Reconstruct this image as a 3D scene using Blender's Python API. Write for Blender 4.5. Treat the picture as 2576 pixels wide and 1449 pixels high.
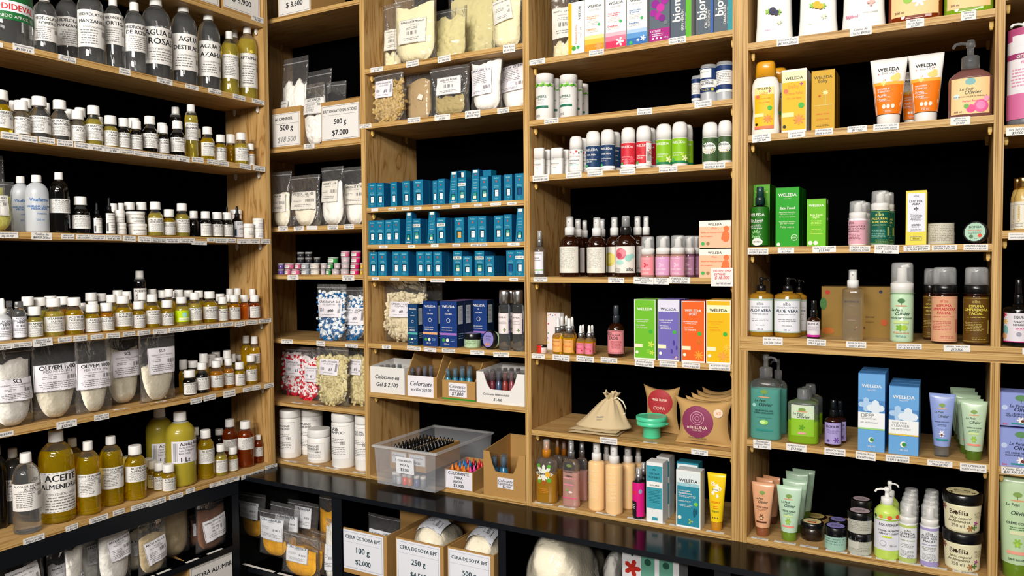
import bpy, bmesh, math, random
from mathutils import Vector, Matrix, noise
random.seed(7)
PI = math.pi
for o in list(bpy.data.objects): bpy.data.objects.remove(o)
SC = bpy.context.scene
COL = SC.collection
# ---------------------------------------------------------------- camera (calibrated on the shelf edges of the photograph)
FPX = 1950.72; YAW, PIT, ROL = -0.5171566814716086, -0.034968479611018476, -0.007546047869700701
ZO = 1.55                                   # height of the camera's reference level above the floor
CAM = Vector((1.1040767, -2.0542868, 0.00686838 + ZO))
_f = Vector((math.sin(YAW)*math.cos(PIT), math.cos(YAW)*math.cos(PIT), math.sin(PIT)))
_r0 = Vector((math.cos(YAW), -math.sin(YAW), 0)); _u0 = _r0.cross(_f)
RT = _r0*math.cos(ROL) + _u0*math.sin(ROL); UP = -_r0*math.sin(ROL) + _u0*math.cos(ROL); FW = _f
cd = bpy.data.cameras.new('camera'); cam = bpy.data.objects.new('camera', cd); COL.objects.link(cam)
cd.sensor_width = 36; cd.lens = FPX/2576*36; cd.clip_start = .05
M3 = Matrix((RT, UP, -FW)).transposed()
cam.matrix_world = Matrix.Translation(CAM) @ M3.to_4x4()
SC.camera = cam
SC.view_settings.view_transform = 'Standard'; SC.view_settings.look = 'None'
SC.view_settings.gamma = 1; SC.view_settings.exposure = EXPOSURE = 0.22
SC.view_settings.use_curve_mapping = False
# ---------------------------------------------------------------- world and room lamps
w = bpy.data.worlds.new('world'); SC.world = w; w.use_nodes = True
w.node_tree.nodes['Background'].inputs[0].default_value = (1, .93, .84, 1)
w.node_tree.nodes['Background'].inputs[1].default_value = .06
def lamp(x, y, z, sx, sy, pw, tx, ty, tz, col=(1, .95, .88)):
    l = bpy.data.lights.new('shop_lamp', 'AREA'); l.shape = 'RECTANGLE'; l.size = sx; l.size_y = sy; l.energy = pw; l.color = col
    o = bpy.data.objects.new('shop_lamp', l); COL.objects.link(o); o.location = (x, y, z)
    o.rotation_euler = (Vector((tx, ty, tz)) - Vector((x, y, z))).to_track_quat('-Z', 'Y').to_euler()
lamp(1.0, -4.7, 2.75, 2.2, .25, 118, -.1, 0, 1.0)
lamp(.3, -2.6, 2.75, 1.3, .2, 46, -1.0, -.4, 1.0)
lamp(2.3, -3.3, 2.75, 1.3, .2, 10, .6, 0, 1.0)
lamp(.9, -1.3, 2.9, 1.6, .1, 4, .5, 0, 1.0)
# ---------------------------------------------------------------- materials
def lin(c): return c/12.92 if c <= .04045 else ((c+.055)/1.055)**2.4
def rgb(h): return tuple(lin(int(h[i:i+2], 16)/255) for i in (0, 2, 4)) + (1,)
PAL = dict(k='1b1e24', w='e4e2df', g='8c8c8c', n='23407a', r='d8302c', y='e8b90c', e='3f9a3a', p='e0569a', o='f07a1c', b='3b76b8', l='c9c5bd', d='4a4a4c', t='2e8f8a', a='b98a55', v='8b6fc0')
_m = {}
def mat(name, col='888888', rough=.45, trans=0, alpha=1, metal=0, ior=1.45, spec=.5, sss=0, coat=0):
    if name in _m: return _m[name]
    m = bpy.data.materials.new(name); m.use_nodes = True; b = m.node_tree.nodes['Principled BSDF']
    b.inputs['Base Color'].default_value = rgb(col); b.inputs['Roughness'].default_value = rough
    b.inputs['Transmission Weight'].default_value = trans; b.inputs['Alpha'].default_value = alpha
    b.inputs['Metallic'].default_value = metal; b.inputs['IOR'].default_value = ior; b.inputs['Specular IOR Level'].default_value = spec
    b.inputs['Coat Weight'].default_value = coat
    _m[name] = m; return m
def mget(n):
    """material by short name: a key made below, a palette letter or a hex colour (matte print); '*' makes it shiny plastic"""
    if n in _m: return _m[n]
    if n[0] == '*': h = n[1:]; return mat(n, PAL.get(h, h), .28, coat=.3)
    return mat(n, PAL.get(n, n), .5, spec=.3)
def nodes(m): return m.node_tree.nodes, m.node_tree.links, m.node_tree.nodes['Principled BSDF']
def wood(name, kind, c1, c2, c3, rough=.5):
    m = mat(name, c1, rough, spec=.3); N, L, B = nodes(m)
    tc = N.new('ShaderNodeTexCoord'); mp = N.new('ShaderNodeMapping'); L.new(tc.outputs['Object'], mp.inputs[0])
    oi = N.new('ShaderNodeObjectInfo'); ad = N.new('ShaderNodeVectorMath'); ad.operation = 'MULTIPLY_ADD'
    L.new(oi.outputs['Random'], ad.inputs[0]); ad.inputs[1].default_value = (3.1, 2.3, 1.7); L.new(mp.outputs[0], ad.inputs[2])
    nz = N.new('ShaderNodeTexNoise'); cr = N.new('ShaderNodeValToRGB')
    if kind == 'edge_h' or kind == 'edge_v':
        mp.inputs['Scale'].default_value = (2.5, 1, 330) if kind == 'edge_h' else (330, 1, 2.5)
        src = mp.outputs[0]; nz.inputs['Detail'].default_value = 2; nz.inputs['Scale'].default_value = 1
    else:
        mp.inputs['Scale'].default_value = {'face_h': (1.2, 9, 9), 'face_v': (9, 9, 1.2)}[kind]
        src = ad.outputs[0]; nz.inputs['Detail'].default_value = 3; nz.inputs['Scale'].default_value = 1.3; nz.inputs['Distortion'].default_value = 1.4
    L.new(src, nz.inputs['Vector'])
    if kind[:4] == 'face':
        mu = N.new('ShaderNodeMath'); mu.operation = 'MULTIPLY'; mu.inputs[1].default_value = 5; L.new(nz.outputs[0], mu.inputs[0])
        pp = N.new('ShaderNodeMath'); pp.operation = 'PINGPONG'; pp.inputs[1].default_value = .5; L.new(mu.outputs[0], pp.inputs[0]); L.new(pp.outputs[0], cr.inputs[0])
        cr.color_ramp.elements[0].position = 0; cr.color_ramp.elements[1].position = .5
        cr.color_ramp.elements[0].color = rgb(c3); cr.color_ramp.elements[1].color = rgb(c1)
        e = cr.color_ramp.elements.new(.12); e.color = rgb(c2)
    else:
        L.new(nz.outputs[0], cr.inputs[0])
        cr.color_ramp.elements[0].position = .36; cr.color_ramp.elements[1].position = .6
        cr.color_ramp.elements[0].color = rgb(c3); cr.color_ramp.elements[1].color = rgb(c1)
        e = cr.color_ramp.elements.new(.47); e.color = rgb(c2)
    L.new(cr.outputs[0], B.inputs['Base Color'])
wood('face_h', 'face_h', 'bd9a66', 'b48e58', '9c7745'); wood('face_v', 'face_v', 'c09c66', 'b48c54', '936a38')
wood('edge_h', 'edge_h', 'cba76c', 'b58f54', '86602f'); wood('edge_v', 'edge_v', 'cba76c', 'b28c52', '80592c')
mat('black_panel', '030304', .9, spec=0); mat('black_gloss', '030303', .17, spec=.18); mat('black_edge', '0c1016', .35)
mat('cap_white', 'e9e8e5', .38, coat=.2); mat('glass', 'f6f8f8', .03, trans=.97, ior=1.25)
mat('smoke', 'd8dadc', .12, trans=.9, ior=1.2); mat('amber_glass', '3a1604', .06, trans=.55, ior=1.4, coat=.6); mat('dark_glass', '0b0a09', .08, coat=.7)
mat('clear_cap', 'f2f4f6', .1, alpha=.28, spec=.8); mat('frost', 'dfe4ea', .35, trans=.45); mat('bin_plastic', 'c8ccd4', .12, alpha=.32, spec=.8)
mat('chrome', 'e4e6ea', .3, metal=1); mat('gold', 'd8b46a', .25, metal=1); mat('silver', 'b9bcc0', .3, metal=.9)
for n, c, t, i in (('oil', 'f8d000', .84, 1.4), ('oil_pale', 'f6e460', .8, 1.4), ('oil_deep', 'f0a008', .76, 1.4), ('oil_orange', 'f07808', .6, 1.4), ('oil_red', 'c85a10', .86, 1.4),
                   ('water', 'f2f5f6', .955, 1.3), ('liq_black', '080706', .1, 1.4), ('liq_pink', 'f8c4b8', .6, 1.35), ('liq_mauve', 'b27a9a', .6, 1.35), ('liq_teal', '70c2b4', .5, 1.35),
                   ('liq_green', 'a6da2a', .5, 1.35), ('liq_brown', 'cc962c', .5, 1.35), ('liq_rose', 'a87068', .55, 1.35), ('liq_amber', 'b5461a', .6, 1.35), ('jug_oil', 'b8a832', .25, 1.3)):
    mat(n, c, .03 if n != 'jug_oil' else .35, trans=t, ior=i, coat=.4)
def plastic_bag():
    m = mat('bag_film', 'ffffff', .12); N, L, B = nodes(m)
    gl = N.new('ShaderNodeBsdfGlossy'); gl.inputs['Roughness'].default_value = .12; df = N.new('ShaderNodeBsdfDiffuse'); df.inputs[0].default_value = (.7, .7, .72, 1)
    tr = N.new('ShaderNodeBsdfTransparent'); tr.inputs[0].default_value = (1, 1, 1, 1)
    fr = N.new('ShaderNodeFresnel'); fr.inputs[0].default_value = 1.5
    nz = N.new('ShaderNodeTexNoise'); nz.inputs['Scale'].default_value = 26; nz.inputs['Distortion'].default_value = 1.2; tc = N.new('ShaderNodeTexCoord'); L.new(tc.outputs['Object'], nz.inputs[0])
    bp = N.new('ShaderNodeBump'); bp.inputs[0].default_value = .9; bp.inputs[1].default_value = .006; L.new(nz.outputs[0], bp.inputs['Height'])
    L.new(bp.outputs[0], gl.inputs['Normal']); L.new(bp.outputs[0], fr.inputs['Normal'])
    a = N.new('ShaderNodeMixShader'); a.inputs[0].default_value = .05; L.new(tr.outputs[0], a.inputs[1]); L.new(df.outputs[0], a.inputs[2])
    b = N.new('ShaderNodeMixShader'); sc = N.new('ShaderNodeMath'); sc.operation = 'MULTIPLY'; sc.inputs[1].default_value = .6; L.new(fr.outputs[0], sc.inputs[0]); L.new(sc.outputs[0], b.inputs[0]); L.new(a.outputs[0], b.inputs[1]); L.new(gl.outputs[0], b.inputs[2])
    L.new(b.outputs[0], N['Material Output'].inputs[0])
plastic_bag()
def powder(name, col, sc=130, strength=.4, dist=.005):
    m = mat(name, col, .8, spec=.2); N, L, B = nodes(m)
    nz = N.new('ShaderNodeTexNoise'); nz.inputs['Scale'].default_value = sc; nz.inputs['Detail'].default_value = 4; tc = N.new('ShaderNodeTexCoord'); L.new(tc.outputs['Object'], nz.inputs[0])
    bp = N.new('ShaderNodeBump'); bp.inputs[0].default_value = strength; bp.inputs[1].default_value = dist; L.new(nz.outputs[0], bp.inputs['Height']); L.new(bp.outputs[0], B.inputs['Normal'])
for n, c in (('pw_white', 'f8f5ee'), ('pw_cream', 'f4ecd6'), ('pw_butter', 'f0e6bc'), ('pw_yellow', 'e2de66'), ('pw_gold', 'f4b400'), ('pw_tan', 'b59a6e'), ('pw_brown', '7c4c2c'), ('pw_wax', 'd8ce98'), ('pw_blonde', 'c4b088'), ('pw_sage', 'b3a06a'), ('pw_black', '101010')):
    powder(n, c)
powder('cardboard', 'b08850', 30, .1, .001); powder('cloth', 'cdb994', 220, .3, .001); powder('kraft', 'c09a62', 60, .1, .001)
mat('card_in', '6e5128', .8)
# ---------------------------------------------------------------- frames: local x along the shelf, local y into the shelf, z up
class Fr:
    def __init__(s, ox, oy, ang): s.o = Vector((ox, oy, 0)); s.a = ang; s.X = Vector((math.cos(ang), math.sin(ang), 0)); s.Y = Vector((-math.sin(ang), math.cos(ang), 0))
    def W(s, x, y, z): return s.o + s.X*x + s.Y*y + Vector((0, 0, z))
    def solx(s, u, y, z):
        A = s.W(0, y, z) - CAM; k = (u-1288)/FPX
        return (k*A.dot(FW) - A.dot(RT))/(s.X.dot(RT) - k*s.X.dot(FW))
    def solz(s, v, x, y):
        A = s.W(x, y, 0) - CAM; q = (724.5-v)/FPX
        return (q*A.dot(FW) - A.dot(UP))/(UP.z - q*FW.z)
    def rad(s, u0, u1, y, z):
        """x and radius of an upright cylinder whose sides show at u0 and u1 and whose front is y behind the shelf edge"""
        a0, a1 = math.atan((u0-1288)/FPX), math.atan((u1-1288)/FPX); um = 1288 + FPX*math.tan((a0+a1)/2); r = .02
        for _ in range(5):
            x = s.solx(um, y+r, z); p = s.W(x, y+r, z) - CAM; r = Vector((p.x, p.y)).length*math.sin((a1-a0)/2)
        return x, r
BK = Fr(0, 0, 0); LF = Fr(-1.042, -.04, PI/2)
# ---------------------------------------------------------------- mesh builder
_fonts = {}
def glyph(t, style):
    k = (t, style)
    if k in _fonts: return _fonts[k]
    c = bpy.data.curves.new('t', 'FONT'); c.body = t; c.resolution_u = 2
    if style == 'h': c.shear = .25
    o = bpy.data.objects.new('t', c); me = bpy.data.meshes.new_from_object(o)
    V = [tuple(v.co) for v in me.vertices]; F = [tuple(p.vertices) for p in me.polygons]
    bpy.data.objects.remove(o); bpy.data.curves.remove(c); bpy.data.meshes.remove(me)
    if V and style != 's':      # bolder: the same outline twice, a hair apart
        n_ = len(V); dx = .045 if style == 't' else .03; V = [(v[0], v[1], 0) for v in V]+[(v[0]+dx, v[1]+dx*.3, 1) for v in V]; F = F+[tuple(i+n_ for i in f) for f in F]
    if V:
        x0 = min(v[0] for v in V); x1 = max(v[0] for v in V); y0 = min(v[1] for v in V); y1 = max(v[1] for v in V); s = 1/(x1-x0)
        V = [((v[0]-(x0+x1)/2)*s, (v[1]-(y0+y1)/2)*s, v[2]*4e-5) for v in V]
    _fonts[k] = (V, F); return V, F
class MB:
    def __init__(s): s.v = []; s.f = []; s.m = []; s.mats = []; s.sm = []
    def mi(s, n):
        if n not in s.mats: s.mats.append(n)
        return s.mats.index(n)
    def add(s, V, F, m, smooth=True):
        b = len(s.v); s.v += [tuple(p) for p in V]; k = s.mi(m)
        for f in F: s.f.append([i+b for i in f]); s.m.append(k); s.sm.append(smooth)
    def box(s, x0, y0, z0, x1, y1, z1, m, mx=None, my=None):
        V = [(x0, y0, z0), (x1, y0, z0), (x1, y1, z0), (x0, y1, z0), (x0, y0, z1), (x1, y0, z1), (x1, y1, z1), (x0, y1, z1)]
        F = [(3, 2, 1, 0), (4, 5, 6, 7), (0, 1, 5, 4), (2, 3, 7, 6), (1, 2, 6, 5), (3, 0, 4, 7)]
        for i, f in enumerate(F): s.add([V[k] for k in f], [(0, 1, 2, 3)], (my or m) if i in (2, 3) else (mx or m) if i > 3 else m, False)
    def lathe(s, prof, m, seg=20, sx=1, sy=1, n=2, off=(0, 0), caps=True):
        """prof: (radius, z[, material]) from bottom to top; a third entry changes the material above"""
        R = []
        for p in prof:
            ring = []
            for i in range(seg):
                a = 2*PI*i/seg; c, t = math.cos(a), math.sin(a)
                if n != 2: c = math.copysign(abs(c)**(2/n), c); t = math.copysign(abs(t)**(2/n), t)
                ring.append((off[0]+p[0]*sx*c, off[1]+p[0]*sy*t, p[1]))
            R.append(ring)
        cur = m; b = len(s.v)
        for r in R: s.v += r
        for j in range(len(R)-1):
            if len(prof[j]) > 2: cur = prof[j][2]
            k = s.mi(cur)
            for i in range(seg):
                i2 = (i+1) % seg; s.f.append([b+j*seg+i, b+j*seg+i2, b+(j+1)*seg+i2, b+(j+1)*seg+i]); s.m.append(k); s.sm.append(True)
        if caps:
            s.f.append([b+i for i in reversed(range(seg))]); s.m.append(s.mi(m)); s.sm.append(False)
            s.f.append([b+(len(R)-1)*seg+i for i in range(seg)]); s.m.append(s.mi(cur)); s.sm.append(False)
    def tube(s, pts, r, m, seg=8):
        pts = [Vector(p) for p in pts]; b = len(s.v); k = s.mi(m)
        for i, p in enumerate(pts):
            d = (pts[min(i+1, len(pts)-1)]-pts[max(i-1, 0)]).normalized(); a = d.cross(Vector((0, 0, 1)) if abs(d.z) < .9 else Vector((1, 0, 0))).normalized(); c = d.cross(a)
            for j in range(seg): t = 2*PI*j/seg; s.v.append(tuple(p + (a*math.cos(t)+c*math.sin(t))*r))
        for i in range(len(pts)-1):
            for j in range(seg): j2 = (j+1) % seg; s.f.append([b+i*seg+j, b+i*seg+j2, b+(i+1)*seg+j2, b+(i+1)*seg+j]); s.m.append(k); s.sm.append(True)
        for q in (0, len(pts)-1): s.f.append([b+q*seg+j for j in range(seg)]); s.m.append(k); s.sm.append(False)
    def quad(s, x0, z0, x1, z1, m, mp, off, n=1, nz=1):
        V = [mp(x0+(x1-x0)*i/n, z0+(z1-z0)*j/nz, off) for j in range(nz+1) for i in range(n+1)]
        s.add(V, [(j*(n+1)+i, j*(n+1)+i+1, (j+1)*(n+1)+i+1, (j+1)*(n+1)+i) for j in range(nz) for i in range(n)], m, True)
    def decal(s, des, x0, z0, W, H, mp, n=12, o0=.0002, nz=1, hm=.2):
        """prints a design (see the codes) on the surface mp(x, z, offset)"""
        o = o0
        for it in [q for q in des.split(';') if q]:
            a = it.split(','); c = a[0]; o += .00011
            X = lambda t: x0+float(t)*W
            Z = lambda t: z0+float(t)*H
            if c in ('t', 'h', 's'):
                V, F = glyph(a[5], c); w = float(a[3])*W; cx, cz = X(a[1]), Z(a[2])
                if V and (c != 'h' or hm < .9): w = min(w, hm*H/max(.01, 2*max(v[1] for v in V))) if hm != .2 or c != 'h' else w
                s.add([mp(cx+v[0]*w, cz+v[1]*w, o+v[2]) for v in V], F, a[4], False)
            elif c == 'v':
                V, F = glyph(a[5], 't'); w = float(a[3])*H; cx, cz = X(a[1]), Z(a[2]); sg = 1 if len(a) < 7 else -1
                s.add([mp(cx-sg*v[1]*w, cz+sg*v[0]*w, o+v[2]) for v in V], F, a[4], False)
            elif c == 'r':
                fw = float(a[3])-float(a[1]); s.quad(X(a[1]), Z(a[2]), X(a[3]), Z(a[4]), a[5], mp, o, max(1, int(n*fw+.5)), max(1, int(nz*(float(a[4])-float(a[2]))+.5)))
            elif c == 'o':
                xa, za, xb, zb = X(a[1]), Z(a[2]), X(a[3]), Z(a[4]); t = float(a[5])*W; q = max(1, int(n*.8))
                s.quad(xa, za, xb, za+t, a[6], mp, o, q); s.quad(xa, zb-t, xb, zb, a[6], mp, o, q); s.quad(xa, za, xa+t, zb, a[6], mp, o); s.quad(xb-t, za, xb, zb, a[6], mp, o)
            elif c == 'b':
                xa, xb = X(a[1]), X(a[3]); k = 11
                for i in range(k):
                    if i not in (3, 8): s.quad(xa+(xb-xa)*i/k, Z(a[2]), xa+(xb-xa)*(i+.35+.3*((i*7) % 3)/2)/k, Z(a[4]), a[5], mp, o)
            elif c == 'c':
                cx, cz, r = X(a[1]), Z(a[2]), float(a[3])*W; ry = r*(float(a[5]) if len(a) > 5 else 1); K = 14 if r < .006 else 22; NR = 1 if r < .004 else 2 if r < .01 else 4
                s.add([mp(cx, cz, o)]+[mp(cx+r*q/NR*math.cos(2*PI*i/K), cz+ry*q/NR*math.sin(2*PI*i/K), o) for q in range(1, NR+1) for i in range(K)],
                      [(0, i+1, (i+1) % K+1) for i in range(K)]+[(1+(q-1)*K+i, 1+q*K+i, 1+q*K+(i+1) % K, 1+(q-1)*K+(i+1) % K) for q in range(1, NR) for i in range(K)], a[4], False)
            elif c == 'z':   # flower or star: centre, radius, inner fraction, petals, colour
                cx, cz, r = X(a[1]), Z(a[2]), float(a[3])*W; q = float(a[4]); K = int(a[5])*4
                s.add([mp(cx, cz, o)]+[mp(cx+r*(q+(1-q)*abs(math.cos(PI*i/4)))*math.cos(2*PI*i/K), cz+r*(q+(1-q)*abs(math.cos(PI*i/4)))*math.sin(2*PI*i/K), o) for i in range(K)], [(0, i+1, (i+1) % K+1) for i in range(K)], a[6], False)
            elif c == 'f':   # rows of fine print: centre x, top, width, row pitch, rows, colour
                cx = float(a[1]); top = float(a[2]); w = float(a[3]); pt = float(a[4]); R = random.Random(it)
                for i in range(int(a[5])):
                    ww = w*(.7+.3*R.random()); x = cx-ww/2; z = top-pt*i
                    while x < cx+ww/2-.01:
                        l = min(R.uniform(.04, .12), cx+ww/2-x); s.quad(X(x), Z(z-pt*.36), X(x+l), Z(z), a[6], mp, o); x += l+.02
    def build(s, name, parent=None, loc=(0, 0, 0), rz=0):
        me = bpy.data.meshes.new(name); me.from_pydata(s.v, [], s.f)
        for n in s.mats: me.materials.append(mget(n))
        me.polygons.foreach_set('material_index', s.m); me.polygons.foreach_set('use_smooth', s.sm); me.update()
        o = bpy.data.objects.new(name, me); COL.objects.link(o); o.location = loc; o.rotation_euler.z = rz
        if parent: o.parent = parent
        return o
# ---------------------------------------------------------------- things
THINGS = []
CUR = None                                  # current shelf: (frame, z, description)
DEFER = []
def flush():
    while DEFER: f, a, k = DEFER.pop(0); f(*a, **k)
def shelf(key):
    global CUR; flush(); CUR = SH[key]
def rear_last(f):
    """things standing further back are placed after the front row"""
    import inspect
    sg = inspect.signature(f)
    def g(*a, **k):
        b = sg.bind(*a, **k); b.apply_defaults()
        if b.arguments['y'] >= .05: DEFER.append((f, a, k)); return None
        return f(*a, **k)
    return g
def reg(o, name, cat, look, u, row=0):
    o['category'] = cat; THINGS.append((o, name, cat, look, CUR[2], u)); return o
def empty(name, x, y, z, ang=0):
    fr = CUR[0]; o = bpy.data.objects.new(name, None); o.empty_display_size = .02; COL.objects.link(o)
    o.location = fr.W(x, y, z); o.rotation_euler.z = fr.a + math.radians(ang); return o
def rep(o, name, cat, look, u, dx, dy, dz=0):
    """an individual copy of a thing, its parts and sub-parts"""
    def cp(q, par):
        c = q.copy(); COL.objects.link(c)
        if par: c.parent = par
        for ch in list(q.children): cp(ch, c)
        return c
    c = cp(o, None); fr = CUR[0]; c.location = Vector(o.location) + fr.X*dx + fr.Y*dy + Vector((0, 0, dz)); return reg(c, name, cat, look, u)
ORD = ['leftmost', 'second', 'third', 'fourth', 'fifth', 'sixth', 'seventh', 'eighth', 'ninth', 'tenth', 'eleventh', 'twelfth', 'thirteenth', 'fourteenth', 'fifteenth', 'sixteenth', 'seventeenth', 'eighteenth', 'nineteenth', 'twentieth']
def finish_labels():
    by = {}; grp = {}
    for t in THINGS: by.setdefault((t[3], t[4]), []).append(t); grp.setdefault((t[1], t[4]), []).append(t)
    for (look, sh), L in by.items():
        L.sort(key=lambda t: t[5])
        for i, t in enumerate(L):
            if look[0] == '=': t[0]['label'] = '%s on %s' % (look[1:], sh)
            elif len(L) == 1: t[0]['label'] = '%s on %s' % (look, sh)
            elif len(L) == 2: t[0]['label'] = '%s %s on %s' % (('left', 'right')[i], look, sh)
            else:
                r = 'rightmost' if i == len(L)-1 else ORD[i] if i == 0 else (ORD[i] if i < len(ORD) else '%dth' % (i+1))+' from left'
                t[0]['label'] = '%s on %s, %s' % (look, sh, r)
    for (nm, sh), L in grp.items():
        if len(L) > 1:
            for t in L: t[0]['group'] = '%s things on %s' % (nm.replace('_', ' '), sh)
def arcmap(r, z_r=None):
    """surface of an upright round body: arc length x, height z"""
    def f(x, z, o):
        q = (z_r(z) if z_r else r); a = x/r; return (math.sin(a)*(q+o), -math.cos(a)*(q+o), z)
    return f
def ellmap(sx, sy, n, z_s=None):
    def f(x, z, o):
        k = z_s(z) if z_s else 1; t = min(.985, abs(x)/(sx*k)); return (x, -sy*k*(1-t**n)**(1/n)-o, z)
    return f
def flatmap(y0=0, lean=0): return lambda x, z, o: (x, y0-o+lean*z, z)
OCC = {}; BND = {}; LASTY = {}
def place(u0, u1, vt, y, zup=0):
    """stand a round thing whose sides show at u0, u1: keeps it inside its bay and clear of the things already standing there"""
    fr, z, d = CUR; z += zup; L = OCC.setdefault(d, []); B = BND.get(d); ymax = .2 if fr is LF else .283
    if zup: y = LASTY.get((d, round(u0/12)), y)
    y0 = y
    for _ in range(50):
        x, r = fr.rad(u0, u1, y, z)
        if B:
            if x+r > B[1]-.001: a = x-r; r = max(r*.8, (B[1]-.001-a)/2); x = B[1]-.001-r
            if x-r < B[0]+.001: b = x+r; r = max(r*.8, (b-B[0]-.001)/2); x = B[0]+.001+r
        if zup or y+2*r > ymax or all(math.hypot(x-a, y+r-b) > r+c-.0012 for a, b, c in L): break
        y += .003
    if not zup: L.append((x, y+r, r)); LASTY.update({(d, round(u0/12)+k): y for k in (-1, 0, 1)})
    H = fr.solz(vt, x, y+r) - z
    return x, y+r, z, r, H
def clampx(xa, xb):
    B = BND.get(CUR[2])
    return (max(xa, B[0]+.001), min(xb, B[1]-.001)) if B else (xa, xb)
def std(title, neto='CONTENIDO NETO', cw=.085, bc=0, frame=0, ra=1.3):
    """the shop's own white label: bold title lines, small print, sometimes a bar code"""
    d = 'r,0,0,1,1,w;'; y = .87
    if frame: d += 'o,.02,.02,.98,.98,.008,d;'
    T = title.split('|'); hh = .14*min(1.5, cw/.085); y = .95-hh*.55
    for t in T: w_ = min(.84, hh*.78/ra*len(t)); d += 't,.5,%.3f,%.3f,k,%s;' % (y, w_, t); y -= hh*1.28
    d += 's,.5,%.3f,.6,d,%s;' % (y+.02, neto)
    if bc: d += 'b,.7,%.3f,.9,%.3f,d;' % (y-.2, y-.05)
    d += 'f,%s,%.3f,%s,.07,%d,777777;' % ('.35' if bc else '.5', y-.05, '.5' if bc else '.7', max(1, int((y-.08)/.07)))
    return d
KINDS = dict(  # cap radius, cap from, neck radius, shoulder from, roundness, label z0, z1
    p100=(.69, .775, .5, .56, 0, .12, .52), p50=(.84, .72, .62, .56, 0, .05, .52), pet=(.42, .885, .33, .66, 1, .17, .58), t250=(.62, .85, .5, .7, 1, .34, .66), med=(.62, .84, .45, .62, 1, .2, .55))
@rear_last
def bottle(u0, u1, vt, kind='p100', liq='oil', title='', y=.012, lev=None, look=None, cap='cap_white', des=None, cw=.085, arc=2.9, rot=-.25, lz=None, name='oil_bottle', body='glass', bc=0, neto='CONTENIDO NETO', frame=0):
    x, yc, z, r, H = place(u0, u1, vt, y); K = KINDS[kind]; cr, cz, nr, sh, rd, l0, l1 = K
    e = empty(name, x, yc, z); lv = lev if lev is not None else (.66 if kind[0] == 'p' and kind != 'pet' else .8); r *= .985
    if rd: P = [(.8, 0), (.97, .012), (1, .04), (1, .3), (1, sh), (.985, sh+.06), (.9, sh+.115), (.74, sh+.16), (.52, sh+.2), (nr, min(cz-.012, sh+.225)), (nr, cz)]
    else: P = [(.88, 0), (.98, .012), (1, .04), (1, .3), (1, sh), (.95, sh+.035), (nr+.06, cz-.045), (nr, cz-.02), (nr, cz)]
    Q = []
    done = False
    for i, (a, b) in enumerate(P):
        if not done and b >= lv:
            if b > lv: a0, b0 = P[i-1]; t = (lv-b0)/(b-b0); Q.append((r*(a0+(a-a0)*t), H*lv, body))
            else: Q.append((r*a, H*b, body)); done = True; continue
            done = True
        Q.append((r*a, H*b))
    m = MB(); m.lathe(Q, liq, 24); m.build('bottle_body', e)
    m = MB(); c = cr*r; z0 = H*(cz-.005); m.lathe([(c, z0), (c*1.03, z0+.1*(H-z0)), (c, z0+.25*(H-z0)), (c*.985, H*.985), (c*.93, H)], cap, 24); m.build('cap', e)
    if title or des:
        l0, l1 = lz or (l0, l1); W = arc*r; m = MB(); mp0 = arcmap(r); mp = lambda a, b, o: mp0(a+rot*r, b, o)
        m.decal(des or std(title, neto, cw, bc, frame, W/(H*(l1-l0))), -W/2, H*l0, W, H*(l1-l0), mp, 16, .0006); m.build('label', e)
    if not look: look = 'bottle lettered ' + title.replace('|', ' ').title()
    return reg(e, name, 'bottle', look, u0)
def cloud(L, y, kind='p50', liq='oil', look='white-capped bottle in a rear row', dy=0, name='oil_bottle'):
    """rear-row bottles of which mostly the caps show: (u0 of cap, u1 of cap, top)"""
    for t in L:
        k = t[3] if len(t) > 3 else kind; K = KINDS[k]; c = (t[0]+t[1])/2; h = (t[1]-t[0])/2/K[0]
        bottle(c-h, c+h, t[2], k, t[5] if len(t) > 5 else liq, y=t[4] if len(t) > 4 else y, look=look, name=name)
@rear_last
def jar(u0, u1, vt, y=.012, zup=0, body='*w', lid='cap_white', des='', look='', lidf=.28, lidr=1.04, name='cream_jar', arc=2.4, taper=0, lz=(.06, .66), top='', rot=0, vH=None):
    x, yc, z, r, H = place(u0, u1, vt, y, zup)
    if vH: H = vH
    r *= .97/lidr; e = empty(name, x, yc, z); b = H*(1-lidf); m = MB(); rz = lambda q: r*(1-taper*(1-q/H))
    m.lathe([(rz(0)*.94, 0), (rz(0), .03*H), (rz(b), b*.97), (rz(b)*.96, b)], body, 28)
    m.build('jar_body', e)
    m = MB(); R = r*lidr; m.lathe([(R*.98, b), (R, b+.03*H), (R, H*.97), (R*.95, H)], lid, 28)
    if top: m.decal(top, -R*.8, -R*.8, R*1.6, R*1.6, lambda a, c, o: (a, c, H+o))
    m.build('lid', e)
    if des: W = arc*r; m = MB(); mp0 = arcmap(r, rz); m.decal(des, -W/2, H*lz[0], W, H*(lz[1]-lz[0]), (lambda a, c, o: mp0(a+rot*r, c, o)), 16, .0006); m.build('label', e)
    return reg(e, name, 'jar', look, u0)
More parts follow.
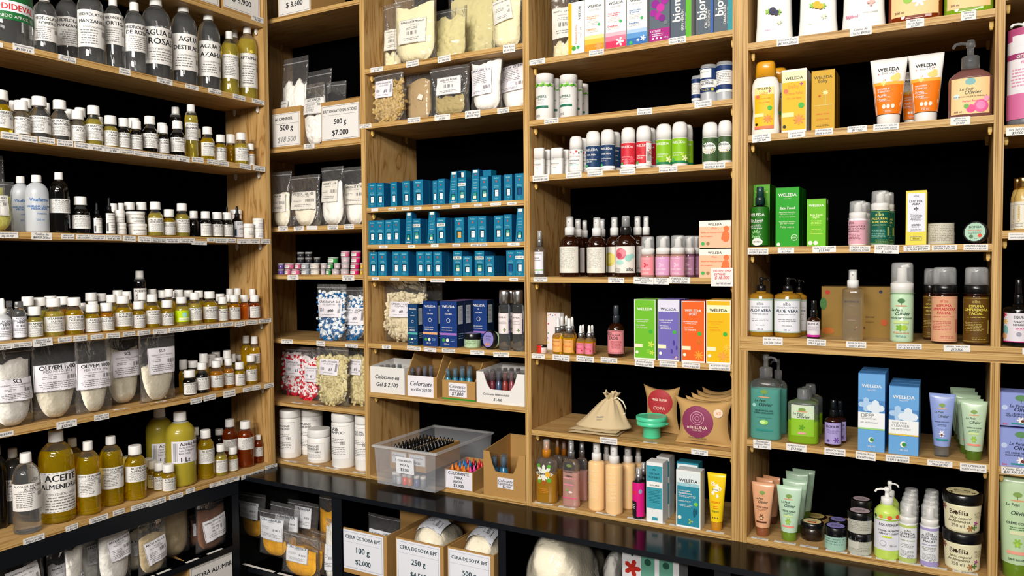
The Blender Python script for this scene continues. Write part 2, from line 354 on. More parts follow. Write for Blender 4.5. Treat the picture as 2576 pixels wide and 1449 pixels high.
def carton(u0, u1, vt, des, col, y=.012, dep=.045, side=None, top=None, look='', name='carton', ang=0, taper=1, rows=0, rlook=None, zup=0, gap=.002, sdes='', cat='box'):
    fr, z, _ = CUR; z += zup; xa, xb = clampx(fr.solx(u0, y, z), fr.solx(u1, y, z)); W = (xb-xa)/max(.5, math.cos(math.radians(ang))); xm = (xa+xb)/2; H = fr.solz(vt, xm, y) - z
    o = None; m = MB(); h = W/2; t = h*taper; td = dep*taper; D0 = (dep-td)/2
    V = [(-h, 0, 0), (h, 0, 0), (h, dep, 0), (-h, dep, 0), (-t, D0, H), (t, D0, H), (t, dep-D0, H), (-t, dep-D0, H)]
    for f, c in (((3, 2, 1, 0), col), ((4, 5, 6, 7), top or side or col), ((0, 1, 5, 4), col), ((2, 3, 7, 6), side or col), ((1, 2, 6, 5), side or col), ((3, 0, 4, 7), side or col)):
        m.add([V[k] for k in f], [(0, 1, 2, 3)], c, False)
    mp = lambda a, c, q: (a*(1-(1-taper)*c/H), -q+D0*c/H, c)
    m.decal(des, -h, 0, W, H, mp)
    if sdes: m.decal(sdes, 0, 0, dep, H, lambda a, c, q: (h+q, a, c))
    # a slim bevel line at the top flap
    m.box(-t*.96, D0-.0004, H-.0012, t*.96, D0+.0002, H-.0002, side or col)
    o = m.build(name, None, fr.W(xm, y, z), fr.a+math.radians(ang)); reg(o, name, cat, look, u0)
    for i in range(rows): rep(o, name, cat, rlook or look+(', second row', ', third row')[min(1, i)], u0+i*.1, 0, (dep+gap)*(i+1))
    return o
def bag(u0, u1, vt, label=None, des='', fill='pw_white', lev=.55, y=.015, T=.022, ub=.35, look='', name='zip_bag', ang=0, cont='pow', seed=1, wid=.9, lrot=0, film='bag_film', zup=0, lean=0, shape=1):
    """clear pouch: film, contents, label. label=(x0,z0,x1,z1) as fractions of the pouch"""
    fr, z, _ = CUR; z += zup; xa, xb = clampx(fr.solx(u0, y, z), fr.solx(u1, y, z)); W = xb-xa; xm = (xa+xb)/2; yc = y+T; H = fr.solz(vt, xm, yc) - z
    e = empty(name, xm, yc, z, ang); R = random.Random(seed); ph = [R.uniform(0, 6) for _ in range(6)]
    def th(x, t):
        a = max(0, 1-abs(2*x)**2.6)**.6; b = max(0, (1-t))**.7*min(1, .35+t*6) + .03; wr = 1+.10*math.sin(9*t+ph[0]+4*x)+.07*math.sin(17*x+ph[1]+5*t)+.05*math.sin(31*t+ph[2]-9*x)
        return T*a*b*wr*1.05 + .0006
    hw = lambda t: W/2*(1-.05*math.sin(PI*min(1, t*1.1))-.02*math.sin(7*t+ph[3]))
    wob = lambda x, t: .004*math.sin(5*t+ph[4]+3*x)*t + lean*t*H
    nx, nz = 14, 16; m = MB(); V = []
    for sgn in (-1, 1):
        for j in range(nz+1):
            t = j/nz
            for i in range(nx+1): x = i/nx-.5; V.append((2*x*hw(t), sgn*th(x, t)+wob(x, t), t*H))
    F = []; k = (nx+1)*(nz+1)
    for j in range(nz):
        for i in range(nx):
            a = j*(nx+1)+i; F.append((a, a+1, a+nx+2, a+nx+1)); F.append((k+a+1, k+a, k+a+nx+1, k+a+nx+2))
    for i in range(nx): F.append((i+1, i, k+i, k+i+1))
    for j in range(nz): a = j*(nx+1); F.append((a, a+nx+1, k+a+nx+1, k+a)); b = a+nx; F.append((b+nx+1, b, k+b, k+b+nx+1))
    m.add(V, F, film)
    zt = .93; m.quad(-hw(zt), H*zt, hw(zt), H*(zt+.012), 'clear_cap', lambda a, c, o: (a, -th(a/W, c/H)+wob(a/W, c/H)-o, c), .0006, 8)
    m.build('plastic_film', e)
    def surf(a, c, o):
        t = max(0, min(1, c/H)); return (a, -th(max(-.5, min(.5, a/(2*hw(t)))), t)+wob(a/W, t)-o, c)
    if cont:
        F0 = F
        if cont == 'lump':
            nx = 34; nz2 = 36; k = (nx+1)*(nz2+1); F = []
            for j in range(nz2):
                for i in range(nx): a = j*(nx+1)+i; F += [(a, a+1, a+nx+2, a+nx+1), (k+a+1, k+a, k+a+nx+1, k+a+nx+2)]
            for i in range(nx):
                for a in (i, nz2*(nx+1)+i): F.append((a+1, a, k+a, k+a+1))
        else: nz2 = 16
        m = MB(); V = []; out = lambda s: wid*(1-(1-min(1, s/ub))**2.2)**.5*.5 if ub > 0 else wid*.5
        rng = random.Random(seed+9); tops = [lev+.035*math.sin(6*i/14+ph[5])+rng.uniform(-.012, .012) for i in range(nx+1)]
        for sgn in (-1, 1):
            for j in range(nz2+1):
                for i in range(nx+1):
                    x = i/nx-.5; t = .02+(tops[i]-.02)*j/nz2; q = out(t)*2; X = x*q*2*hw(t); tt = th(x*q, t)*(.93 if cont == 'pow' else .8)*(1-.75*max(0, j/nz2-.8)/.2)*min(1, (1-abs(2*x)**4)+.05)
                    if cont != 'lump': tt = T*.8*max(0, 1-abs(2*x)**2.6)**.6*(max(0, 1-t)**.5*min(1, .35+t*6)+.03)*(1+.06*math.sin(9*t+ph[0]))*(1-.75*max(0, j/nz2-.8)/.2)
                    if cont == 'lump': q_ = noise.voronoi((X*48, t*H*48, seed+sgn))[0]; tt *= .62+.5*min(1, (q_[1]-q_[0])*1.6)
                    V.append((X, sgn*tt+wob(x, t), t*H))
        m.add(V, F, fill if cont != 'caps' else 'w')
        if cont == 'caps':
            m.v = [(a, b*.82, c) for a, b, c in m.v]; m.mats = [fill[1]]; m.build('contents', e)
            m = MB(); A, Bc = fill; per = 190
            for q in range(per):
                t = R.uniform(.03, lev); x = R.uniform(-.5, .5)*out(t)*2; yy = -th(x, t)*.74*R.uniform(.75, 1)*(1 if R.random() < .85 else -1); c = Vector((x*2*hw(t), yy+wob(x, t), t*H)); a = R.uniform(0, PI); d = Vector((math.cos(a), R.uniform(-.2, .2), math.sin(a)))
                L2 = .0105; rr = .0052
                m.tube([c-d*L2, c-d*L2*.96, c], rr, A, 7); m.tube([c, c+d*L2*.96, c+d*L2], rr*1.05, Bc, 7)
            o = m.build('capsules', e); o['kind'] = 'stuff'
        else: m.build('contents', e)
    if label:
        m = MB(); x0, z0, x1, z1 = label; c0 = ((x0+x1)/2-.5)*W; c1 = (z0+z1)/2*H; cs, sn = math.cos(math.radians(lrot)), math.sin(math.radians(lrot))
        m.decal(des, (x0-.5)*W-c0, z0*H-c1, (x1-x0)*W, (z1-z0)*H, lambda a, c, o: surf(c0+a*cs-c*sn, c1+a*sn+c*cs, o), 10, .0018 if cont != 'caps' else .0045, 6); m.build('label', e)
    return reg(e, name, 'bag', look, u0)
@rear_last
def tube(u0, u1, vt, des='', col='*w', cap='cap_white', y=.012, capf=.16, bot=.7, look='', name='cream_tube', z0=0, z1=.93, ang=0, dep=.5, base=None, lw=1.9, zup=0, cat='tube', sdes=None):
    """squeeze tube standing on its cap: round below, crimped flat at the top; u0,u1 at its widest (top)"""
    x, yc, z, r, H = place(u0, u1, vt, y, zup); e = empty(name, x, yc, z, ang); b = H*capf; h = r*.97; seg = 24; m = MB(); V = []; nz = 12
    for j in range(nz+1):
        t = j/nz; w_ = h*(bot+(1-bot)*t); d = h*bot*(1-t)**.75*1 + .0012
        for i in range(seg): a = 2*PI*i/seg; V.append((w_*math.cos(a), d*math.sin(a), b+(H-b)*t))
    m.add(V, [(j*seg+i, j*seg+(i+1) % seg, (j+1)*seg+(i+1) % seg, (j+1)*seg+i) for j in range(nz) for i in range(seg)]+[tuple(range(nz*seg, nz*seg+seg))], col)
    def mp(X, c, o):
        t = max(0, min(1, (c-b)/(H-b))); w_ = h*(bot+(1-bot)*t); d = h*bot*(1-t)**.75+.0012; q = min(.98, abs(X)/w_) if abs(X) > 0 else 0; return (X, -d*math.sqrt(1-q*q)-o, c)
    mp2 = lambda X, c, o: mp(X*(bot+(1-bot)*max(0, min(1, (c-b)/(H-b)))), c, o)
    m.decal(des, -h*lw/2, b+(H-b)*z0, h*lw, (H-b)*(z1-z0), mp2, 12, .0004, 5)
    m.build('tube_body', e)
    m = MB(); q = h*bot*.93; m.lathe([(q*.93, 0), (q*.97, .04*b), (q, b*.9), (q*.98, b*1.02)], cap, 24); m.build('cap', e)
    return reg(e, name, cat, look, u0)
@rear_last
def pumpy(u0, u1, vt, kind='spray', body='dark_glass', des='', lz=(.1, .6), bodyf=.62, y=.012, look='', name='spray_bottle', cap='*w', over='clear_cap', arc=2.4, n=2, sy=1, neckf=.35, liq=None, lev=.8, rot=0, sh=.1, ang=0, zup=0, head=None, sw=None, nozdir=-1, capr=.55, lab=True):
    """bottles with a sprayer, pump, foam head or dropper; bodyf = where the shoulder ends"""
    x, yc, z, r, H = place(u0, u1, vt, y, zup); yc = y+r*sy; e = empty(name, x, yc, z, ang); B = H*bodyf; S = B-sh*H; nr = r*neckf; r *= .985
    P = [(r*.9, 0), (r*.985, .008*H), (r, .03*H)]
    if liq: P += [(r, H*lev*.999)] if H*lev < S else []
    P += [(r, S), (r*.97, S+(B-S)*.3), (r*.8, S+(B-S)*.65), (nr*1.25, B-.004*H), (nr, B), (nr, B+.02*H)]
    if liq: P = [p if p[1] != H*lev*.999 else (p[0], p[1], body) for p in P]
    m = MB(); m.lathe(P, liq or body, 28, 1, sy, n); m.build('bottle_body', e)
    if des:
        mp0 = arcmap(r) if n == 2 and sy == 1 else None; W = (arc*r if mp0 else 2*r*min(.92, arc/2.4*.86)); mp = (lambda a, c, o: mp0(a+rot*r, c, o)) if mp0 else ellmap(r, r*sy, n)
        m = MB(); m.decal(des, -W/2, H*lz[0], W, H*(lz[1]-lz[0]), mp, 16, .0006); m.build('label', e)
    m = MB(); c = r*capr; T = H-B
    if kind == 'spray':
        m.lathe([(c, B), (c, B+T*.38), (c*.9, B+T*.42), (c*.62, B+T*.44), (c*.6, B+T*.8), (c*.5, B+T*.9)], cap, 20); m.tube([(0, -c*.4, B+T*.72), (0, -c*.72, B+T*.72)], c*.12, 'd'); m.build('spray_head', e)
        m = MB(); m.lathe([(c*.78, B+T*.4), (c*.74, B+T*.96), (c*.6, H)], over, 20); m.build('overcap', e)
    elif kind == 'foam':
        m.lathe([(c, B), (c, B+T*.3), (c*.85, B+T*.34), (c*.45, B+T*.4), (c*.42, B+T*.8), (c*.38, B+T*.82)], cap, 20); m.tube([(0, 0, B+T*.84), (c*.62*nozdir*-1, -c*.2, B+T*.9)], c*.2, cap); m.build('pump_head', e)
        m = MB(); q = c*.96; m.lathe([(q, B+T*.33), (q*.98, B+T*.9), (q*.9, B+T*.98), (q*.7, H)], over, 20); m.build('overcap', e)
    elif kind == 'pump':
        m.lathe([(c, B), (c, B+T*.42), (c*.85, B+T*.46), (c*.4, B+T*.48), (c*.36, B+T*.75), (c*.5, B+T*.78), (c*.5, B+T*.9), (c*.4, H)], cap, 20)
        L2 = c*1.9; m.tube([(0, 0, B+T*.86), (nozdir*L2*.5, -L2*.25, B+T*.9), (nozdir*L2*.85, -L2*.4, B+T*.86), (nozdir*L2, -L2*.5, B+T*.74)], c*.2, cap); m.build('pump_head', e)
    elif kind == 'drop':
        m.lathe([(c, B), (c, B+T*.38)], head or cap, 18); m.build('collar', e)
        m = MB(); m.lathe([(c*.75, B+T*.38), (c*.72, B+T*.42), (c*.6, B+T*.5), (c*.58, B+T*.88), (c*.42, B+T*.97), (c*.2, H)], cap, 18); m.build('rubber_bulb', e)
    elif kind == 'cap':
        m.lathe([(c, B), (c, H*.97), (c*.9, H)], cap, 22); m.build('cap', e)
    elif kind == 'flip':
        m.lathe([(c, B), (c, B+T*.5), (c*.95, B+T*.55), (c*.95, H-T*.1), (c*.85, H)], cap, 22); m.build('flip_cap', e)
    return reg(e, name, 'bottle', look, u0)
@rear_last
def rollon(u0, u1, vt, des, col='*w', lz=(.07, .62), look='', y=.012, rows=0, zup=0, ptop='cap_white'):
    x, yc, z, r, H = place(u0, u1, vt, y); e = empty('roll_on_deodorant', x, yc, z); r *= .985; m = MB()
    m.lathe([(r*.9, 0), (r*.98, .01*H), (r, .04*H), (r, .62*H), (r*.97, .635*H)], col, 26); m.build('body', e)
    m = MB(); m.lathe([(r*.96, .636*H), (r*.97, .8*H), (r*.93, .9*H), (r*.85, .95*H), (r*.62, .99*H), (r*.3, H)], ptop, 26); m.build('cap', e)
    m = MB(); W = 2.5*r; mp0 = arcmap(r); m.decal(des, -W/2, H*lz[0], W, H*(lz[1]-lz[0]), lambda a, c, o: mp0(a+.3*r, c, o), 16, .0006); m.build('label', e)
    reg(e, 'roll_on_deodorant', 'deodorant', look, u0)
    for i in range(rows): rep(e, 'roll_on_deodorant', 'deodorant', look+' behind another', u0+i*.1, .004, (2*r+.004)*(i+1))
    return e
def opencase(u0, u1, vt, y=.01, dep=.16, col='cardboard', look='', name='cardboard_box', des='', back=1.0, sidecut=0, thick=.003, zup=0, notch=0, ang=0):
    """open-topped box: front panel height from vt, back panel 'back' times as high"""
    fr, z, _ = CUR; z += zup; xa, xb = clampx(fr.solx(u0, y, z), fr.solx(u1, y, z)); W = xb-xa; xm = (xa+xb)/2; H = fr.solz(vt, xm, y)-z; h = W/2; t = thick
    m = MB(); Hb = H*back
    m.box(-h+t, t, .0002, h-t, dep-t, t, col)
    if notch:   # front panel with a rounded cut-out
        N = 14; pts = []
        for i in range(N+1):
            a = -h+2*h*i/N; q = abs(a)/h; pts.append((a, H*(1-notch*(1 if q < .38 else max(0, 1-((q-.38)/.32)**2)))))
        for i in range(N):
            (a, b), (c, d) = pts[i], pts[i+1]
            m.add([(a, 0, 0), (c, 0, 0), (c, 0, d), (a, 0, b), (a, t, 0), (c, t, 0), (c, t, d), (a, t, b)], [(0, 1, 2, 3), (5, 4, 7, 6), (3, 2, 6, 7)], col, False)
    else: m.box(-h, 0, 0, h, t, H, col, my=col)
    m.box(-h, dep-t, 0, h, dep, Hb, col)
    for sx in (-h, h-t):   # sides slope from the front height to the back height, bending at sidecut
        yk = dep*(sidecut or .98); t2 = t+.0002
        pr = [(t2, 0), (dep-t2, 0), (dep-t2, Hb), (yk-t2, Hb), (t2, H)]
        V = [(sx, a, b) for a, b in pr]+[(sx+t, a, b) for a, b in pr]
        m.add(V, [(4, 3, 2, 1, 0), (5, 6, 7, 8, 9)]+[(i, (i+1) % 5, (i+1) % 5+5, i+5) for i in range(5)], col, False)
    if des: m.decal(des, -h, 0, W, H, flatmap(), 1, .0006)
    o = m.build(name, None, fr.W(xm, y, z), fr.a+math.radians(ang)); reg(o, name, 'box', look, u0); return o, xm, W, H
TAGN = [0]
def tag(key, u0, u1, vc, hp, text='', flat=0, rot=0, col='w', ink='1d2340'):
    """price tag stuck on a shelf's front edge (or lying near its edge)"""
    fr, z, _ = SH[key]; par = SHOBJ[key]; yy = -.0006-.0006*(TAGN[0] % 2) if not flat else .012+flat*.001
    um = (u0+u1)/2; x0, x1 = fr.solx(u0, yy, z), fr.solx(u1, yy, z); W = x1-x0; xm = (x0+x1)/2
    T = [t for t in text.split('|') if t]; d = 'r,0,0,1,1,%s;' % col
    n = max(1, len(T)); st = 'h'
    for i, t in enumerate(T): d += '%s,.5,%.3f,%.3f,%s,%s;' % (st, 1-(i+.5)/n*.9-.05, min(.86, .062*len(t)*(1 if n < 3 else .9)+.12), ink, t)
    m = MB()
    if flat:
        D = .011; m.box(-W/2, 0, 0, W/2, D, .0006, col); m.decal(d, -W/2, 0, W, D, lambda a, c, o: (a, c, .0006+o), 1, .0001, 1, .8/n); loc = fr.W(xm, yy, z)
    else:
        zc = fr.solz(vc, xm, yy); A = fr.W(xm, 0, zc)-CAM; Hh = hp*A.dot(FW)/FPX; m.box(-W/2, 0, -Hh/2, W/2, .0004, Hh/2, col)
        cs, sn = math.cos(math.radians(rot)), math.sin(math.radians(rot)); m.decal(d, -W/2, -Hh/2, W, Hh, flatmap(), 1, .0001, 1, .8/n); loc = fr.W(xm, yy, zc)
    o = m.build('price_tag', None); R = par.matrix_basis.copy()
    o.parent = par; fx = SHM[key]; lp = fx.inverted() @ Vector(loc); o.location = lp; o.rotation_euler = (0, math.radians(-rot), 0)
    TAGN[0] += 1
# ================================================================ the shelving itself
SH = {}; SHOBJ = {}; SHM = {}
def unit(name, fr, label, cat='shelving unit'):
    e = bpy.data.objects.new(name, None); COL.objects.link(e); e.location = fr.o; e.rotation_euler.z = fr.a; e['label'] = label; e['category'] = cat; return e
def board(nm, par, fr, x0, y0, z0, x1, y1, z1, kind='h', key=None, desc='', ztop=None):
    """a plywood board, its origin at its own corner so the layers follow the edge"""
    z0 += ZO; z1 += ZO; m = MB(); k = 'black' in kind
    if k: m.box(0, 0, 0, x1-x0, y1-y0, z1-z0, 'black_panel' if kind != 'black_top' else 'black_gloss', my='black_edge' if nm != 'back_panel' else None)
    else: m.box(0, 0, 0, x1-x0, y1-y0, z1-z0, 'face_'+kind, my='edge_'+kind)
    o = m.build(nm, par, (x0, y0, z0))
    if key and nm == 'shelf' and 'black' not in kind: BND[desc] = (x0, x1 if key != 'D4' else 1.18)
    if key: SH[key] = (fr, z1, desc); SHOBJ[key] = o; SHM[key] = Matrix.Translation(fr.o) @ Matrix.Rotation(fr.a, 4, 'Z') @ Matrix.Translation((x0, y0, z0))
    return o
def pegs(par, xs, ys, z, col='w'):
    for x in xs:
        for y in ys:
            m = MB(); m.box(-.004, -.004, -.016, .004, .004, 0, col); m.lathe([(.003, -.022), (.0045, -.016)], col, 8); m.build('shelf_peg', par, (x, y, z+ZO))
NUM = ['top', 'second', 'third', 'fourth', 'fifth', 'sixth', 'seventh', 'bottom']
LU = unit('shelving_unit', LF, 'tall pale plywood shelving unit on the left wall filled with shop-labelled bottles')
board('side_panel', LU, LF, -.02, 0, -.7393, 0, .21, 1.12, 'v'); board('side_panel', LU, LF, -1.86, 0, -.7393, -1.84, .21, 1.12, 'v')
board('back_panel', LU, LF, -1.84, .205, -.7393, -.02, .21, 1.12, 'black')
board('top_panel', LU, LF, -1.86, 0, 1.12, 0, .21, 1.138)
Lz = dict(L0=.862, L1=.5855, L2=.351, L3=.0936, L4=-.193, L5=-.4256, L6=-.7205)
for i, (k, z) in enumerate(Lz.items()):
    board('shelf', LU, LF, -1.84, 0, z-.0185, -.02, .205, z, 'h', k, 'left wall %s shelf' % (NUM[i] if i < 6 else 'seventh'))
    if i < 6: pegs(LU, (-.026,), (.03, .15), z-.0186)
AU = unit('shelving_unit', BK, 'wide plywood shelving unit with three bays between corner and right bay')
for x in (-1.27, -.651, -.021, .6): board('side_panel', AU, BK, x, 0, -.7393, x+.0205, .285, 1.12, 'v')
board('back_panel', AU, BK, -1.27, .285, -.7393, .62, .291, 1.12, 'black'); board('top_panel', AU, BK, -1.27, 0, 1.12, .62, .29, 1.138)
bays = dict(A=(-1.2495, -.651, 'corner bay', [.8952, .4248, .136, -.037, -.2728, -.5058, -.7265]),
            B=(-.6305, -.021, 'blue-box bay', [.6576, .473, .1904, .0652, -.0403, -.2701, -.4385, -.7265]),
            C=(0, .6, 'middle bay', [.6025, .4243, .2605, -.042, -.272, -.5038, -.7265]))
for b, (x0, x1, nm, zs) in bays.items():
    for i, z in enumerate(zs):
        board('shelf', AU, BK, x0, 0, z-(.0165 if i < len(zs)-1 else .0128), x1, .285, z, 'h', b+str(i+1), '%s %s shelf' % (nm, NUM[i] if i < len(zs)-1 else 'bottom'))
        if i < len(zs)-1: pegs(AU, (x0+.006, x1-.006), (.03, .22), z-.0166, 'd6b060')
RU = unit('shelving_unit', BK, 'upper right plywood shelving unit holding soaps, tubes and foam bottles')
RL = unit('shelving_unit', BK, 'lower right plywood shelving unit standing on the black counter, under another unit')
for x in (.621, 1.18, 1.78): board('side_panel', RU, BK, x, 0, -.1948, x+.0195, .285, 1.12, 'v'); board('side_panel', RL, BK, x, 0, -.7393, x+.0195, .285, -.2314, 'v')
board('back_panel', RU, BK, .621, .285, -.2126, 1.8, .291, 1.12, 'black'); board('back_panel', RL, BK, .621, .285, -.7393, 1.8, .291, -.2126, 'black')
board('top_panel', RU, BK, .621, 0, 1.12, 1.8, .29, 1.138); board('top_panel', RL, BK, .621, 0, -.2314, 1.8, .285, -.2128)
board('shelf', RU, BK, .621, 0, -.2124, 1.8, .285, -.1948, 'h', 'D4', 'right bay fourth shelf'); SH['E4'] = (BK, SH['D4'][1], 'far right bay fourth shelf'); SHOBJ['E4'] = SHOBJ['D4']; SHM['E4'] = SHM['D4']
for k, u_, x0, x1, z, d in (('D1', RU, .6405, 1.18, .5613, 'right bay top shelf'), ('D2', RU, .6405, 1.18, .3256, 'right bay second shelf'), ('D3', RU, .6405, 1.18, .0378, 'right bay third shelf'),
                        ('D5', RL, .6405, 1.18, -.464, 'right bay fifth shelf'), ('D6', RL, .6405, 1.18, -.724, 'right bay bottom shelf'),
                        ('E1', RU, 1.1995, 1.78, .593, 'far right bay top shelf'), ('E2', RU, 1.1995, 1.78, .2995, 'far right bay second shelf'), ('E3', RU, 1.1995, 1.78, .0664, 'far right bay third shelf'),
                        ('E5', RL, 1.1995, 1.78, -.466, 'far right bay fifth shelf'), ('E6', RL, 1.1995, 1.78, -.724, 'far right bay bottom shelf')):
    board('shelf', u_, BK, x0, 0, z-.018, x1, .285, z, 'h', k, d)
    if k not in ('D6', 'E6'): pegs(u_, (x0+.006, x1-.006), (.03, .22), z-.0181, 'd6b060')
# black counter under the wooden units, with open cubbies
CU = unit('counter', BK, 'glossy black counter with open cubbies under the back plywood units', 'counter')
board('counter_top', CU, BK, -1.27, -.18, -.755, 1.8, .3, -.7394, 'black_top', 'K', 'black counter')
for x0, x1 in ((-.652, -.609), (-.02, .006), (.6, .64), (1.78, 1.8)): board('divider', CU, BK, x0, -.17, -1.55, x1, .28, -.756, 'black')
board('shelf', CU, BK, -.608, -.168, -1.018, 1.78, .28, -1.0, 'black', 'K2', "back counter's cubby")
board('back_panel', CU, BK, -1.27, .285, -1.55, 1.8, .3, -.756, 'black')
board('shelf', CU, BK, -1.05, -.17, -1.083, -.653, .28, -1.065, 'black', 'K1', "back counter's cubby")
board('plinth', CU, BK, -1.03, -.17, -1.55, 1.78, -.15, -1.5, 'black')
KL = unit('counter', LF, 'black counter base with open cubby under the left wall shelves', 'counter')
board('counter_top', KL, LF, -1.86, 0, -.79, -.17, .21, -.7394, 'black', 'KT', 'left black counter')
board('divider', KL, LF, -.2, 0, -1.55, -.171, .21, -.791, 'black'); board('back_panel', KL, LF, -1.86, .205, -1.55, -.2, .21, -.791, 'black')
board('shelf', KL, LF, -1.86, 0, -.985, -.2, .2, -.965, 'black', 'KS', "left wall's black cubby")
board('shelf', KL, LF, -1.86, 0, -1.24, -.2, .2, -1.22, 'black', 'KF', "left wall's low cubby")
def struct(n, x0, y0, z0, x1, y1, z1, m_):
    m = MB(); m.box(x0, y0, z0, x1, y1, z1, m_); o = m.build(n); o['kind'] = 'structure'
mat('wall_paint', '1c1c1e', .8); mat('floor_tile', '6c6660', .35); mat('ceiling_paint', '9a948a', .8)
struct('wall_back', -1.6, .31, 0, 3.2, .41, 3, 'wall_paint'); struct('wall_left', -1.36, -5, 0, -1.26, .31, 3, 'wall_paint')
struct('floor', -1.36, -5, -.1, 3.2, .41, 0, 'floor_tile'); struct('ceiling', -1.36, -5, 3, 3.2, .41, 3.1, 'ceiling_paint')
# ================================================================ left wall
shelf('L0')
SIGN = 'r,.02,.03,.98,.97,w;o,.05,.06,.95,.94,.006,d;'
opencase(560, 664, -60, .012, .15, look='cardboard carton with a white $ 5.900 price sign', des='r,.02,.1,.98,.98,w;o,.05,.13,.95,.95,.006,d;t,.5,.36,.5,k,$ 5.900')
opencase(440, 553, -60, .012, .15, look='cardboard carton showing only its lower edge', des='r,.02,.1,.98,.98,w;o,.05,.13,.95,.95,.006,d')
shelf('L1')
bottle(-62, 86, -80, 'pet', 'water', 'x', look='large clear jug with a green and white label', name='spirit_bottle', cap='cap_white', lz=(.30, .80), des='r,0,0,1,1,1d6b35;r,0,.2,1,.46,e8eef4;c,.33,.33,.05,b;t,.62,.32,.46,r,DIDEVAL;s,.5,.09,.7,w,CONTENIDO APROX. 1 L;f,.6,.85,.5,.06,1,w')
bottle(84, 146, -14, 'pet', 'water', 'HIDROLATO|ROMERO', bc=1, name='hydrosol_bottle', lz=(.2, .62)); bottle(142, 205, -24, 'pet', 'water', 'HIDROLATO|MANZANILLA', y=.068, look='clear bottle lettered Hidrolato Ma, half hidden', name='hydrosol_bottle', lz=(.24, .62), frame=1)
bottle(195, 265, -36, 'pet', 'water', 'HIDROLATO DE|MANZANILLA', bc=1, name='hydrosol_bottle', lz=(.2, .66)); bottle(262, 314, -6, 'pet', 'water', 'HIDROLATO|ORTIGA', bc=1, y=.03, name='hydrosol_bottle', lz=(.34, .75))
bottle(316, 362, -4, 'pet', 'water', '', y=.085, look='white-capped clear bottle behind Hidrolato De Rosas', name='hydrosol_bottle'); bottle(313, 370, 8, 'pet', 'water', 'HIDROLATO|DE ROSAS', y=.012, name='hydrosol_bottle', frame=1, lz=(.3, .68))
bottle(358, 434, -9, 'pet', 'water', 'AGUA DE|ROSAS', cw=.11, name='water_bottle', lz=(.17, .6)); bottle(431, 499, 7, 'pet', 'water', 'AGUA|DESTILADA', cw=.11, bc=1, name='water_bottle', lz=(.17, .6)); bottle(498, 557, 28, 'pet', 'water', 'AGUA DE|AZAHAR', cw=.11, bc=1, name='water_bottle', lz=(.17, .6))
bottle(557, 602, 80, 'pet', 'oil_pale', 'BETAÍNA DE COCO', bc=1, cw=.06, lz=(.25, .62)); bottle(574, 612, 74, 'pet', 'oil_pale', '', y=.085, look='white-capped bottle behind Betaína De Coco'); bottle(603, 663, 63, 'pet', 'oil_pale', 'BETAÍNA DE', bc=1, frame=1, cw=.09, lz=(.15, .6))
shelf('L2')
N2 = 'CONTENIDO NETO 100'
for a in ((-30, 34, 228, 'p100', 'oil', 'POLISORBATO 80'), (33, 77, 254, 'p50', 'water', 'MICROCARE'), (73, 129, 244, 'p100', 'water', 'MICROCARE PEHG'), (127, 177, 253, 'p100', 'water', 'EXTRACTO DE|ALOE VERA'), (178, 216, 278, 'p50', 'water', 'EXTRACTO|ALOE'),
          (214, 260, 267, 'p100', 'oil_pale', 'EXTRACTO DE|AVENA'), (260, 298, 292, 'p50', 'oil_pale', 'EXTRACTO|AVENA'), (296, 328, 298, 'p50', 'liq_black', 'EXTRACTO|MANZANILLA'), (328, 359, 304, 'p50', 'liq_black', 'EXTRACTO|CENTELLA ASIA'), (358, 399, 293, 'p100', 'liq_black', 'EXTRACTO|CENTELLA ASIÁTICA'),
          (399, 426, 316, 'p50', 'liq_black', 'EXTRACTO|ROMERO'), (428, 467, 305, 'p100', 'liq_black', 'EXTRACTO DE|ROMERO'), (505, 541, 320, 'p100', 'oil', 'EXTRACTO|HAMAMELIS'), (541, 570, 340, 'p50', 'oil', 'EXTRACTO DE|HAMAMELIS'), (590, 626, 335, 'p100', 'oil_pale', 'EXTRACTO|ALGAS MAR'), (622, 641, 362, 'p50', 'oil_deep', 'ALGAS')):
    bottle(*a, name='extract_bottle', bc=a[3] == 'p100')
bottle(466, 500, 264, 't250', 'oil_pale', 'EXTRACTO DE|HAMAMELIS', y=.03, name='extract_bottle', look='tall yellow bottle lettered Extracto De Hamamelis'); bottle(428, 460, 270, 't250', 'liq_black', '', y=.09, name='extract_bottle', look='tall black bottle in the rear row')
cloud([(25, 47, 254), (54, 82, 249, 'p100'), (107, 129, 259), (160, 190, 276), (190, 218, 272, 'p100'), (242, 262, 295), (324, 353, 298), (397, 422, 310), (484, 507, 324), (570, 594, 339)], .085, name='extract_bottle')
shelf('L3')
bag(-45, 47, 455, (.2, .32, .8, .72), std('PRECIPITADO', bc=1, frame=1), 'pw_yellow', .72, y=.02, look='pouch of pale yellow powder lettered Precipitado', seed=3)
bag(-60, 26, 388, None, '', 'pw_yellow', .55, y=.085, look='tall clear pouch of yellow powder behind another', seed=4)
VT = 't,.5,.8,.62,3a6fb0,Vitafarma;t,.5,.55,.8,3a6fb0,VASELINA LÍQUIDA;t,.5,.46,.5,3a6fb0,MEDICINAL;s,.55,.28,.3,3a6fb0,nuestra;s,.5,.05,.24,3a6fb0,250 ml'
for a, b, c, y, l in ((28, 82, 444, .085, 'white translucent vaseline bottle half hidden behind another'), (64, 126, 441, .012, 'front white translucent vaseline bottle with blue lettering')):
    bottle(a, b, c, 'pet', 'frost', 'x', y=y, look=l, name='vaseline_bottle', body='frost', des=VT, lz=(.2, .66))
bottle(125, 178, 434, 'pet', 'liq_black', 'HIDROCAPIL', name='hair_tonic_bottle', body='dark_glass', bc=0, lz=(.33, .56), look='large black bottle lettered Hidrocapil'); bottle(180, 228, 495, 'p100', 'liq_black', 'HIDROCAPIL', name='hair_tonic_bottle', lz=(.14, .5), look='smaller black bottle lettered Hidrocapil')
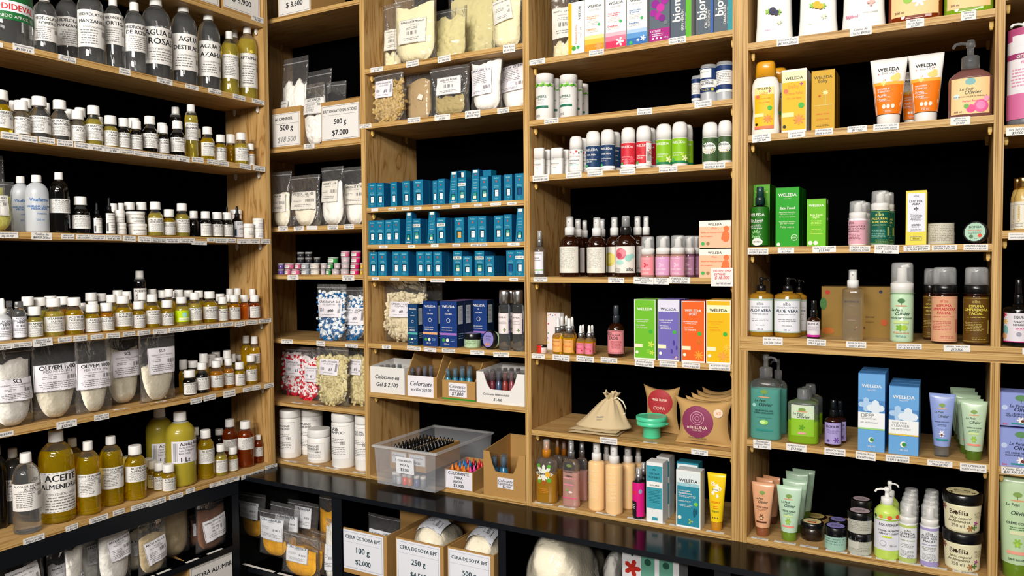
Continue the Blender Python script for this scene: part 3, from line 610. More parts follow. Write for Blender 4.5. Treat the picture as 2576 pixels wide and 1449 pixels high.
VD = 'r,0,0,1,1,w;t,.5,.9,.6,k,VITAMINA;s,.5,.8,.7,d,LIPOSOMAL;f,.5,.7,.8,.07,3,g;r,.05,.1,.2,.5,d;f,.6,.4,.5,.08,4,g'
pumpy(232, 257, 510, 'drop', 'liq_black', VD, (.03, .5), .6, .012, 'small black dropper bottle of vitamin C', 'dropper_bottle', cap='141416', neckf=.5, capr=.42); pumpy(262, 290, 497, 'drop', 'liq_black', VD, (.03, .57), .62, .012, 'larger black dropper bottle of vitamin C', 'dropper_bottle', cap='141416', neckf=.5, capr=.42)
BIO = 'r,0,0,1,.95,w;h,.5,.68,.85,k,BIOTINA EN POLVO;f,.5,.4,.7,.2,2,g'
for a, b, z, l in ((292, 319, 0, 'lower left'), (321, 371, 0, 'lower right')): jar(a, b, 563, .02, 0, '*eae6df', des=BIO, look=l+' white biotin jar', vH=.0365, lz=(.05, .6))
for a, b, z, l in ((288, 315, 0, 'upper left'), (316, 366, 0, 'upper right')): jar(a, b, 535, .02, .0368, '*eae6df', des=BIO, look=l+' white biotin jar', vH=.0365, lz=(.05, .6))
for a in ((372, 412, 508, 'p100', 'oil_pale', 'PROTEÍNA DE|HIDROLIZADA'), (410, 442, 527, 'p50', 'oil', 'PROTEÍNA DE|HIDROLIZADA'), (440, 478, 512, 'p100', 'oil_pale', 'ACEITE DE|COCO FRACC'), (504, 532, 532, 'p50', 'liq_black', 'COLÁGENO'), (532, 562, 534, 'p50', 'liq_black', 'SILICIO'), (558, 587, 535, 'p50', 'liq_black', 'ZINC')): bottle(*a)
cloud([(277, 297, 512), (298, 314, 511), (314, 341, 509, 'p100'), (343, 371, 509, 'p100'), (478, 499, 531)], .1, liq='liq_black', look='white-capped dark bottle in the rear row')
pumpy(583, 612, 519, 'drop', 'liq_black', 'r,0,0,1,1,e6e4ea;t,.5,.9,.6,k,CITRATO|;t,.5,.8,.6,k,DE PLATA;r,.02,.1,.16,.5,23456a;f,.6,.6,.6,.09,5,g'.replace('|', ''), (.03, .52), .62, .03, 'front black dropper bottle lettered Citrato De Plata', 'dropper_bottle', cap='101114', neckf=.5, capr=.45)
pumpy(561, 583, 519, 'drop', 'liq_black', '', (.03, .52), .62, .1, 'black dropper behind the Citrato De Plata dropper', 'dropper_bottle', cap='101114', neckf=.5, capr=.45)
jar(578, 612, 551, .11, 0, '*eadfe0', look='lower pinkish jar behind the dropper', vH=.043); jar(578, 612, 528, .11, .0432, '*eadfe0', look='upper pinkish jar behind the dropper')
jar(612, 640, 563, .008, 0, '*eeeae2', des='t,.5,.6,.7,k,NIACINAMIDA;f,.5,.45,.7,.12,2,g', look='white jar lettered Niacinamida')
KO = 'r,0,0,1,1,eae6ea;h,.6,.7,.7,k,ÁCIDO KÓJICO;f,.5,.45,.7,.18,2,g'
jar(638, 673, 576, .003, 0, '*eeeae2', des=KO, look='lower white jar of kojic acid', vH=.036, lz=(.06, .6)); jar(637, 672, 551, .003, .0362, '*eeeae2', des=KO, look='upper white jar of kojic acid', vH=.036, lz=(.06, .6))
shelf('L4')
AH = 'r,0,0,1,1,e8e6f0;t,.5,.92,.5,k,ÁCIDO;t,.5,.82,.8,k,HIALURÓNICO;t,.5,.72,.35,k,MPM;b,.25,.5,.75,.62,d;f,.5,.42,.8,.08,4,g'
pumpy(-14, 30, 750, 'drop', 'frost', AH, (.03, .5), .6, .012, 'translucent dropper bottle with white bulb lettered Ácido Hialurónico', 'dropper_bottle', cap='cap_white', neckf=.5, capr=.5)
bottle(32, 68, 758, 'med', 'water', 'x', name='vial', cap='smoke', des=AH, lz=(.06, .6), look='clear-capped vial lettered Ácido Hialurónico'); bottle(12, 38, 757, 'med', 'water', '', name='vial', cap='smoke', y=.07, look='clear-capped vial behind another')
for a in ((68, 109, 771, 'p50', 'oil_pale', 'VITAMINA E|OLEOSA'), (110, 163, 750, 'p100', 'oil_pale', 'VITAMINA E|OLEOSA'), (163, 213, 748, 'p100', 'oil', 'ACEITE DE|CALÉNDULA'), (213, 253, 765, 'p50', 'oil', 'ACEITE|CALÉNDULA'), (250, 288, 762, 'p50', 'oil_deep', 'ACEITE DE|FRAMBUESA'),
          (287, 334, 744, 'p100', 'oil', 'ACEITE DE|FRAMBUESA'), (333, 366, 758, 'p50', 'oil', 'ACEITE|GRANADA'), (365, 404, 740, 'p100', 'oil', 'ACEITE DE|GRANADA'), (404, 438, 755, 'p50', 'oil', 'ACEITE|JOJOBA Y A'), (473, 509, 736, 'p100', 'oil_pale', 'ACEITE DE|ARGÁN'),
          (509, 548, 733, 'p100', 'oil', 'ACEITE|SEMILLA DE'), (547, 574, 747, 'p50', 'oil_pale', 'ACEITE DE|SEMILLA'), (574, 605, 742, 'p50', 'oil_deep', 'ACEITE DE|JOJOBA'), (627, 655, 742, 'p50', 'oil_red', 'ACEITE DE|ZANAHORIA'), (651, 680, 727, 'p100', 'oil_red', 'ACEITE DE|ZANAHORIA')):
    nm = ('large ' if a[3] == 'p100' else 'small ')+'bottle lettered '+a[5].replace('|', ' ').title(); bottle(*a, look=nm, bc=0)
bottle(438, 477, 747, 'p100', 'oil_pale', 'x', des='r,0,0,1,1,b9d800;c,.5,.62,.12,9ad8c8;r,.25,.12,.8,.38,e4f0c0;f,.52,.3,.45,.1,2,g', look='bottle with a bright lime green label'); bottle(603, 627, 742, 'p50', 'oil_orange', '', y=.03, look='bright orange bottle without a label')
bottle(337, 371, 681, 't250', 'liq_black', 'ACEITE DE|ARGÁN', y=.125, look='tall dark rear bottle lettered Aceite De Argán', lz=(.3, .68))
cloud([(56, 88, 746, 'p100', .075, 'liq_black'), (86, 120, 748, 'p100', .068, 'oil_pale'), (113, 145, 744, 'p100', .13, 'water'), (143, 175, 746, 'p100', .085, 'oil_deep'), (199, 218, 762), (222, 248, 758), (216, 246, 736, 'p100', .14), (243, 270, 738, 'p100', .11), (269, 295, 741, 'p100', .08), (285, 312, 730, 'p100', .14), (309, 333, 733, 'p100', .08), (372, 396, 727, 'p100', .14),
       (347, 370, 735, 'p100', .078), (398, 423, 730, 'p100', .13), (415, 438, 727, 'p100', .083), (427, 452, 732, 'p100', .145), (440, 463, 729, 'p100', .1), (464, 488, 730, 'p100', .14), (490, 513, 731, 'p100', .09), (543, 566, 739), (566, 588, 741), (598, 620, 725, 'p100', .12), (624, 647, 726, 'p100', .1)], .075)
shelf('L5')
def plabel(t, sub, neto): return 'r,0,0,1,1,e9e6ee;o,.01,.01,.99,.99,.006,d;t,.5,.88,%.2f,k,%s;s,.5,.72,%.2f,d,%s;s,.5,.62,.45,d,%s;b,.68,.4,.94,.55,d;f,.3,.55,.4,.06,2,g;f,.5,.35,.86,.07,4,g' % (min(.85, .075*len(t)), t, min(.85, .035*len(sub)+.1), sub or ' ', neto)
bag(-8, 99, 873, (.1, .33, .97, .61), plabel('SCI', 'SODIUM COCOYL ISETHIONATE', 'CONTENIDO NETO: 100 g'), 'pw_white', .82, look='pouch of white powder lettered Sci', T=.03, seed=11, y=.008)
bag(97, 213, 852, (.03, .36, .96, .69), plabel('OLIVEM 1000', 'PESO NETO: 250 g', 'LOTE: FECHA ENVASADO'), 'pw_cream', .58, look='large pouch of cream flakes lettered Olivem', T=.03, seed=12, ub=.5)
bag(202, 293, 845, (.03, .32, .96, .66), plabel('OLIVEM 1000', 'PESO NETO: 100 g', 'LOTE: FECHA ENVASADO'), 'pw_cream', .52, look='smaller pouch of cream flakes lettered Olivem', T=.021, seed=13, y=.01, ub=.6, wid=.85)
bag(280, 368, 843, (.12, .4, .95, .78), plabel('SCS', 'SODIUM COCO SULFATE', 'CONTENIDO NETO: 250 g'), 'pw_cream', .8, look='left pouch of white granules lettered Scs', T=.028, seed=14, ub=.45, y=.056)
bag(362, 452, 836, (.2, .4, .95, .78), plabel('SCS', 'SODIUM COCO SULFATE', 'CONTENIDO NETO: 100 g'), 'pw_cream', .5, look='right pouch of white granules lettered Scs', T=.02, seed=15, ub=.5, y=.012)
for a in ((460, 495, 931, 'p50', 'liq_black', 'ACEITE DE CA'), (492, 527, 912, 'p100', 'liq_black', 'ACEITE DE'), (528, 563, 907, 'p100', 'oil_deep', 'ACEITE|SEMILLA'), (561, 590, 902, 'p100', 'oil_deep', 'ACEITE DE|SEMILLA'), (590, 617, 911, 'p50', 'oil', 'ACEITE|ARNICA'), (616, 648, 893, 'p100', 'oil', 'ACEITE DE|ARNICA')): bottle(*a, y=.012 if a[0] != 561 else .02)
bottle(641, 676, 846, 'med', 'oil', 'ACEITE|ARNICA', y=.028, lev=.76, lz=(.42, .63), look='tall yellow bottle at the right end'); bottle(606, 642, 844, 'med', 'oil', '', y=.075, look='tall yellow bottle standing rearmost'); 
cloud([(452, 472, 905), (473, 499, 907, 'p100'), (502, 525, 889), (510, 534, 902), (520, 545, 891), (533, 556, 885), (540, 562, 899), (562, 583, 881), (574, 595, 890), (597, 621, 892, 'p100')], .075)
shelf('L6')
bottle(-30, 22, 1119, 'pet', 'liq_black', '', y=.12, look='dark bottle half out of frame', name='alcohol_bottle'); bottle(7, 66, 1128, 'pet', 'water', 'ALCOHOL|CONTENIDO', y=.068, look='clear bottle lettered Alcohol, rear one', name='alcohol_bottle', lz=(.32, .6))
bottle(32, 107, 1139, 'pet', 'water', 'ALCOHOL DE CEREAL|AL 96%', y=.008, look='front clear bottle lettered Alcohol De Cereal', name='alcohol_bottle', bc=1, lz=(.3, .64), cw=.05)
bottle(98, 193, 1083, 'pet', 'oil', 'ACEITE|ALMENDRAS', y=.016, look='biggest yellow bottle lettered Aceite Almendras', cw=.1, lz=(.13, .57), frame=1); bottle(158, 214, 1102, 'pet', 'oil', '', y=.1, look='yellow bottle half hidden behind larger ones')
bottle(194, 256, 1110, 'pet', 'oil', 'ACEITE DE ALMENDRAS|DULCES', look='shorter bottle lettered Aceite De Almendras Dulces', cw=.048, bc=1, lz=(.26, .57)); bottle(251, 313, 1097, 'pet', 'oil', 'ACEITE DE ALMENDRAS|DULCES', y=.03, look='bottle lettered Aceite De Almendras Dulces, further right', cw=.048, bc=1, lz=(.26, .57))
bottle(314, 370, 1120, 'med', 'oil', 'ACEITE DE|ALMENDRAS', y=.02, lz=(.35, .64)); bottle(306, 330, 1148, 'p50', 'oil', '', y=.09, look='white-capped bottle behind a medium one')
for a, b, c, y in ((407, 443, 1167, .008), (386, 417, 1163, .042), (371, 400, 1158, .08), (360, 386, 1153, .118)): bottle(a, b, c, 'p50', 'oil', 'ACEITE DE|ALMENDRAS', y=y, look='small bottle lettered Aceite De Almendras')
JD = 'r,0,0,1,1,e2e0e8;b,.04,.08,.14,.92,d;t,.5,.86,.62,k,Aceite Ricino;s,.38,.7,.4,d,Fecha 01/01/2020;s,.36,.57,.36,d,Lote 32430004;s,.3,.44,.26,d,Fabr. 1025;t,.32,.16,.36,k,1 Lt;s,.8,.6,.3,d,5.01500;t,.8,.42,.3,d,DPACERO'
bottle(416, 496, 1036, 'pet', 'jug_oil', 'x', y=.012, look='front opaque yellow litre jug lettered Aceite Ricino', name='oil_jug', body='frost', des=JD, lz=(.33, .63), rot=.2, lev=.86); bottle(368, 441, 1026, 'pet', 'jug_oil', 'x', y=.1, look='opaque litre jug behind the front one', name='oil_jug', body='frost', des=JD, lz=(.28, .55), rot=.2, lev=.86)
bottle(497, 541, 1081, 'med', 'oil', 'ACEITE DE', y=.02, lz=(.33, .62)); bottle(540, 573, 1117, 'p100', 'oil_pale', 'ACEITE DE R', y=.012); bottle(573, 600, 1124, 'p50', 'oil', 'ACEITE DE M', y=.02); bottle(484, 508, 1075, 'med', 'liq_black', '', y=.1, look='dark bottle mostly hidden behind others')
bottle(597, 641, 1059, 'med', 'oil_red', 'ACEITE DE|ROSA MOSQUETA', y=.02, lz=(.4, .66), look='front amber bottle lettered Rosa Mosqueta', cw=.06); bottle(560, 600, 1054, 'med', 'oil_red', 'ACEITE|ROSA MOSQUETA', y=.09, look='rear amber bottle lettered Rosa Mosqueta', lz=(.33, .58), cw=.06); bottle(536, 570, 1079, 'med', 'liq_black', '', y=.13, look='black bottle behind amber ones')
bottle(641, 670, 1094, 'med', 'oil_red', 'ACEITE DE|ROSA', y=.03, lz=(.25, .58), look='small amber bottle at the right end')
# ---- pouches in the black cubby under the left wall
shelf('KS')
bag(2, 131, 1365, (.2, .36, .83, .72), 'r,0,0,1,1,e6e4e8;t,.5,.86,.8,k,CARBÓN ACTIVADO;s,.5,.7,.6,d,PESO NETO: 100 g;b,.86,.3,.96,.6,d;f,.4,.5,.7,.08,4,g', 'pw_black', .95, look='black pouch lettered Carbón Activado', T=.03, seed=21, cont='', film='*0a0a0b', lrot=8)
def clay(t): return 'r,0,0,1,1,e4e2e8;o,.01,.01,.99,.99,.008,d;t,.5,.88,.88,k,%s;s,.5,.76,.35,d,CAOLÍN;s,.5,.66,.6,d,PESO NETO: 100 g;b,.6,.42,.92,.58,d;f,.3,.5,.4,.07,3,g;f,.5,.28,.84,.07,3,g' % t
bag(130, 196, 1355, (.1, .25, .95, .62), clay('ARCILLA BLANCA'), 'pw_white', .6, y=.06, look='flat pouch lettered Arcilla Bla', seed=22, lrot=6); bag(176, 224, 1372, (.25, .2, .98, .5), clay('ARCILLA'), 'pw_white', .95, y=.01, look='slim front pouch of white clay', seed=23, lrot=10)
bag(214, 268, 1328, (.2, .4, .95, .72), clay('ARCILLA B'), 'pw_white', .8, y=.085, look='rear pouch lettered Arcilla B', seed=24); bag(262, 346, 1290, (.25, .38, .95, .68), clay('ARCILLA BLANCA'), 'pw_white', .93, y=.015, look='large full pouch lettered Arcilla Blanca', T=.032, seed=25, lrot=8)
bag(332, 372, 1318, (.05, .35, .98, .7), clay('A VERDE'), 'pw_cream', .85, y=.075, look='pouch lettered A V, mostly hidden', seed=26); bag(359, 431, 1305, (.18, .22, .93, .64), clay('ARCILLA VERDE'), 'pw_blonde', .72, y=.012, look='pouch of beige clay lettered Arcilla Verde', seed=27, lrot=10, ub=.3)
bag(414, 494, 1246, (.35, .8, .98, .99), clay(' '), 'pw_blonde', .93, y=.06, look='tall full pouch of beige clay', T=.034, seed=28, lrot=8); bag(488, 520, 1290, (.1, .35, .9, .72), clay('UVA'), 'pw_brown', .8, y=.09, look='pouch of brown powder behind another', seed=29)
bag(504, 580, 1258, (.18, .22, .95, .66), 'r,0,0,1,1,e4e2e8;o,.01,.01,.99,.99,.008,d;t,.5,.86,.86,d,SEMILLA PEPITA DE UVA;s,.5,.72,.4,d,EXFOLIANTE;b,.3,.4,.72,.62,d;f,.5,.28,.8,.08,2,g', 'pw_brown', .84, y=.02, look='pouch of brown powder lettered Semilla Pepita De Uva', seed=30, lrot=8, ub=.35)
shelf('KF')
opencase(478, 600, 1392, .005, .14, look='cardboard carton lettered Piedra Alumbre', des='r,.02,.1,.98,.93,w;o,.05,.13,.95,.9,.006,d;t,.5,.78,.86,k,PIEDRA ALUMBRE', back=1.08)
bag(505, 572, 1372, None, '', 'pw_tan', .85, y=.05, look='clear pouch of tan lumps in the alum carton', seed=31, cont='lump')
# ================================================================ corner bay
shelf('A1')
opencase(700, 783, -60, .012, .18, look='cardboard carton with a white $ 3.600 price sign', des='r,.02,.04,.98,.98,w;o,.05,.07,.95,.95,.006,d;t,.5,.28,.5,k,$ 3.600')
shelf('A2')
opencase(687, 758, 270, .01, .2, look='cardboard carton lettered Alcanfor with handwritten price', des='r,0,.04,.97,.86,w;o,.02,.07,.94,.84,.006,d;t,.4,.72,.62,k,ALCANFOR;r,0,.6,.94,.605,d;t,.5,.48,.45,k,500 g;h,.5,.2,.65,g,$18 500')
bag(688, 752, 140, (.05, .28, .45, .52), std('ALCANFOR', bc=1, frame=1), 'pw_white', .72, y=.03, look='tall pouch of white camphor lumps rising from a carton', seed=41, cont='lump', lean=.08, T=.03, zup=.004)
bag(754, 811, 210, (.1, .5, .98, .76), std('ALCANFOR', bc=1, frame=1), 'pw_white', .5, y=.008, look='pouch of white camphor between two cartons', seed=42, cont='lump')
opencase(809, 906, 252, .008, .2, look='cardboard carton lettered Eritorbato De Sodio', des='r,.02,.06,.99,.9,w;o,.04,.08,.97,.88,.006,d;t,.5,.76,.88,k,ERITORBATO DE SODIO;r,.04,.66,.97,.665,d;t,.5,.48,.32,k,500 g;t,.5,.22,.42,k,$7.000', back=1.4)
bag(752, 815, 172, None, '', 'pw_black', .8, y=.1, look='dark plastic pouch behind the camphor pouch', seed=43, lean=.1); bag(815, 862, 205, None, '', 'pw_black', .8, y=.06, look='dark plastic pouch standing in the eritorbate carton', seed=44, zup=.006)
shelf('A3')
def pl2(t, n): return 'r,0,0,1,1,e6e2d8;o,.01,.01,.99,.99,.008,d;t,.5,.87,%.2f,k,%s;s,.5,.73,.5,d,%s;b,.6,.42,.95,.58,d;f,.28,.55,.4,.06,2,g;f,.5,.28,.8,.08,2,g' % (min(.86, .072*len(t)), t, n)
bag(676, 723, 432, (.1, .28, .85, .6), pl2('MSA 100', 'PESO NETO: 250 g'), 'pw_cream', .6, y=.02, look='pouch lettered 100, cut off by the corner post', seed=51)
bag(719, 798, 441, (.12, .33, .9, .68), pl2('PROZOL MSA 100', 'PESO NETO: 100 g'), 'pw_cream', .4, y=.012, look='pouch of cream powder lettered Prozol', seed=52, ub=.6, wid=.75)
bag(796, 854, 420, (.1, .4, .84, .76), pl2('VARISOFT BT 85', 'PESO NETO: 250 g'), 'pw_white', .72, y=.012, look='tall pouch of white powder lettered Varisoft', seed=53, T=.028)
bag(851, 918, 420, (.15, .36, .95, .7), pl2('VARISOFT BT 85', 'PESO NETO: 100 g'), 'pw_white', .7, y=.07, look='pouch of white powder lettered Varisoft beside the divider', seed=54, ub=.5, wid=.8)
shelf('A4')
G = dict(p='6a4a9a', k='d86a90', s='9aa4b0', c='e8dcd0', g='2c9a44', m='d81f6e', y='c8a020', l='c8b8bc', d='2a2a2e')
def pots(L, vt, vb, lev):
    for u0, u1, c in L:
        fr, z, _ = CUR; x, r = fr.rad(u0, u1, .012 if lev < 9 else .09, z); h = .0205; k = lev % 9; e = empty('glitter_pot', x, r+(.012 if lev < 9 else .09), z+k*(h+.0004)); q = r*.97; m = MB()
        m.lathe([(q*.9, 0), (q*.94, .001), (q*.93, h*.88)], '*'+G[c], 18); m.build('pot_body', e); m = MB(); m.lathe([(q, h*.6), (q, h*.95), (q*.95, h)], 'clear_cap', 18); m.build('lid', e)
        if c in 'ckmgs': m = MB(); mp0 = arcmap(q); m.decal('r,0,0,1,1,w;f,.5,.8,.9,.3,2,d', -q*.7, h*.1, q*1.4, h*.5, mp0, 6, .0005); m.build('label', e)
        reg(e, 'glitter_pot', 'pot', {'p': 'purple', 'k': 'pink', 's': 'silver', 'c': 'cream', 'g': 'green', 'm': 'magenta', 'y': 'gold', 'l': 'pale', 'd': 'dark'}[c]+' glitter pot in '+['lowest', 'second', 'third', 'fourth'][k]+' layer'+(' at rear' if lev > 8 else ''), u0)
pots([(699, 716, 'p'), (716, 733, 'k'), (733, 757, 'k'), (758, 781, 's'), (781, 806, 'c'), (806, 820, 'l'), (820, 834, 'g'), (834, 856, 'l'), (856, 880, 'l'), (881, 905, 'm'), (905, 914, 'y')], 0, 0, 0)
pots([(699, 716, 'p'), (716, 742, 'k'), (742, 758, 'k'), (758, 780, 's'), (780, 806, 'c'), (806, 824, 'l'), (824, 840, 'g'), (840, 858, 'l'), (858, 881, 'l'), (882, 906, 'm'), (906, 914, 'y')], 0, 0, 1)
pots([(825, 853, 'g'), (858, 882, 'l'), (884, 909, 'm')], 0, 0, 2); pots([(858, 882, 'k'), (884, 910, 'm')], 0, 0, 3)
for k in range(4): pots([(748, 767, 'd'), (768, 787, 'd')] + ([(790, 807, 'd')] if k < 3 else []), 0, 0, 9+k)
shelf('A5')
def cpl(n, q): return 'r,0,0,1,1,e9e6ee;t,.5,.86,.84,k,CÁPSULAS VACÍAS;s,.5,.7,.5,d,DE GELATINA;s,.2,.4,.2,k,%s;t,.6,.36,.3,k,%s;b,.86,.25,.96,.75,d;f,.5,.16,.7,.07,1,g' % (n, q)
bag(790, 862, 715, (.12, .42, .92, .74), cpl('250', '#00'), ('1a64a0', 'e9eef2'), .85, y=.014, look='pouch of blue and white capsules lettered #00', seed=61, cont='caps', ub=.3); bag(849, 919, 722, (.12, .3, .95, .62), cpl('100', '#0'), ('1a64a0', 'e9eef2'), .8, y=.06, look='pouch of blue and white capsules lettered #0', seed=62, cont='caps', ub=.45)
shelf('A6')
bag(700, 768, 872, (.25, .42, .98, .74), cpl('100', '#1'), ('cc1230', 'f0e6e8'), .85, y=.1, look='left pouch of red and white capsules', seed=63, cont='caps'); bag(744, 797, 873, (.42, .36, .99, .66), cpl('100', '#1'), ('cc1230', 'f0e6e8'), .8, y=.054, look='right pouch of red and white capsules', seed=64, cont='caps')
bag(788, 869, 870, (.18, .52, .75, .78), cpl('100', '#1'), ('cdbf8a', 'd9cd9e'), .82, y=.008, look='left pouch of clear yellowish capsules lettered #1', seed=65, cont='caps'); bag(868, 925, 870, (.08, .52, .7, .78), cpl('100', '#1'), ('cdbf8a', 'd9cd9e'), .82, y=.054, look='right pouch of clear yellowish capsules lettered #1', seed=66, cont='caps')
shelf('A7')
def tub(a): return 'r,0,0,1,1,f2f0ee;r,0,.97,1,.98,g;%sf,.5,.6,.6,.05,3,g;b,.68,.42,.86,.52,d;f,.5,.35,.8,.05,5,g' % a
for u0, u1, v, y, l, t, lz in ((703, 759, 1030, .02, 'big left tub lettered Crema Base', 't,.5,.86,.62,k,CREMA BASE;t,.5,.77,.62,k,NOVOBLEND;', (.12, .78)), (753, 815, 1026, .085, 'tub behind lettered Base, half hidden', 't,.5,.86,.62,k,CREMA BASE;t,.5,.77,.62,k,NOVOBLEND;', (.12, .78)),
        (773, 834, 1077, .02, 'short tub lettered Crema Base', 't,.5,.8,.6,k,CREMA BASE;t,.5,.66,.6,k,NOVOBLEND;', (.1, .62)), (834, 897, 1037, .008, 'tall tub lettered Base Shampoo', 't,.45,.88,.35,k,BASE;t,.5,.78,.66,k,SHAMPOO;', (.18, .8)), (893, 944, 1043, .018, 'tub lettered Base Bál beside the divider', 't,.5,.86,.5,k,BASE BÁL;t,.5,.78,.5,k,NEUTRO;', (.2, .8))):
    jar(u0, u1, v, y, des=tub(t), look=l, name='plastic_tub', body='*f4f2ee', lidf=.16 if u0 != 773 else .24, lz=lz, lidr=1.0)
# ================================================================ blue-box bay
shelf('B1')
def man(t): return 'r,0,0,1,1,e9e4da;o,.01,.01,.99,.99,.006,d;t,.5,.88,.86,k,%s;s,.5,.74,.5,d,CONTENIDO NETO: 250 g;f,.5,.66,.55,.06,2,g;b,.32,.36,.7,.5,d;f,.5,.24,.7,.07,2,g' % t
bag(918, 1002, 10, (.18, .32, .96, .62), man('MANTECA DE MANGO'), 'pw_butter', .3, y=.078, look='pouch with a few butter lumps lettered Manteca De Man', seed=71, cont='lump', ub=.1)
bag(977, 1086, -12, (.22, .28, .82, .64), man('MANTECA DE MANGO'), 'pw_butter', .85, y=.012, look='full pouch lettered Manteca De Mango', seed=72, T=.032, ub=.3)
bag(1068, 1160, 22, None, '', 'pw_wax', .85, y=.08, look='pouch of broken cream wax chunks, left half', seed=73, cont='lump', T=.04); bag(1112, 1240, -30, None, '', 'pw_wax', .9, y=.165, look='big pouch of cream wax chunks', seed=74, cont='lump', T=.045)
bag(1226, 1303, -25, (.1, .44, .72, .86), 'r,0,0,1,1,e9e4da;o,.01,.01,.99,.99,.006,d;t,.5,.86,.86,k,MANTECA DE KARITÉ;b,.78,.3,.92,.6,d;f,.4,.6,.5,.06,3,g;f,.5,.24,.7,.07,2,g', 'pw_butter', .9, y=.012, look='tall pouch lettered Manteca De Karité', seed=75, T=.03, lrot=12, ub=.25)
bag(1296, 1322, -10, (.1, .4, .95, .8), man('KARITÉ'), 'pw_tan', .5, y=.1, look='dark pouch beside the divider, half hidden', seed=76)
shelf('B2')
bag(932, 1012, 183, (.12, .5, .7, .84), cpl('100', '#1'), ('b89a5e', 'c8ac74'), .8, y=.014, look='pouch of amber capsules lettered #1', seed=81, cont='caps', ub=.3, lean=-.04)
bag(992, 1030, 190, (.0, .45, .9, .72), cpl('200', '#'), ('8a6a34', 'a08048'), .6, y=.09, look='pouch lettered Cápsulas behind others', seed=82, cont='caps')
bag(1010, 1078, 178, (.6, .42, .76, .52), 'r,0,0,1,1,e6ded0', 'pw_tan', .8, y=.06, look='pouch of brownish capsules with a tiny blank sticker', seed=83, wid=.95, lrot=-20)
bag(1072, 1174, 168, (.22, .42, .83, .78), 'r,0,0,1,1,e9e6e6;o,.01,.01,.99,.99,.008,g;t,.5,.84,.7,k,CERA DE ROSAS;s,.5,.7,.4,d,PESO NETO: 50 g;b,.33,.4,.68,.58,d;f,.5,.24,.8,.08,2,g', 'pw_sage', .42, y=.012, look='square pouch of greenish wax pieces lettered Cera De Rosas', seed=84, cont='lump', ub=.2, wid=.75)
LAN = 'r,0,0,1,1,e9e4ea;o,.01,.01,.99,.99,.006,d;t,.5,.92,.84,2a3550,CERA LANETTE N;s,.5,.83,.5,d,CONTENIDO NETO;f,.45,.76,.8,.065,6,g;b,.62,.2,.95,.32,d;f,.4,.14,.7,.05,2,g'
bag(1172, 1252, 143, (.08, .3, .76, .78), LAN, 'pw_white', .9, y=.012, look='left full pouch lettered Cera Lanette', seed=85, T=.032, lrot=3); bag(1243, 1330, 136, (.08, .36, .86, .8), LAN, 'pw_white', .55, y=.078, look='right pouch lettered Cera Lanette beside the divider', seed=86, T=.03, ub=.6, lrot=5)
AMB = 't,.5,.9,.6,8fd0dc,Ambar;c,.5,.77,.07,cf4a3a,1.6;s,.5,.6,.42,8fd0dc,aceite;s,.5,.55,.55,8fd0dc,esencial;r,.26,.2,.8,.47,0c2c3c;r,.36,.2,.74,.44,e6ecf2;f,.55,.38,.3,.05,2,8fb0c0;s,.5,.12,.35,8fd0dc,Ambar;s,.5,.06,.2,8fd0dc,10 ml'
AMG = AMB.replace('r,.36,.2,.74,.44,e6ecf2', 'r,.36,.32,.74,.44,2f9a8a;r,.36,.2,.74,.33,e8e4c8'); AME = AMB.replace('r,.36,.2,.74,.44,e6ecf2', 'r,.36,.2,.74,.44,0a4a86').replace('f,.55,.38,.3,.05,2,8fb0c0;', ''); AMO = AMB.replace('e6ecf2', 'd8a850')
AMP = 't,.5,.93,.6,8fd0dc,Ambar;c,.5,.84,.06,cf4a3a,1.8;s,.5,.7,.7,8fd0dc,AROMATERAPIA;t,.5,.6,.5,8fd0dc,ACEITE;t,.5,.52,.55,8fd0dc,ESENCIAL;t,.5,.44,.5,e9eef0,100% Natural;s,.5,.37,.2,8fd0dc,5 ml;r,.24,.12,.74,.3,0c2c3c;r,.32,.2,.66,.28,2f9a8a;r,.32,.12,.66,.2,e8e4c8;t,.5,.055,.6,e9eef0,Ambar'
def st(p): return ';r,.05,.66,.98,.78,e9e9e4;t,.5,.72,.75,k,'+p
def amb(key, L):
    shelf(key)
    for a in L:
        u0, u1, vt, k, n = a[:5]; des = {'w': AMB, 'g': AMG, 'e': AME, 'o': AMO, 'p': AMP}[k] + (st(a[5]) if len(a) > 5 else '')
        if k == 'p': des += ';r,.2,.9,.85,.985,e9e9e4'
        lk = 'tall tapering blue promotional box' if k == 'p' else 'blue essential oil box with white price sticker '+a[5] if len(a) > 5 else 'blue essential oil box with '+{'w': 'white', 'g': 'green-topped', 'e': 'empty', 'o': 'ochre'}[k]+' window'
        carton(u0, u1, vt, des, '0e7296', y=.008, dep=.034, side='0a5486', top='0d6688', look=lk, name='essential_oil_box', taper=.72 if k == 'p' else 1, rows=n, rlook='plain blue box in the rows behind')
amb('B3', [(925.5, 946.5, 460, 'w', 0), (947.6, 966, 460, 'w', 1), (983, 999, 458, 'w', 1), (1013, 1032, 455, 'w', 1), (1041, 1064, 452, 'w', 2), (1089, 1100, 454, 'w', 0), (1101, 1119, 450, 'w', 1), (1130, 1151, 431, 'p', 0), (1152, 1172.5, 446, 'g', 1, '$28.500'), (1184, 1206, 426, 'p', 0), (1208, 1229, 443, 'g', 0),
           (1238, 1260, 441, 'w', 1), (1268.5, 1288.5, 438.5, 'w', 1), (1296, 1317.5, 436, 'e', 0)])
carton(1150, 1172, 430, 'r,.2,.75,.8,.95,e9e9e4', '0e7296', y=.1, dep=.034, look='blue box standing taller behind the stickered one', name='essential_oil_box'); carton(1206, 1236, 428, '', '0e7296', y=.1, dep=.034, look='wide blue box standing taller at the rear', name='essential_oil_box')
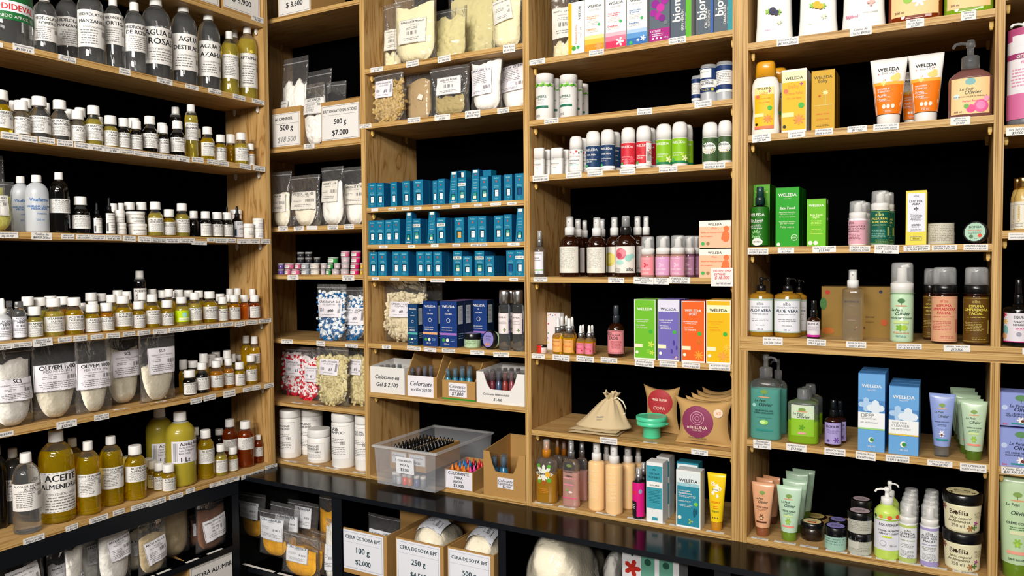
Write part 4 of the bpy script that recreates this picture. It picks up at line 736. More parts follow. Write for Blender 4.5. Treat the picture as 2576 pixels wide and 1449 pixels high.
amb('B4', [(925.5, 946, 555, 'w', 1), (946.6, 967, 554, 'w', 1), (968.5, 988, 553, 'w', 1), (988.7, 1006, 551, 'w', 1), (1019, 1037, 534, 'p', 0), (1038.5, 1058, 550, 'g', 1, '$28.500'), (1075, 1096, 532, 'p', 0), (1099, 1121, 547.6, 'w', 2, '$35.00'), (1143.6, 1167, 547.6, 'o', 1), (1178, 1201, 544, 'w', 2), (1202, 1223, 543.5, 'w', 2),
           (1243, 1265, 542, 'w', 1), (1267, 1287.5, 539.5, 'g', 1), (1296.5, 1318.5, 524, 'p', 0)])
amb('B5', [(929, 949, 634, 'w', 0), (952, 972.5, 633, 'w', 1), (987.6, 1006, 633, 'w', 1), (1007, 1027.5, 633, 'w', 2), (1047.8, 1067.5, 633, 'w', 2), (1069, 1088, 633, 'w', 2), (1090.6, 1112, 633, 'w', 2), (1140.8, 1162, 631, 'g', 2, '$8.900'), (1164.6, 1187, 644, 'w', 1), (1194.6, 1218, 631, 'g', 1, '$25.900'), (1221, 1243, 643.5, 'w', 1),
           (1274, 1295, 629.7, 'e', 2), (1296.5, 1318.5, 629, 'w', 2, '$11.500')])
shelf('B6')
bag(948, 1062, 708, (.22, .42, .68, .67), cpl('250', '#0').replace('DE GELATINA', 'VEGANAS'), ('cfc2a0', 'ddd2b2'), .8, y=.05, look='large pouch of clear capsules lettered #0', seed=91, cont='caps', T=.035); bag(1055, 1103, 712, None, '', 'pw_cream', .1, y=.12, look='crumpled empty pouch behind dark blue cartons', seed=92, T=.03)
def wm(c, a, b, bl='1b3a78'): return 't,.5,.88,.74,w,WELEDA;c,.5,.8,.04,w;c,.5,.8,.025,%s;t,.5,.72,.4,w,FOR MEN;c,.5,.58,.11,w;c,.5,.58,.09,%s;t,.42,.42,.6,w,%s;t,.42,.37,.6,w,%s;r,0,.26,1,.31,%s;c,.22,.15,.09,e;c,.45,.15,.09,e8ecd8;f,.75,.17,.25,.03,2,8fb0d0;s,.4,.07,.3,w,100 ml' % (bl, bl, a, b, c)
WS = 'r,.15,.5,.75,.9,c8d0d4;f,.45,.86,.5,.03,10,g;f,.5,.3,.7,.05,3,8fb0d0'
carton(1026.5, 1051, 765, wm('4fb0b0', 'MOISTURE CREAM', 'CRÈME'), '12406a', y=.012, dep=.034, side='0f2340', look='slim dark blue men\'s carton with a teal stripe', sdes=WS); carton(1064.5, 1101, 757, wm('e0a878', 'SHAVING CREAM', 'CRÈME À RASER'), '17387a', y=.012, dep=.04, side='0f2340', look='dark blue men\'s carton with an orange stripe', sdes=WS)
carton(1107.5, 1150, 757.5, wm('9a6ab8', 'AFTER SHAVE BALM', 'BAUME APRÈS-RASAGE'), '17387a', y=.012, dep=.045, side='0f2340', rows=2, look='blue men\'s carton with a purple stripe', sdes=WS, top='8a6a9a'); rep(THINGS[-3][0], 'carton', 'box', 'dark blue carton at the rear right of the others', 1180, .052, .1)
BT = 'r,0,0,1,1,8d86c8;t,.5,.68,.6,k,BIOFILIA;f,.5,.5,.6,.08,2,d;z,.35,.25,.14,.4,5,d88a5a;z,.62,.25,.12,.4,5,d88a5a'
jar(1167, 1211, 838, .015, body='*a9c8a0', lid='*0c0d12', des='r,0,0,1,1,b4cfa8;f,.5,.85,.85,.16,5,6a8a64', look='upright black-lidded jar with a green label', lidf=.42, lz=(.06, .95), top=BT.replace('8d86c8', '8d86c8'))
def tilted(u0, u1, vt, vb, y, top, sid, look, lidc='*0c0d12', leanz=0):
    """a jar lying on its rim, its lid turned to the room"""
    fr, z, _ = CUR; xa, xb = fr.solx(u0, y, z), fr.solx(u1, y, z); r = (xb-xa)/2*.9; e = empty('cream_jar', (xa+xb)/2, y, z, -18); d = r*.95; m = MB()
    def put(mb, nm): o = mb.build(nm, e); o.rotation_euler = (PI/2-.12, 0, 0); o.location = (0, 0, r+.003+leanz)
    m.lathe([(r*.93, -d), (r*.95, -d*.96), (r*.95, -.012)], sid, 28); put(m, 'jar_body'); m = MB(); m.lathe([(r, -.016), (r*1.02, -.012), (r*1.02, -.001), (r*.98, 0)], lidc, 28); m.decal(top, -r*.88, -r*.88, r*1.76, r*1.76, lambda a, c, o: (a, c, o)); put(m, 'lid'); return reg(e, 'cream_jar', 'jar', look, u0)
disc = lambda c: 'c,.5,.5,.5,%s;' % c
tilted(1207, 1250, 831, 876, .015, disc('8d86c8')+'t,.5,.7,.5,k,BIOFILIA;f,.5,.55,.6,.07,2,d;z,.35,.2,.12,.4,5,e0945a;z,.6,.2,.12,.4,5,e0945a', '*b4cfa8', 'jar lying on its side with a purple lid disc')
PF = 'r,0,0,1,1,e8dcdc;t,.5,.8,.6,k,BIOFILIA;f,.5,.62,.7,.06,3,g;z,.7,.18,.14,.2,4,6a8a54'
for a, b, y, l in ((1255, 1285, .01, 'left perfume bottle with a shiny silver cap'), (1290, 1319, .01, 'right perfume bottle with a shiny silver cap'), (1277, 1297, .06, 'perfume bottle standing behind two others')): pumpy(a, b, 730, 'cap', 'glass', PF, (.28, .62), .78, y, l, 'perfume_bottle', cap='chrome', neckf=.5, capr=.92, liq='water', lev=.3, sh=.05)
shelf('B7')
def hw(a, b, sz=.7): return 'h,.5,.62,%.2f,1c2230,%s;h,.5,.32,%.2f,1c2230,%s' % (sz, a, sz*.9, b)
def vials(u0, u1, vt, n, rows, cols, y, look, h=None, ink='*2f6f8a', zup=.004, pitch=.03):
    for j in range(rows):
        for i in range(n):
            u = u0+(u1-u0)*(i+.5)/n; w_ = (u1-u0)/n*.46; c = cols[(i+j*2) % len(cols)]; fr, z, _ = CUR; x, r = fr.rad(u-w_, u+w_, y+j*pitch, z); H = fr.solz(vt, x, y)-z-zup; e = empty('dye_bottle', x, y+r+j*pitch, z+zup); m = MB()
            m.lathe([(r*.92, 0), (r, .003), (r, H*.62), (r*.55, H*.7), (r*.5, H*.74)], c, 12); m.build('bottle_body', e); m = MB(); m.lathe([(r*.8, H*.7), (r*.78, H*.97), (r*.7, H)], 'smoke', 12); m.lathe([(r*.55, H*.72), (r*.4, H*.96)], c, 10); m.build('cap', e); reg(e, 'dye_bottle', 'bottle', look, u)
opencase(927, 1018, 924, .006, .13, 'w', 'white open tray lettered Colorante en Gel', 'storage_tray', hw('Colorante en', 'Gel $ 2.100'), back=1.15, thick=.002); vials(924, 1013, 922, 6, 3, ['*274a5a', '*2f6f8a', '*8a4a3a', '*2a5a4a'], .016, '=dye bottle in the white tray')
opencase(1022, 1099, 946, .008, .15, look='cardboard tray with a white sheet lettered Colorante en Gel', name='storage_tray', des='r,.05,0,.9,1,e9e7ee;'+hw('Colorante', 'en Gel $2100', .72), back=2.1, sidecut=.35); vials(1030, 1093, 925, 4, 3, ['*3a3a5a', '*8a5a60', '*5a5a78', '*3a3a5a'], .02, '=dye bottle in the left cardboard tray')
opencase(1113, 1196, 958, .01, .15, 'cardboard', 'cardboard tray with a green bottom edge', 'storage_tray', 'r,0,0,1,.08,2f8a2c;r,.2,.16,.75,.88,e9e7ee;h,.47,.7,.48,1c2230,Colorante;h,.47,.5,.48,1c2230,Hidrosoluble;h,.47,.3,.35,1c2230,$1.800', back=1.9, sidecut=.35); vials(1119, 1190, 928, 4, 4, ['*2f7fa0'], .02, '=pale blue dye bottle in the green-edged tray')
opencase(1199, 1320, 938, .008, .16, 'w', 'white display box with a rounded cut-out', 'storage_tray', 'h,.42,.3,.55,1c2230,Colorante Hidrosoluble;h,.45,.13,.18,1c2230,$1.800', notch=.55, back=1.1); vials(1215, 1312, 936, 6, 4, ['*8a4048', '*6a2030', '*3a4a6a', '*8a3028'], .022, '=dye bottle in the white cut-out box')
shelf('B8')
# clear bin with cartons of black dropper vials in it
def bin_():
    fr, z, _ = CUR; y0 = -.06; xa, xb = fr.solx(950, y0, z), fr.solx(1095, y0, z); xc, W = (xa+xb)/2, xb-xa; H = fr.solz(1128, xc, y0)-z; dep = .33; e = empty('storage_bin', xc, y0, z); m = MB(); t = .002; h = W/2; fl = .007
    for (xa_, ya_, xb_, yb_) in ((-h, 0, h, 0), (h, 0, h, dep), (h, dep, -h, dep), (-h, dep, -h, 0)):
        nx, ny = (yb_-ya_), -(xb_-xa_); L = math.hypot(nx, ny); nx /= L; ny /= L
        m.add([(xa_, ya_, 0), (xb_, yb_, 0), (xb_*(1+fl/h), yb_+(fl if yb_ > 0 else -fl), H), (xa_*(1+fl/h), ya_+(fl if ya_ > 0 else -fl), H)], [(0, 1, 2, 3)], 'bin_plastic', False)
    m.box(-h, 0, 0, h, dep, t, 'bin_plastic'); m.build('bin_body', e); m = MB(); k = h+fl
    for b in ((-k-.006, -fl-.006, k+.006, -fl+.003), (-k-.006, dep+fl-.003, k+.006, dep+fl+.006), (-k-.006, -fl, -k+.003, dep+fl), (k-.003, -fl, k+.006, dep+fl)): m.box(b[0], b[1], H-.007, b[2], b[3], H, 'clear_cap')
    m.build('rim', e)
    m = MB(); m.decal('r,0,0,1,1,e6e8ee;t,.5,.78,.8,1c2230,COLORANTE;t,.5,.5,.52,1c2230,MICA 5g.;t,.5,.22,.48,1c2230,$3.900', -.035, H*.36, .072, H*.42, lambda a, c, o: (a, -fl*c/H-o-.0006, c), 1); m.build('price_sign', e)
    reg(e, 'storage_bin', 'bin', 'clear plastic bin lettered Colorante Mica', 950); return xc, y0, z, W, H, dep
bx, by, bz, bw, bh, bd = bin_()
for i, (dx, dw, l, tx) in enumerate(((-.038, .068, 'left', 'Colorante'), (.036, .074, 'right', 'Colorante Para'))):
    fr = CUR[0]; m = MB(); hgt = bh*.5; zb = bz+bh*.42; w2 = dw/2; D = bd*.6
    for b in ((-w2+.002, .002, .0002, w2-.002, D-.002, .002), (-w2, 0, 0, w2, .0019, hgt), (-w2, D-.0019, 0, w2, D, hgt), (-w2, .002, 0, -w2+.002, D-.002, hgt), (w2-.002, .002, 0, w2, D-.002, hgt)): m.box(*b, 'cardboard')
    m.decal('r,.1,.3,.95,.85,e0e2e8;h,.5,.68,.7,3a4050,%s;h,.5,.45,.4,3a4050,Velas' % tx, -w2, 0, dw, hgt, flatmap()); o = m.build('cardboard_tray', None, fr.W(bx+dx, by+.012, zb)); reg(o, 'cardboard_tray', 'box', l+' cardboard tray inside the clear bin', 960+i)
    for a in range(4):
        for b in range(9):
            e = empty('dropper_vial', bx+dx+(-.5+(a+.5)/4)*dw*.88, by+.026+b*.0195, zb+.003); m = MB(); m.lathe([(.0065, 0), (.007, .002), (.007, hgt*.75), (.004, hgt*.85)], '*111114', 8); m.build('vial_body', e); m = MB(); m.lathe([(.0055, hgt*.84), (.0055, hgt*1.0), (.003, hgt*1.08), (.0018, hgt*1.16)], '*0a0a0c', 8); m.build('nozzle', e)
            reg(e, 'dropper_vial', 'bottle', '=black dropper vial in the clear bin\'s %s tray' % l, 960+a+b)
for i, (dx, c) in enumerate(((-.06, '8a8f94'), (-.042, 'c8ccd0'), (-.018, 'f04a18'), (.002, 'd07a50'), (.03, '5a6a9a'), (.055, '7a8088'))):
    e = empty('mica_pot', bx+dx, by+.02, bz+.003); m = MB(); m.lathe([(.0085, 0), (.009, .002), (.009, .027)], '*'+c, 14); m.build('pot_body', e); m = MB(); m.lathe([(.0098, .026), (.0098, .036), (.009, .0365)], 'cap_white', 14); m.build('lid', e); reg(e, 'mica_pot', 'pot', 'white-lidded mica pot in the clear bin', 950+i)
o, x0, W0, H0 = opencase(1119, 1190, 1184, .0, .13, look='cardboard tray lettered Colorante Para Jabón', name='storage_tray', des='r,.03,.05,.97,.97,e6e4ee;t,.5,.84,.74,1c2230,COLORANTE;t,.5,.62,.3,1c2230,PARA;t,.45,.42,.36,1c2230,JABÓN;t,.5,.2,.36,1c2230,$3.900', back=1.15)
CC = ['e87a1c', 'e87a1c', 'e87a1c', 'e03a9a']
for j in range(5):
    for i in range(4):
        c = (CC[i] if j < 2 else ['1f7ac0', '1f7ac0', '141418', 'c8202c'][i] if j < 4 else 'c81c24'); e = empty('soap_dye', x0+(-.5+(i+.5)/4)*W0*.86, .016+j*.023, SH['B8'][1]+.004); m = MB(); m.lathe([(.007, 0), (.0075, .002), (.0075, H0*.72), (.005, H0*.8)], '*'+c, 10); m.build('bottle_body', e); m = MB(); m.lathe([(.006, H0*.8), (.006, H0*.92), (.003, H0*1.02), (.0015, H0*1.15)], '*'+c, 8); m.build('nozzle', e)
        reg(e, 'soap_dye', 'bottle', '='+{'e': 'orange' if c == 'e87a1c' else 'pink', '1': 'blue' if c[1] == 'f' else 'black', 'c': 'red'}[c[0]]+' nozzle-topped dye bottle in the soap dye tray', 1120+i*5+j)
opencase(1217, 1322, 1140, .004, .17, look='tall cardboard box with a deep rounded cut-out', name='storage_tray', des='r,.34,.2,.72,.44,e6e4ee;h,.53,.37,.34,1c2230,Colorante;h,.53,.3,.34,1c2230,Liposoluble;h,.56,.24,.2,1c2230,$2.900', notch=.45, back=1.15)
vials(1232, 1280, 1150, 2, 2, ['*2a6a90'], .03, '=clear-capped blue bottle in the cut-out box')
# ================================================================ middle bay
shelf('C1')
bag(1380, 1448, -14, (.08, .34, .99, .8), man('MANTECA DE KARITÉ'), 'pw_butter', .3, y=.055, look='pouch lettered Manteca leaning behind a toothpaste carton', seed=101, cont='lump', ub=.1)
TPV = 'r,0,0,.22,1,e8b010;r,.22,0,1,1,eeeeea;v,.72,.78,.26,k,WELEDA,-;v,.52,.38,.36,o,Pasta Dentífrica,-;v,.8,.4,.2,g,para niños,-;c,.25,.14,.12,e8b010;c,.36,.12,.13,4fa03a;c,.62,.13,.1,3fae5a'
carton(1429.5, 1470, 5, TPV, 'eeeeea', y=.01, dep=.035, look='narrow white toothpaste carton with a yellow side stripe', ang=-4)
def tp(c1, c2, c3): return 't,.5,.72,.7,k,WELEDA;s,.5,.66,.5,g,ORAL CARE;t,.42,.56,.6,%s,Pasta Dentífrica;t,.36,.53,.5,%s,de Caléndula;f,.42,.5,.7,.022,4,l;t,.35,.36,.5,%s,Dentífrico;f,.4,.34,.7,.022,2,l;c,.74,.42,.07,3fae5a;r,0,0,1,.12,%s;r,0,.12,1,.2,%s;r,0,.2,1,.26,%s' % (c1, c1, c1, c1, c2, c3)
carton(1471.5, 1520, -30, tp('e8901c', 'f0b83c', 'f4d890')+';z,.72,.08,.22,.3,6,f0a060', 'eeeeea', y=.01, dep=.035, look='white toothpaste carton with a yellow and orange base'); carton(1524, 1575, -38, tp('d8305a', 'e87890', 'f2b4c0')+';z,.7,.1,.22,.2,5,f0e8e8', 'eeeeea', y=.01, dep=.035, look='white toothpaste carton with a pink base')
carton(1577.5, 1628, -46, tp('2a6ab0', '5a94cc', 'a8c4e4')+';z,.8,.1,.15,.3,5,e4ecf4;z,.55,.08,.08,.3,5,e4ecf4;c,.2,.05,.09,3fae5a', 'eeeeea', y=.01, dep=.035, look='white toothpaste carton with a blue base')
GR = 'r,0,0,1,.22,a0107a;t,.3,.18,.5,w,CITRUS;f,.4,.14,.7,.03,2,w;c,.3,.62,.2,8a0a8a;c,.55,.55,.2,c0209a;c,.75,.66,.19,9a1090;c,.45,.42,.18,b01a90;c,.62,.38,.16,7a0a80;c,.2,.48,.16,9a1090;c,.3,.76,.14,4a9a2a;c,.8,.3,.1,6a7078;c,.18,.06,.05,w;c,.38,.06,.05,w;c,.58,.06,.05,w;s,.82,.06,.2,w,100 g'
carton(1634, 1685, -50, GR, '55606c', y=.01, dep=.04, look='grey toothpaste carton printed with purple grapes')
def bm(t, c): return 'v,.3,.6,.62,w,biomed;v,.58,.3,.34,w,%s;v,.76,.28,.28,l,TOOTHPASTE;r,.86,0,1,1,%s;c,.25,.95,.1,w;c,.25,.95,.085,5a6470' % (t, c)
carton(1686.5, 1739, -55, bm('GUM HEALTH', '5ab01c').replace('.86,0', '.74,0'), '4d5a66', y=.01, dep=.05, side='e0e2e0', look='grey toothpaste carton with a green edge'); carton(1751, 1794, -60, bm('CALCIMAX', '2a5aa8'), '4d5a66', y=.02, dep=.04, look='grey toothpaste carton with a blue edge'); carton(1795, 1844, -66, bm('CHARCOAL', '1a8a94').replace('.86,0', '.74,0'), '4d5a66', y=.008, dep=.04, look='grey toothpaste carton with a teal edge')
shelf('C2')
AL = 't,.42,.5,.62,2a5a4a,ALUMBRE;s,.5,.44,.3,g,MINERAL;f,.45,.4,.4,.03,2,l;r,.05,.26,.8,.31,1f6a52;'+''.join('c,%.2f,%.2f,.05,%s;' % (.04+.083*i, .74+.012*((i*5) % 3), ('5aa832', '3f8a2c', '8cc850')[i % 3]) for i in range(12))+'c,.3,.78,.05,8cc850;c,.6,.79,.05,8cc850;f,.3,.12,.4,.03,2,g'
for u0, u1, v, y, l in ((1348.5, 1394, 189, .01, 'left front white cylinder'), (1409, 1453, 191, .01, 'right front white cylinder'), (1386, 1410, 200, .07, 'white cylinder between two front cylinders'), (1441, 1466, 203, .07, 'white cylinder half hidden at right'), (1450, 1481, 213, .13, 'rearmost white cylinder')):
    x, yc, z, r, H = place(u0, u1, v, y); e = empty('powder_cylinder', x, yc, z); m = MB(); m.lathe([(r*.97, 0), (r, .01*H), (r, .8*H)], 'w', 26); m.decal(AL, -1.35*r, 0, 2.7*r, H, arcmap(r), 16, .0005); m.build('tube_body', e); m = MB(); m.lathe([(r*1.004, .8*H), (r*1.004, .985*H), (r*.96, H)], 'w', 26); m.build('cap', e); reg(e, 'powder_cylinder', 'tube', l+' lettered Alumbre', u0)
AM = 'r,0,.55,1,1,1c3566;r,0,.25,1,.55,eceae4;t,.5,.5,.6,2a3a5a,MINERAL DE;t,.5,.4,.62,2a3a5a,ALUMBRE;r,.1,.62,.7,.96,eceae4;s,.4,.85,.4,d,Desodorante;r,0,.08,1,.25,1c3566;f,.4,.2,.4,.05,2,c8b030;c,.75,.17,.07,c8b030'
AN = 'r,0,0,1,1,eceae4;r,0,.8,1,1,1c3566;r,0,.1,1,.28,1c3566;f,.5,.74,.8,.06,7,g;t,.2,.34,.25,1c3566,CRYSTAL'
for u0, u1, v, y, l, d in ((1762, 1804, 165, .01, 'frosted deodorant jar with a navy band and crystal print', AM), (1802, 1844, 157, .01, 'frosted deodorant jar with fine print facing out', AN), (1740, 1763, 192, .06, 'frosted deodorant jar furthest left', AN), (1752, 1778, 190, .1, 'frosted deodorant jar behind the others', AN)):
    pumpy(u0, u1, v, 'cap', 'frost', d, (.22, .9), .9, y, l, 'deodorant_jar', cap='clear_cap', neckf=.9, capr=1.0, sh=.02, arc=2.8)
shelf('C3')
SD = 't,.42,.45,.8,g,desodorante;f,.42,.4,.7,.03,1,e0a070;s,.42,.3,.3,g,50 gr;r,.02,.61,.9,.615,g;c,.3,.66,.03,g'
for u0, u1, v, y, l in ((1341, 1372, 373, .01, 'left white stick deodorant'), (1386, 1418, 373, .01, 'right white stick deodorant'), (1366, 1386, 377, .05, 'white stick deodorant behind the left one'), (1411, 1433, 377, .05, 'white stick deodorant behind the right one')):
    x, yc, z, r, H = place(u0, u1, v, y); e = empty('stick_deodorant', x, yc, z); m = MB(); m.lathe([(r*.97, 0), (r, .02*H), (r, .62*H)], '*ecebe8', 26, 1, .62, 3); m.decal(SD, -r*.9, 0, 1.8*r, H*.95, ellmap(r, r*.62, 3), 10, .0004); m.build('body', e); m = MB(); m.lathe([(r, .625*H), (r, .96*H), (r*.94, H)], '*f0efec', 26, 1, .62, 3); m.build('cap', e); reg(e, 'stick_deodorant', 'deodorant', l, u0)
rollon(1432.5, 1467, 343, 'r,0,0,1,1,f0eeea;c,.2,.9,.07,e07a80;c,.4,.82,.06,f0b0b0;c,.55,.92,.07,d04a50;c,.7,.84,.05,3a3a4a;c,.85,.92,.06,4fa8a0;s,.45,.68,.6,g,EQUUSMARE;t,.42,.5,.6,k,DESODORANTE;t,.35,.36,.4,k,ROLL ON;r,.1,.28,.7,.3,5ac0b8;f,.5,.12,.4,.04,1,g', look='roll-on with a floral band', rows=1)
def rw(c, a, c2='ffffff', ink='w'): return 'r,0,0,1,1,%s;t,.42,.84,.7,%s,WELEDA;%st,.42,.42,.6,%s,24h Deodorant;t,.3,.33,.3,%s,Roll-on;r,0,0,1,.1,%s;c,.15,.14,.09,3fae5a' % (c, ink, ('t,.42,.62,.5,%s,%s;' % (ink, a)) if a else '', ink, ink, c2)
rollon(1474, 1512, 330, rw('1b3a62', 'FOR MEN'), look='left navy roll-on'); rollon(1511, 1548, 326, rw('1b3a62', 'FOR MEN'), look='right navy roll-on', rows=0); rollon(1534, 1563, 332, rw('1b3a62', 'FOR MEN'), look='navy roll-on behind the front pair', y=.065)
FL = ';z,.7,.3,.2,.3,6,e8586a;z,.4,.2,.14,.3,6,f07a86'
rollon(1562, 1600, 321, rw('cc2a38', '', 'ffffff')+FL, look='left red roll-on'); rollon(1600, 1640, 317, rw('cc2a38', '', 'ffffff')+';r,.62,.0,.95,.95,e9e6e6;v,.86,.6,.4,r,2X1;b,.66,.2,.9,.6,d', look='right red roll-on with a bar code sticker'); rollon(1622, 1652, 322, rw('cc2a38', ''), look='red roll-on behind the front pair', y=.065)
LF2 = ';z,.75,.2,.18,.25,5,f4f0c0;z,.6,.36,.1,.3,5,b8dc4a'
rollon(1650, 1691, 312, rw('86bc1e', '', '1f7a4a')+LF2, look='left lime green roll-on'); rollon(1690, 1731, 307, rw('86bc1e', '', '1f7a4a')+LF2, look='right lime green roll-on'); rollon(1714, 1744, 314, rw('86bc1e', '', '1f7a4a'), look='lime green roll-on behind the front pair', y=.065)
BF = 'r,0,0,1,1,3f5a34;c,.4,.55,.38,eceee8,.8;t,.4,.66,.56,k,BIOFILIA;f,.4,.52,.6,.07,3,c8b080;c,.1,.85,.1,5a7a44;c,.8,.9,.12,2f4a2a'
rollon(1766, 1807, 308, BF, look='left roll-on with a dark leaf label'); rollon(1806, 1843, 303, BF, look='right roll-on with a dark leaf label')
shelf('C4')
pumpy(1343, 1372, 580, 'spray', 'glass', 'r,0,0,1,1,e6e4ee;s,.5,.9,.7,k,EQUUSMARE;t,.4,.72,.5,k,CALMA;t,.45,.62,.6,k,BODY SPLASH;r,0,.16,1,.21,5ab02c;c,.2,.06,.1,7aa0b0;c,.6,.07,.12,b0c8d0', (.06, .54), .66, .012, 'small clear body splash with a green line', liq='water', cap='silver')
BL = 'r,0,0,1,1,e4e0d4;f,.5,.93,.7,.035,22,g'
RO = 'r,0,0,1,1,e6e2da;v,.07,.7,.5,k,PADME;c,.45,.72,.2,d86a7a;c,.52,.76,.13,e88a96;c,.4,.66,.1,c04a60;c,.72,.56,.12,9ad0c4;c,.85,.64,.08,9ad0c4;c,.42,.4,.14,a8d8cc,.6;t,.78,.14,.26,k,alba;f,.3,.16,.35,.04,4,g'
YL = 'r,0,0,1,1,e6e2d4;c,.4,.5,.3,dcc840;c,.5,.55,.2,e8da70;z,.4,.5,.22,.2,8,f0e890;v,.85,.7,.4,k,LEMON'; MB_ = 'r,0,0,1,1,e6dede;z,.5,.75,.2,.3,5,5a2a4a;z,.4,.5,.2,.3,5,7a3a5a;f,.5,.25,.6,.05,4,g'
for u0, u1, v, y, d, l in ((1408, 1460, 545, .008, BL, 'left brown spray bottle with a text-filled back label'), (1477, 1527, 547, .008, BL, 'right brown spray bottle with a text-filled back label'), (1547, 1602, 543, .008, RO, 'brown spray bottle with a pink rose label and black head'), (1524, 1568, 546, .075, YL, 'brown spray bottle with a yellow lemon label'),
                        (1434, 1475, 551, .075, MB_, 'brown spray bottle with a plum floral label'), (1500, 1536, 551, .09, BL, 'brown spray bottle behind the right text-labelled one'), (1455, 1488, 554, .14, BL, 'brown spray bottle rearmost on the left'), (1583, 1625, 544, .085, MB_, 'brown spray bottle behind the rose one'), (1615, 1652, 545, .1, '', 'brown spray bottle behind the pink mists')):
    pumpy(u0, u1, v, 'spray', 'amber_glass', d, (.07, .5), .69, y, l, cap='*1a1a1c' if u0 == 1547 else 'cap_white', over='clear_cap', capr=.5, sh=.16, arc=2.7)
for u0, u1, v, y, c, c2, l in ((1612, 1648, 595, .006, 'e8909a', 'liq_pink', 'coral pink mist with a watermelon slice'), (1649, 1687, 593, .006, 'd8a0c8', 'liq_pink', 'lilac pink mist'), (1686, 1725, 592, .006, 'd898b8', 'liq_pink', 'rose pink mist beside the lilac one'), (1717, 1749, 593, .06, 'b080a0', 'liq_mauve', 'mauve mist in the second row'), (1738, 1762, 593, .1, 'b080a0', 'liq_mauve', 'mauve mist nearest the peach boxes')):
    pumpy(u0, u1, v, 'foam', c2, 'r,0,.05,1,.95,%s;s,.5,.86,.5,w,EQUUSMARE;z,.5,.55,.16,.2,3,%s;t,.5,.34,.6,w,BODY MIST;f,.5,.2,.5,.05,2,w' % (c, 'c83040' if u0 == 1612 else 'e8c0d8'), (.03, .52), .56, y, l, 'spray_bottle', capr=.98, sh=.03, neckf=.9)
WM = 'r,0,0,1,.78,f2b896;r,0,.78,1,1,f4ecdc;t,.5,.86,.44,k,WELEDA;s,.48,.72,.16,r,Mum;t,.4,.56,.68,e06a3a,Bálsamo de Masaje para Estrías;t,.25,.42,.38,e06a3a,Burro Smagliature;c,.12,.16,.06,3fae5a;c,.28,.16,.055,9a7a50;c,.86,.7,.085,e8703a;c,.84,.42,.12,e8703a,1.5;c,.78,.35,.08,e8703a'
for v, zu, l in ((626, 0, 'lower'), (555, .0795, 'upper')): carton(1759, 1838.5, v, WM, 'f0e8dc', y=.004, dep=.06, look=l+' peach box with a pregnant figure', zup=zu, side='f0c8b0')
shelf('C5')
o = carton(1338, 1411, 787, 'r,0,0,1,1,e8e4e8;v,.78,.5,.5,k,EQUUSMARE;c,.86,.52,.08,1f7a8a;c,.1,.93,.04,e8b030;c,.25,.95,.04,d84a80;c,.45,.93,.04,4a90c0;c,.65,.95,.04,d84a80;c,.1,.7,.05,d84a50;c,.08,.45,.05,4fa8a0;c,.1,.2,.05,e8d030;c,.06,.32,.04,8a5ac0', 'e8e6e8', y=.1, dep=.018, look='slim white card pack with confetti corners leaning on the panel', ang=-14)
jar(1351, 1377, 867, .006, body='*e6d4d0', lid='*111114', des='r,.05,0,.75,1,d8301c', look='tiny black-lidded jar with a red label', lidf=.3, lz=(.05, .95), rot=-.3)
DO = 'r,0,0,1,1,e8a860;s,.5,.82,.6,k,EQUUSMARE;t,.5,.5,.55,e07830,Citrus;c,.75,.3,.08,e8c040;c,.2,.6,.07,d86a30'; DP = DO.replace('e8a860', 'e07a94').replace('Citrus', 'Rosas').replace('e07830', 'd03060').replace('e8c040', 'c02a50').replace('d86a30', 'c02a50')
for u0, u1, v, y, d, l in ((1390, 1418, 799, .012, DO, 'left front orange-labelled dropper'), (1417, 1447, 800, .01, DO, 'right front orange-labelled dropper'), (1401, 1427, 796, .06, DO, 'orange-labelled dropper behind the left one'), (1413, 1437, 794, .1, DO, 'orange-labelled dropper rearmost'), (1427, 1452, 797, .055, DO, 'orange-labelled dropper behind the right one'),
                        (1450, 1472, 818, .012, DP, 'left front pink-labelled dropper'), (1471, 1494, 818, .01, DP, 'right front pink-labelled dropper'), (1457, 1477, 816, .045, DP, 'pink-labelled dropper behind the left one'), (1480, 1500, 817, .042, DP, 'pink-labelled dropper behind the right one')):
    pumpy(u0, u1, v, 'drop', 'glass', d, (.06, .42), .58, y, l, 'dropper_bottle', cap='cap_white', head='silver', liq='oil', lev=.47, neckf=.45, capr=.55)
pumpy(1529, 1572, 768, 'spray', 'amber_glass', 'r,0,0,1,1,e08a90;o,.03,.02,.97,.98,.012,3a2a30;s,.3,.9,.3,k,alba;t,.5,.8,.6,k,ACEITE DE MASAJE;t,.5,.68,.4,k,EROS;f,.62,.55,.5,.045,8,a04a58;f,.5,.07,.8,.04,1,a04a58', (.07, .52), .66, .012, 'dark spray bottle with a pink label lettered Eros', cap='*2a3038', over='*3a4048', capr=.42, sh=.14, arc=2.8)
def wo(c, w_='w', t1='Aceite para la', t2='Olio', fl='', top=''): return ('r,.03,.025,.97,.985,%s;' % c)+top+'t,.5,.84,.72,%s,WELEDA;t,.38,.66,.62,%s,%s;f,.4,.63,.5,.018,1,%s;t,.3,.57,.4,%s,%s;f,.38,.54,.55,.018,2,%s;c,.78,.47,.09,3fae3a;r,.03,.2,.4,.26,f0e8c0;c,.14,.12,.07,e8ecd8;' % (w_, w_, t1, w_, w_, t2, w_)+fl
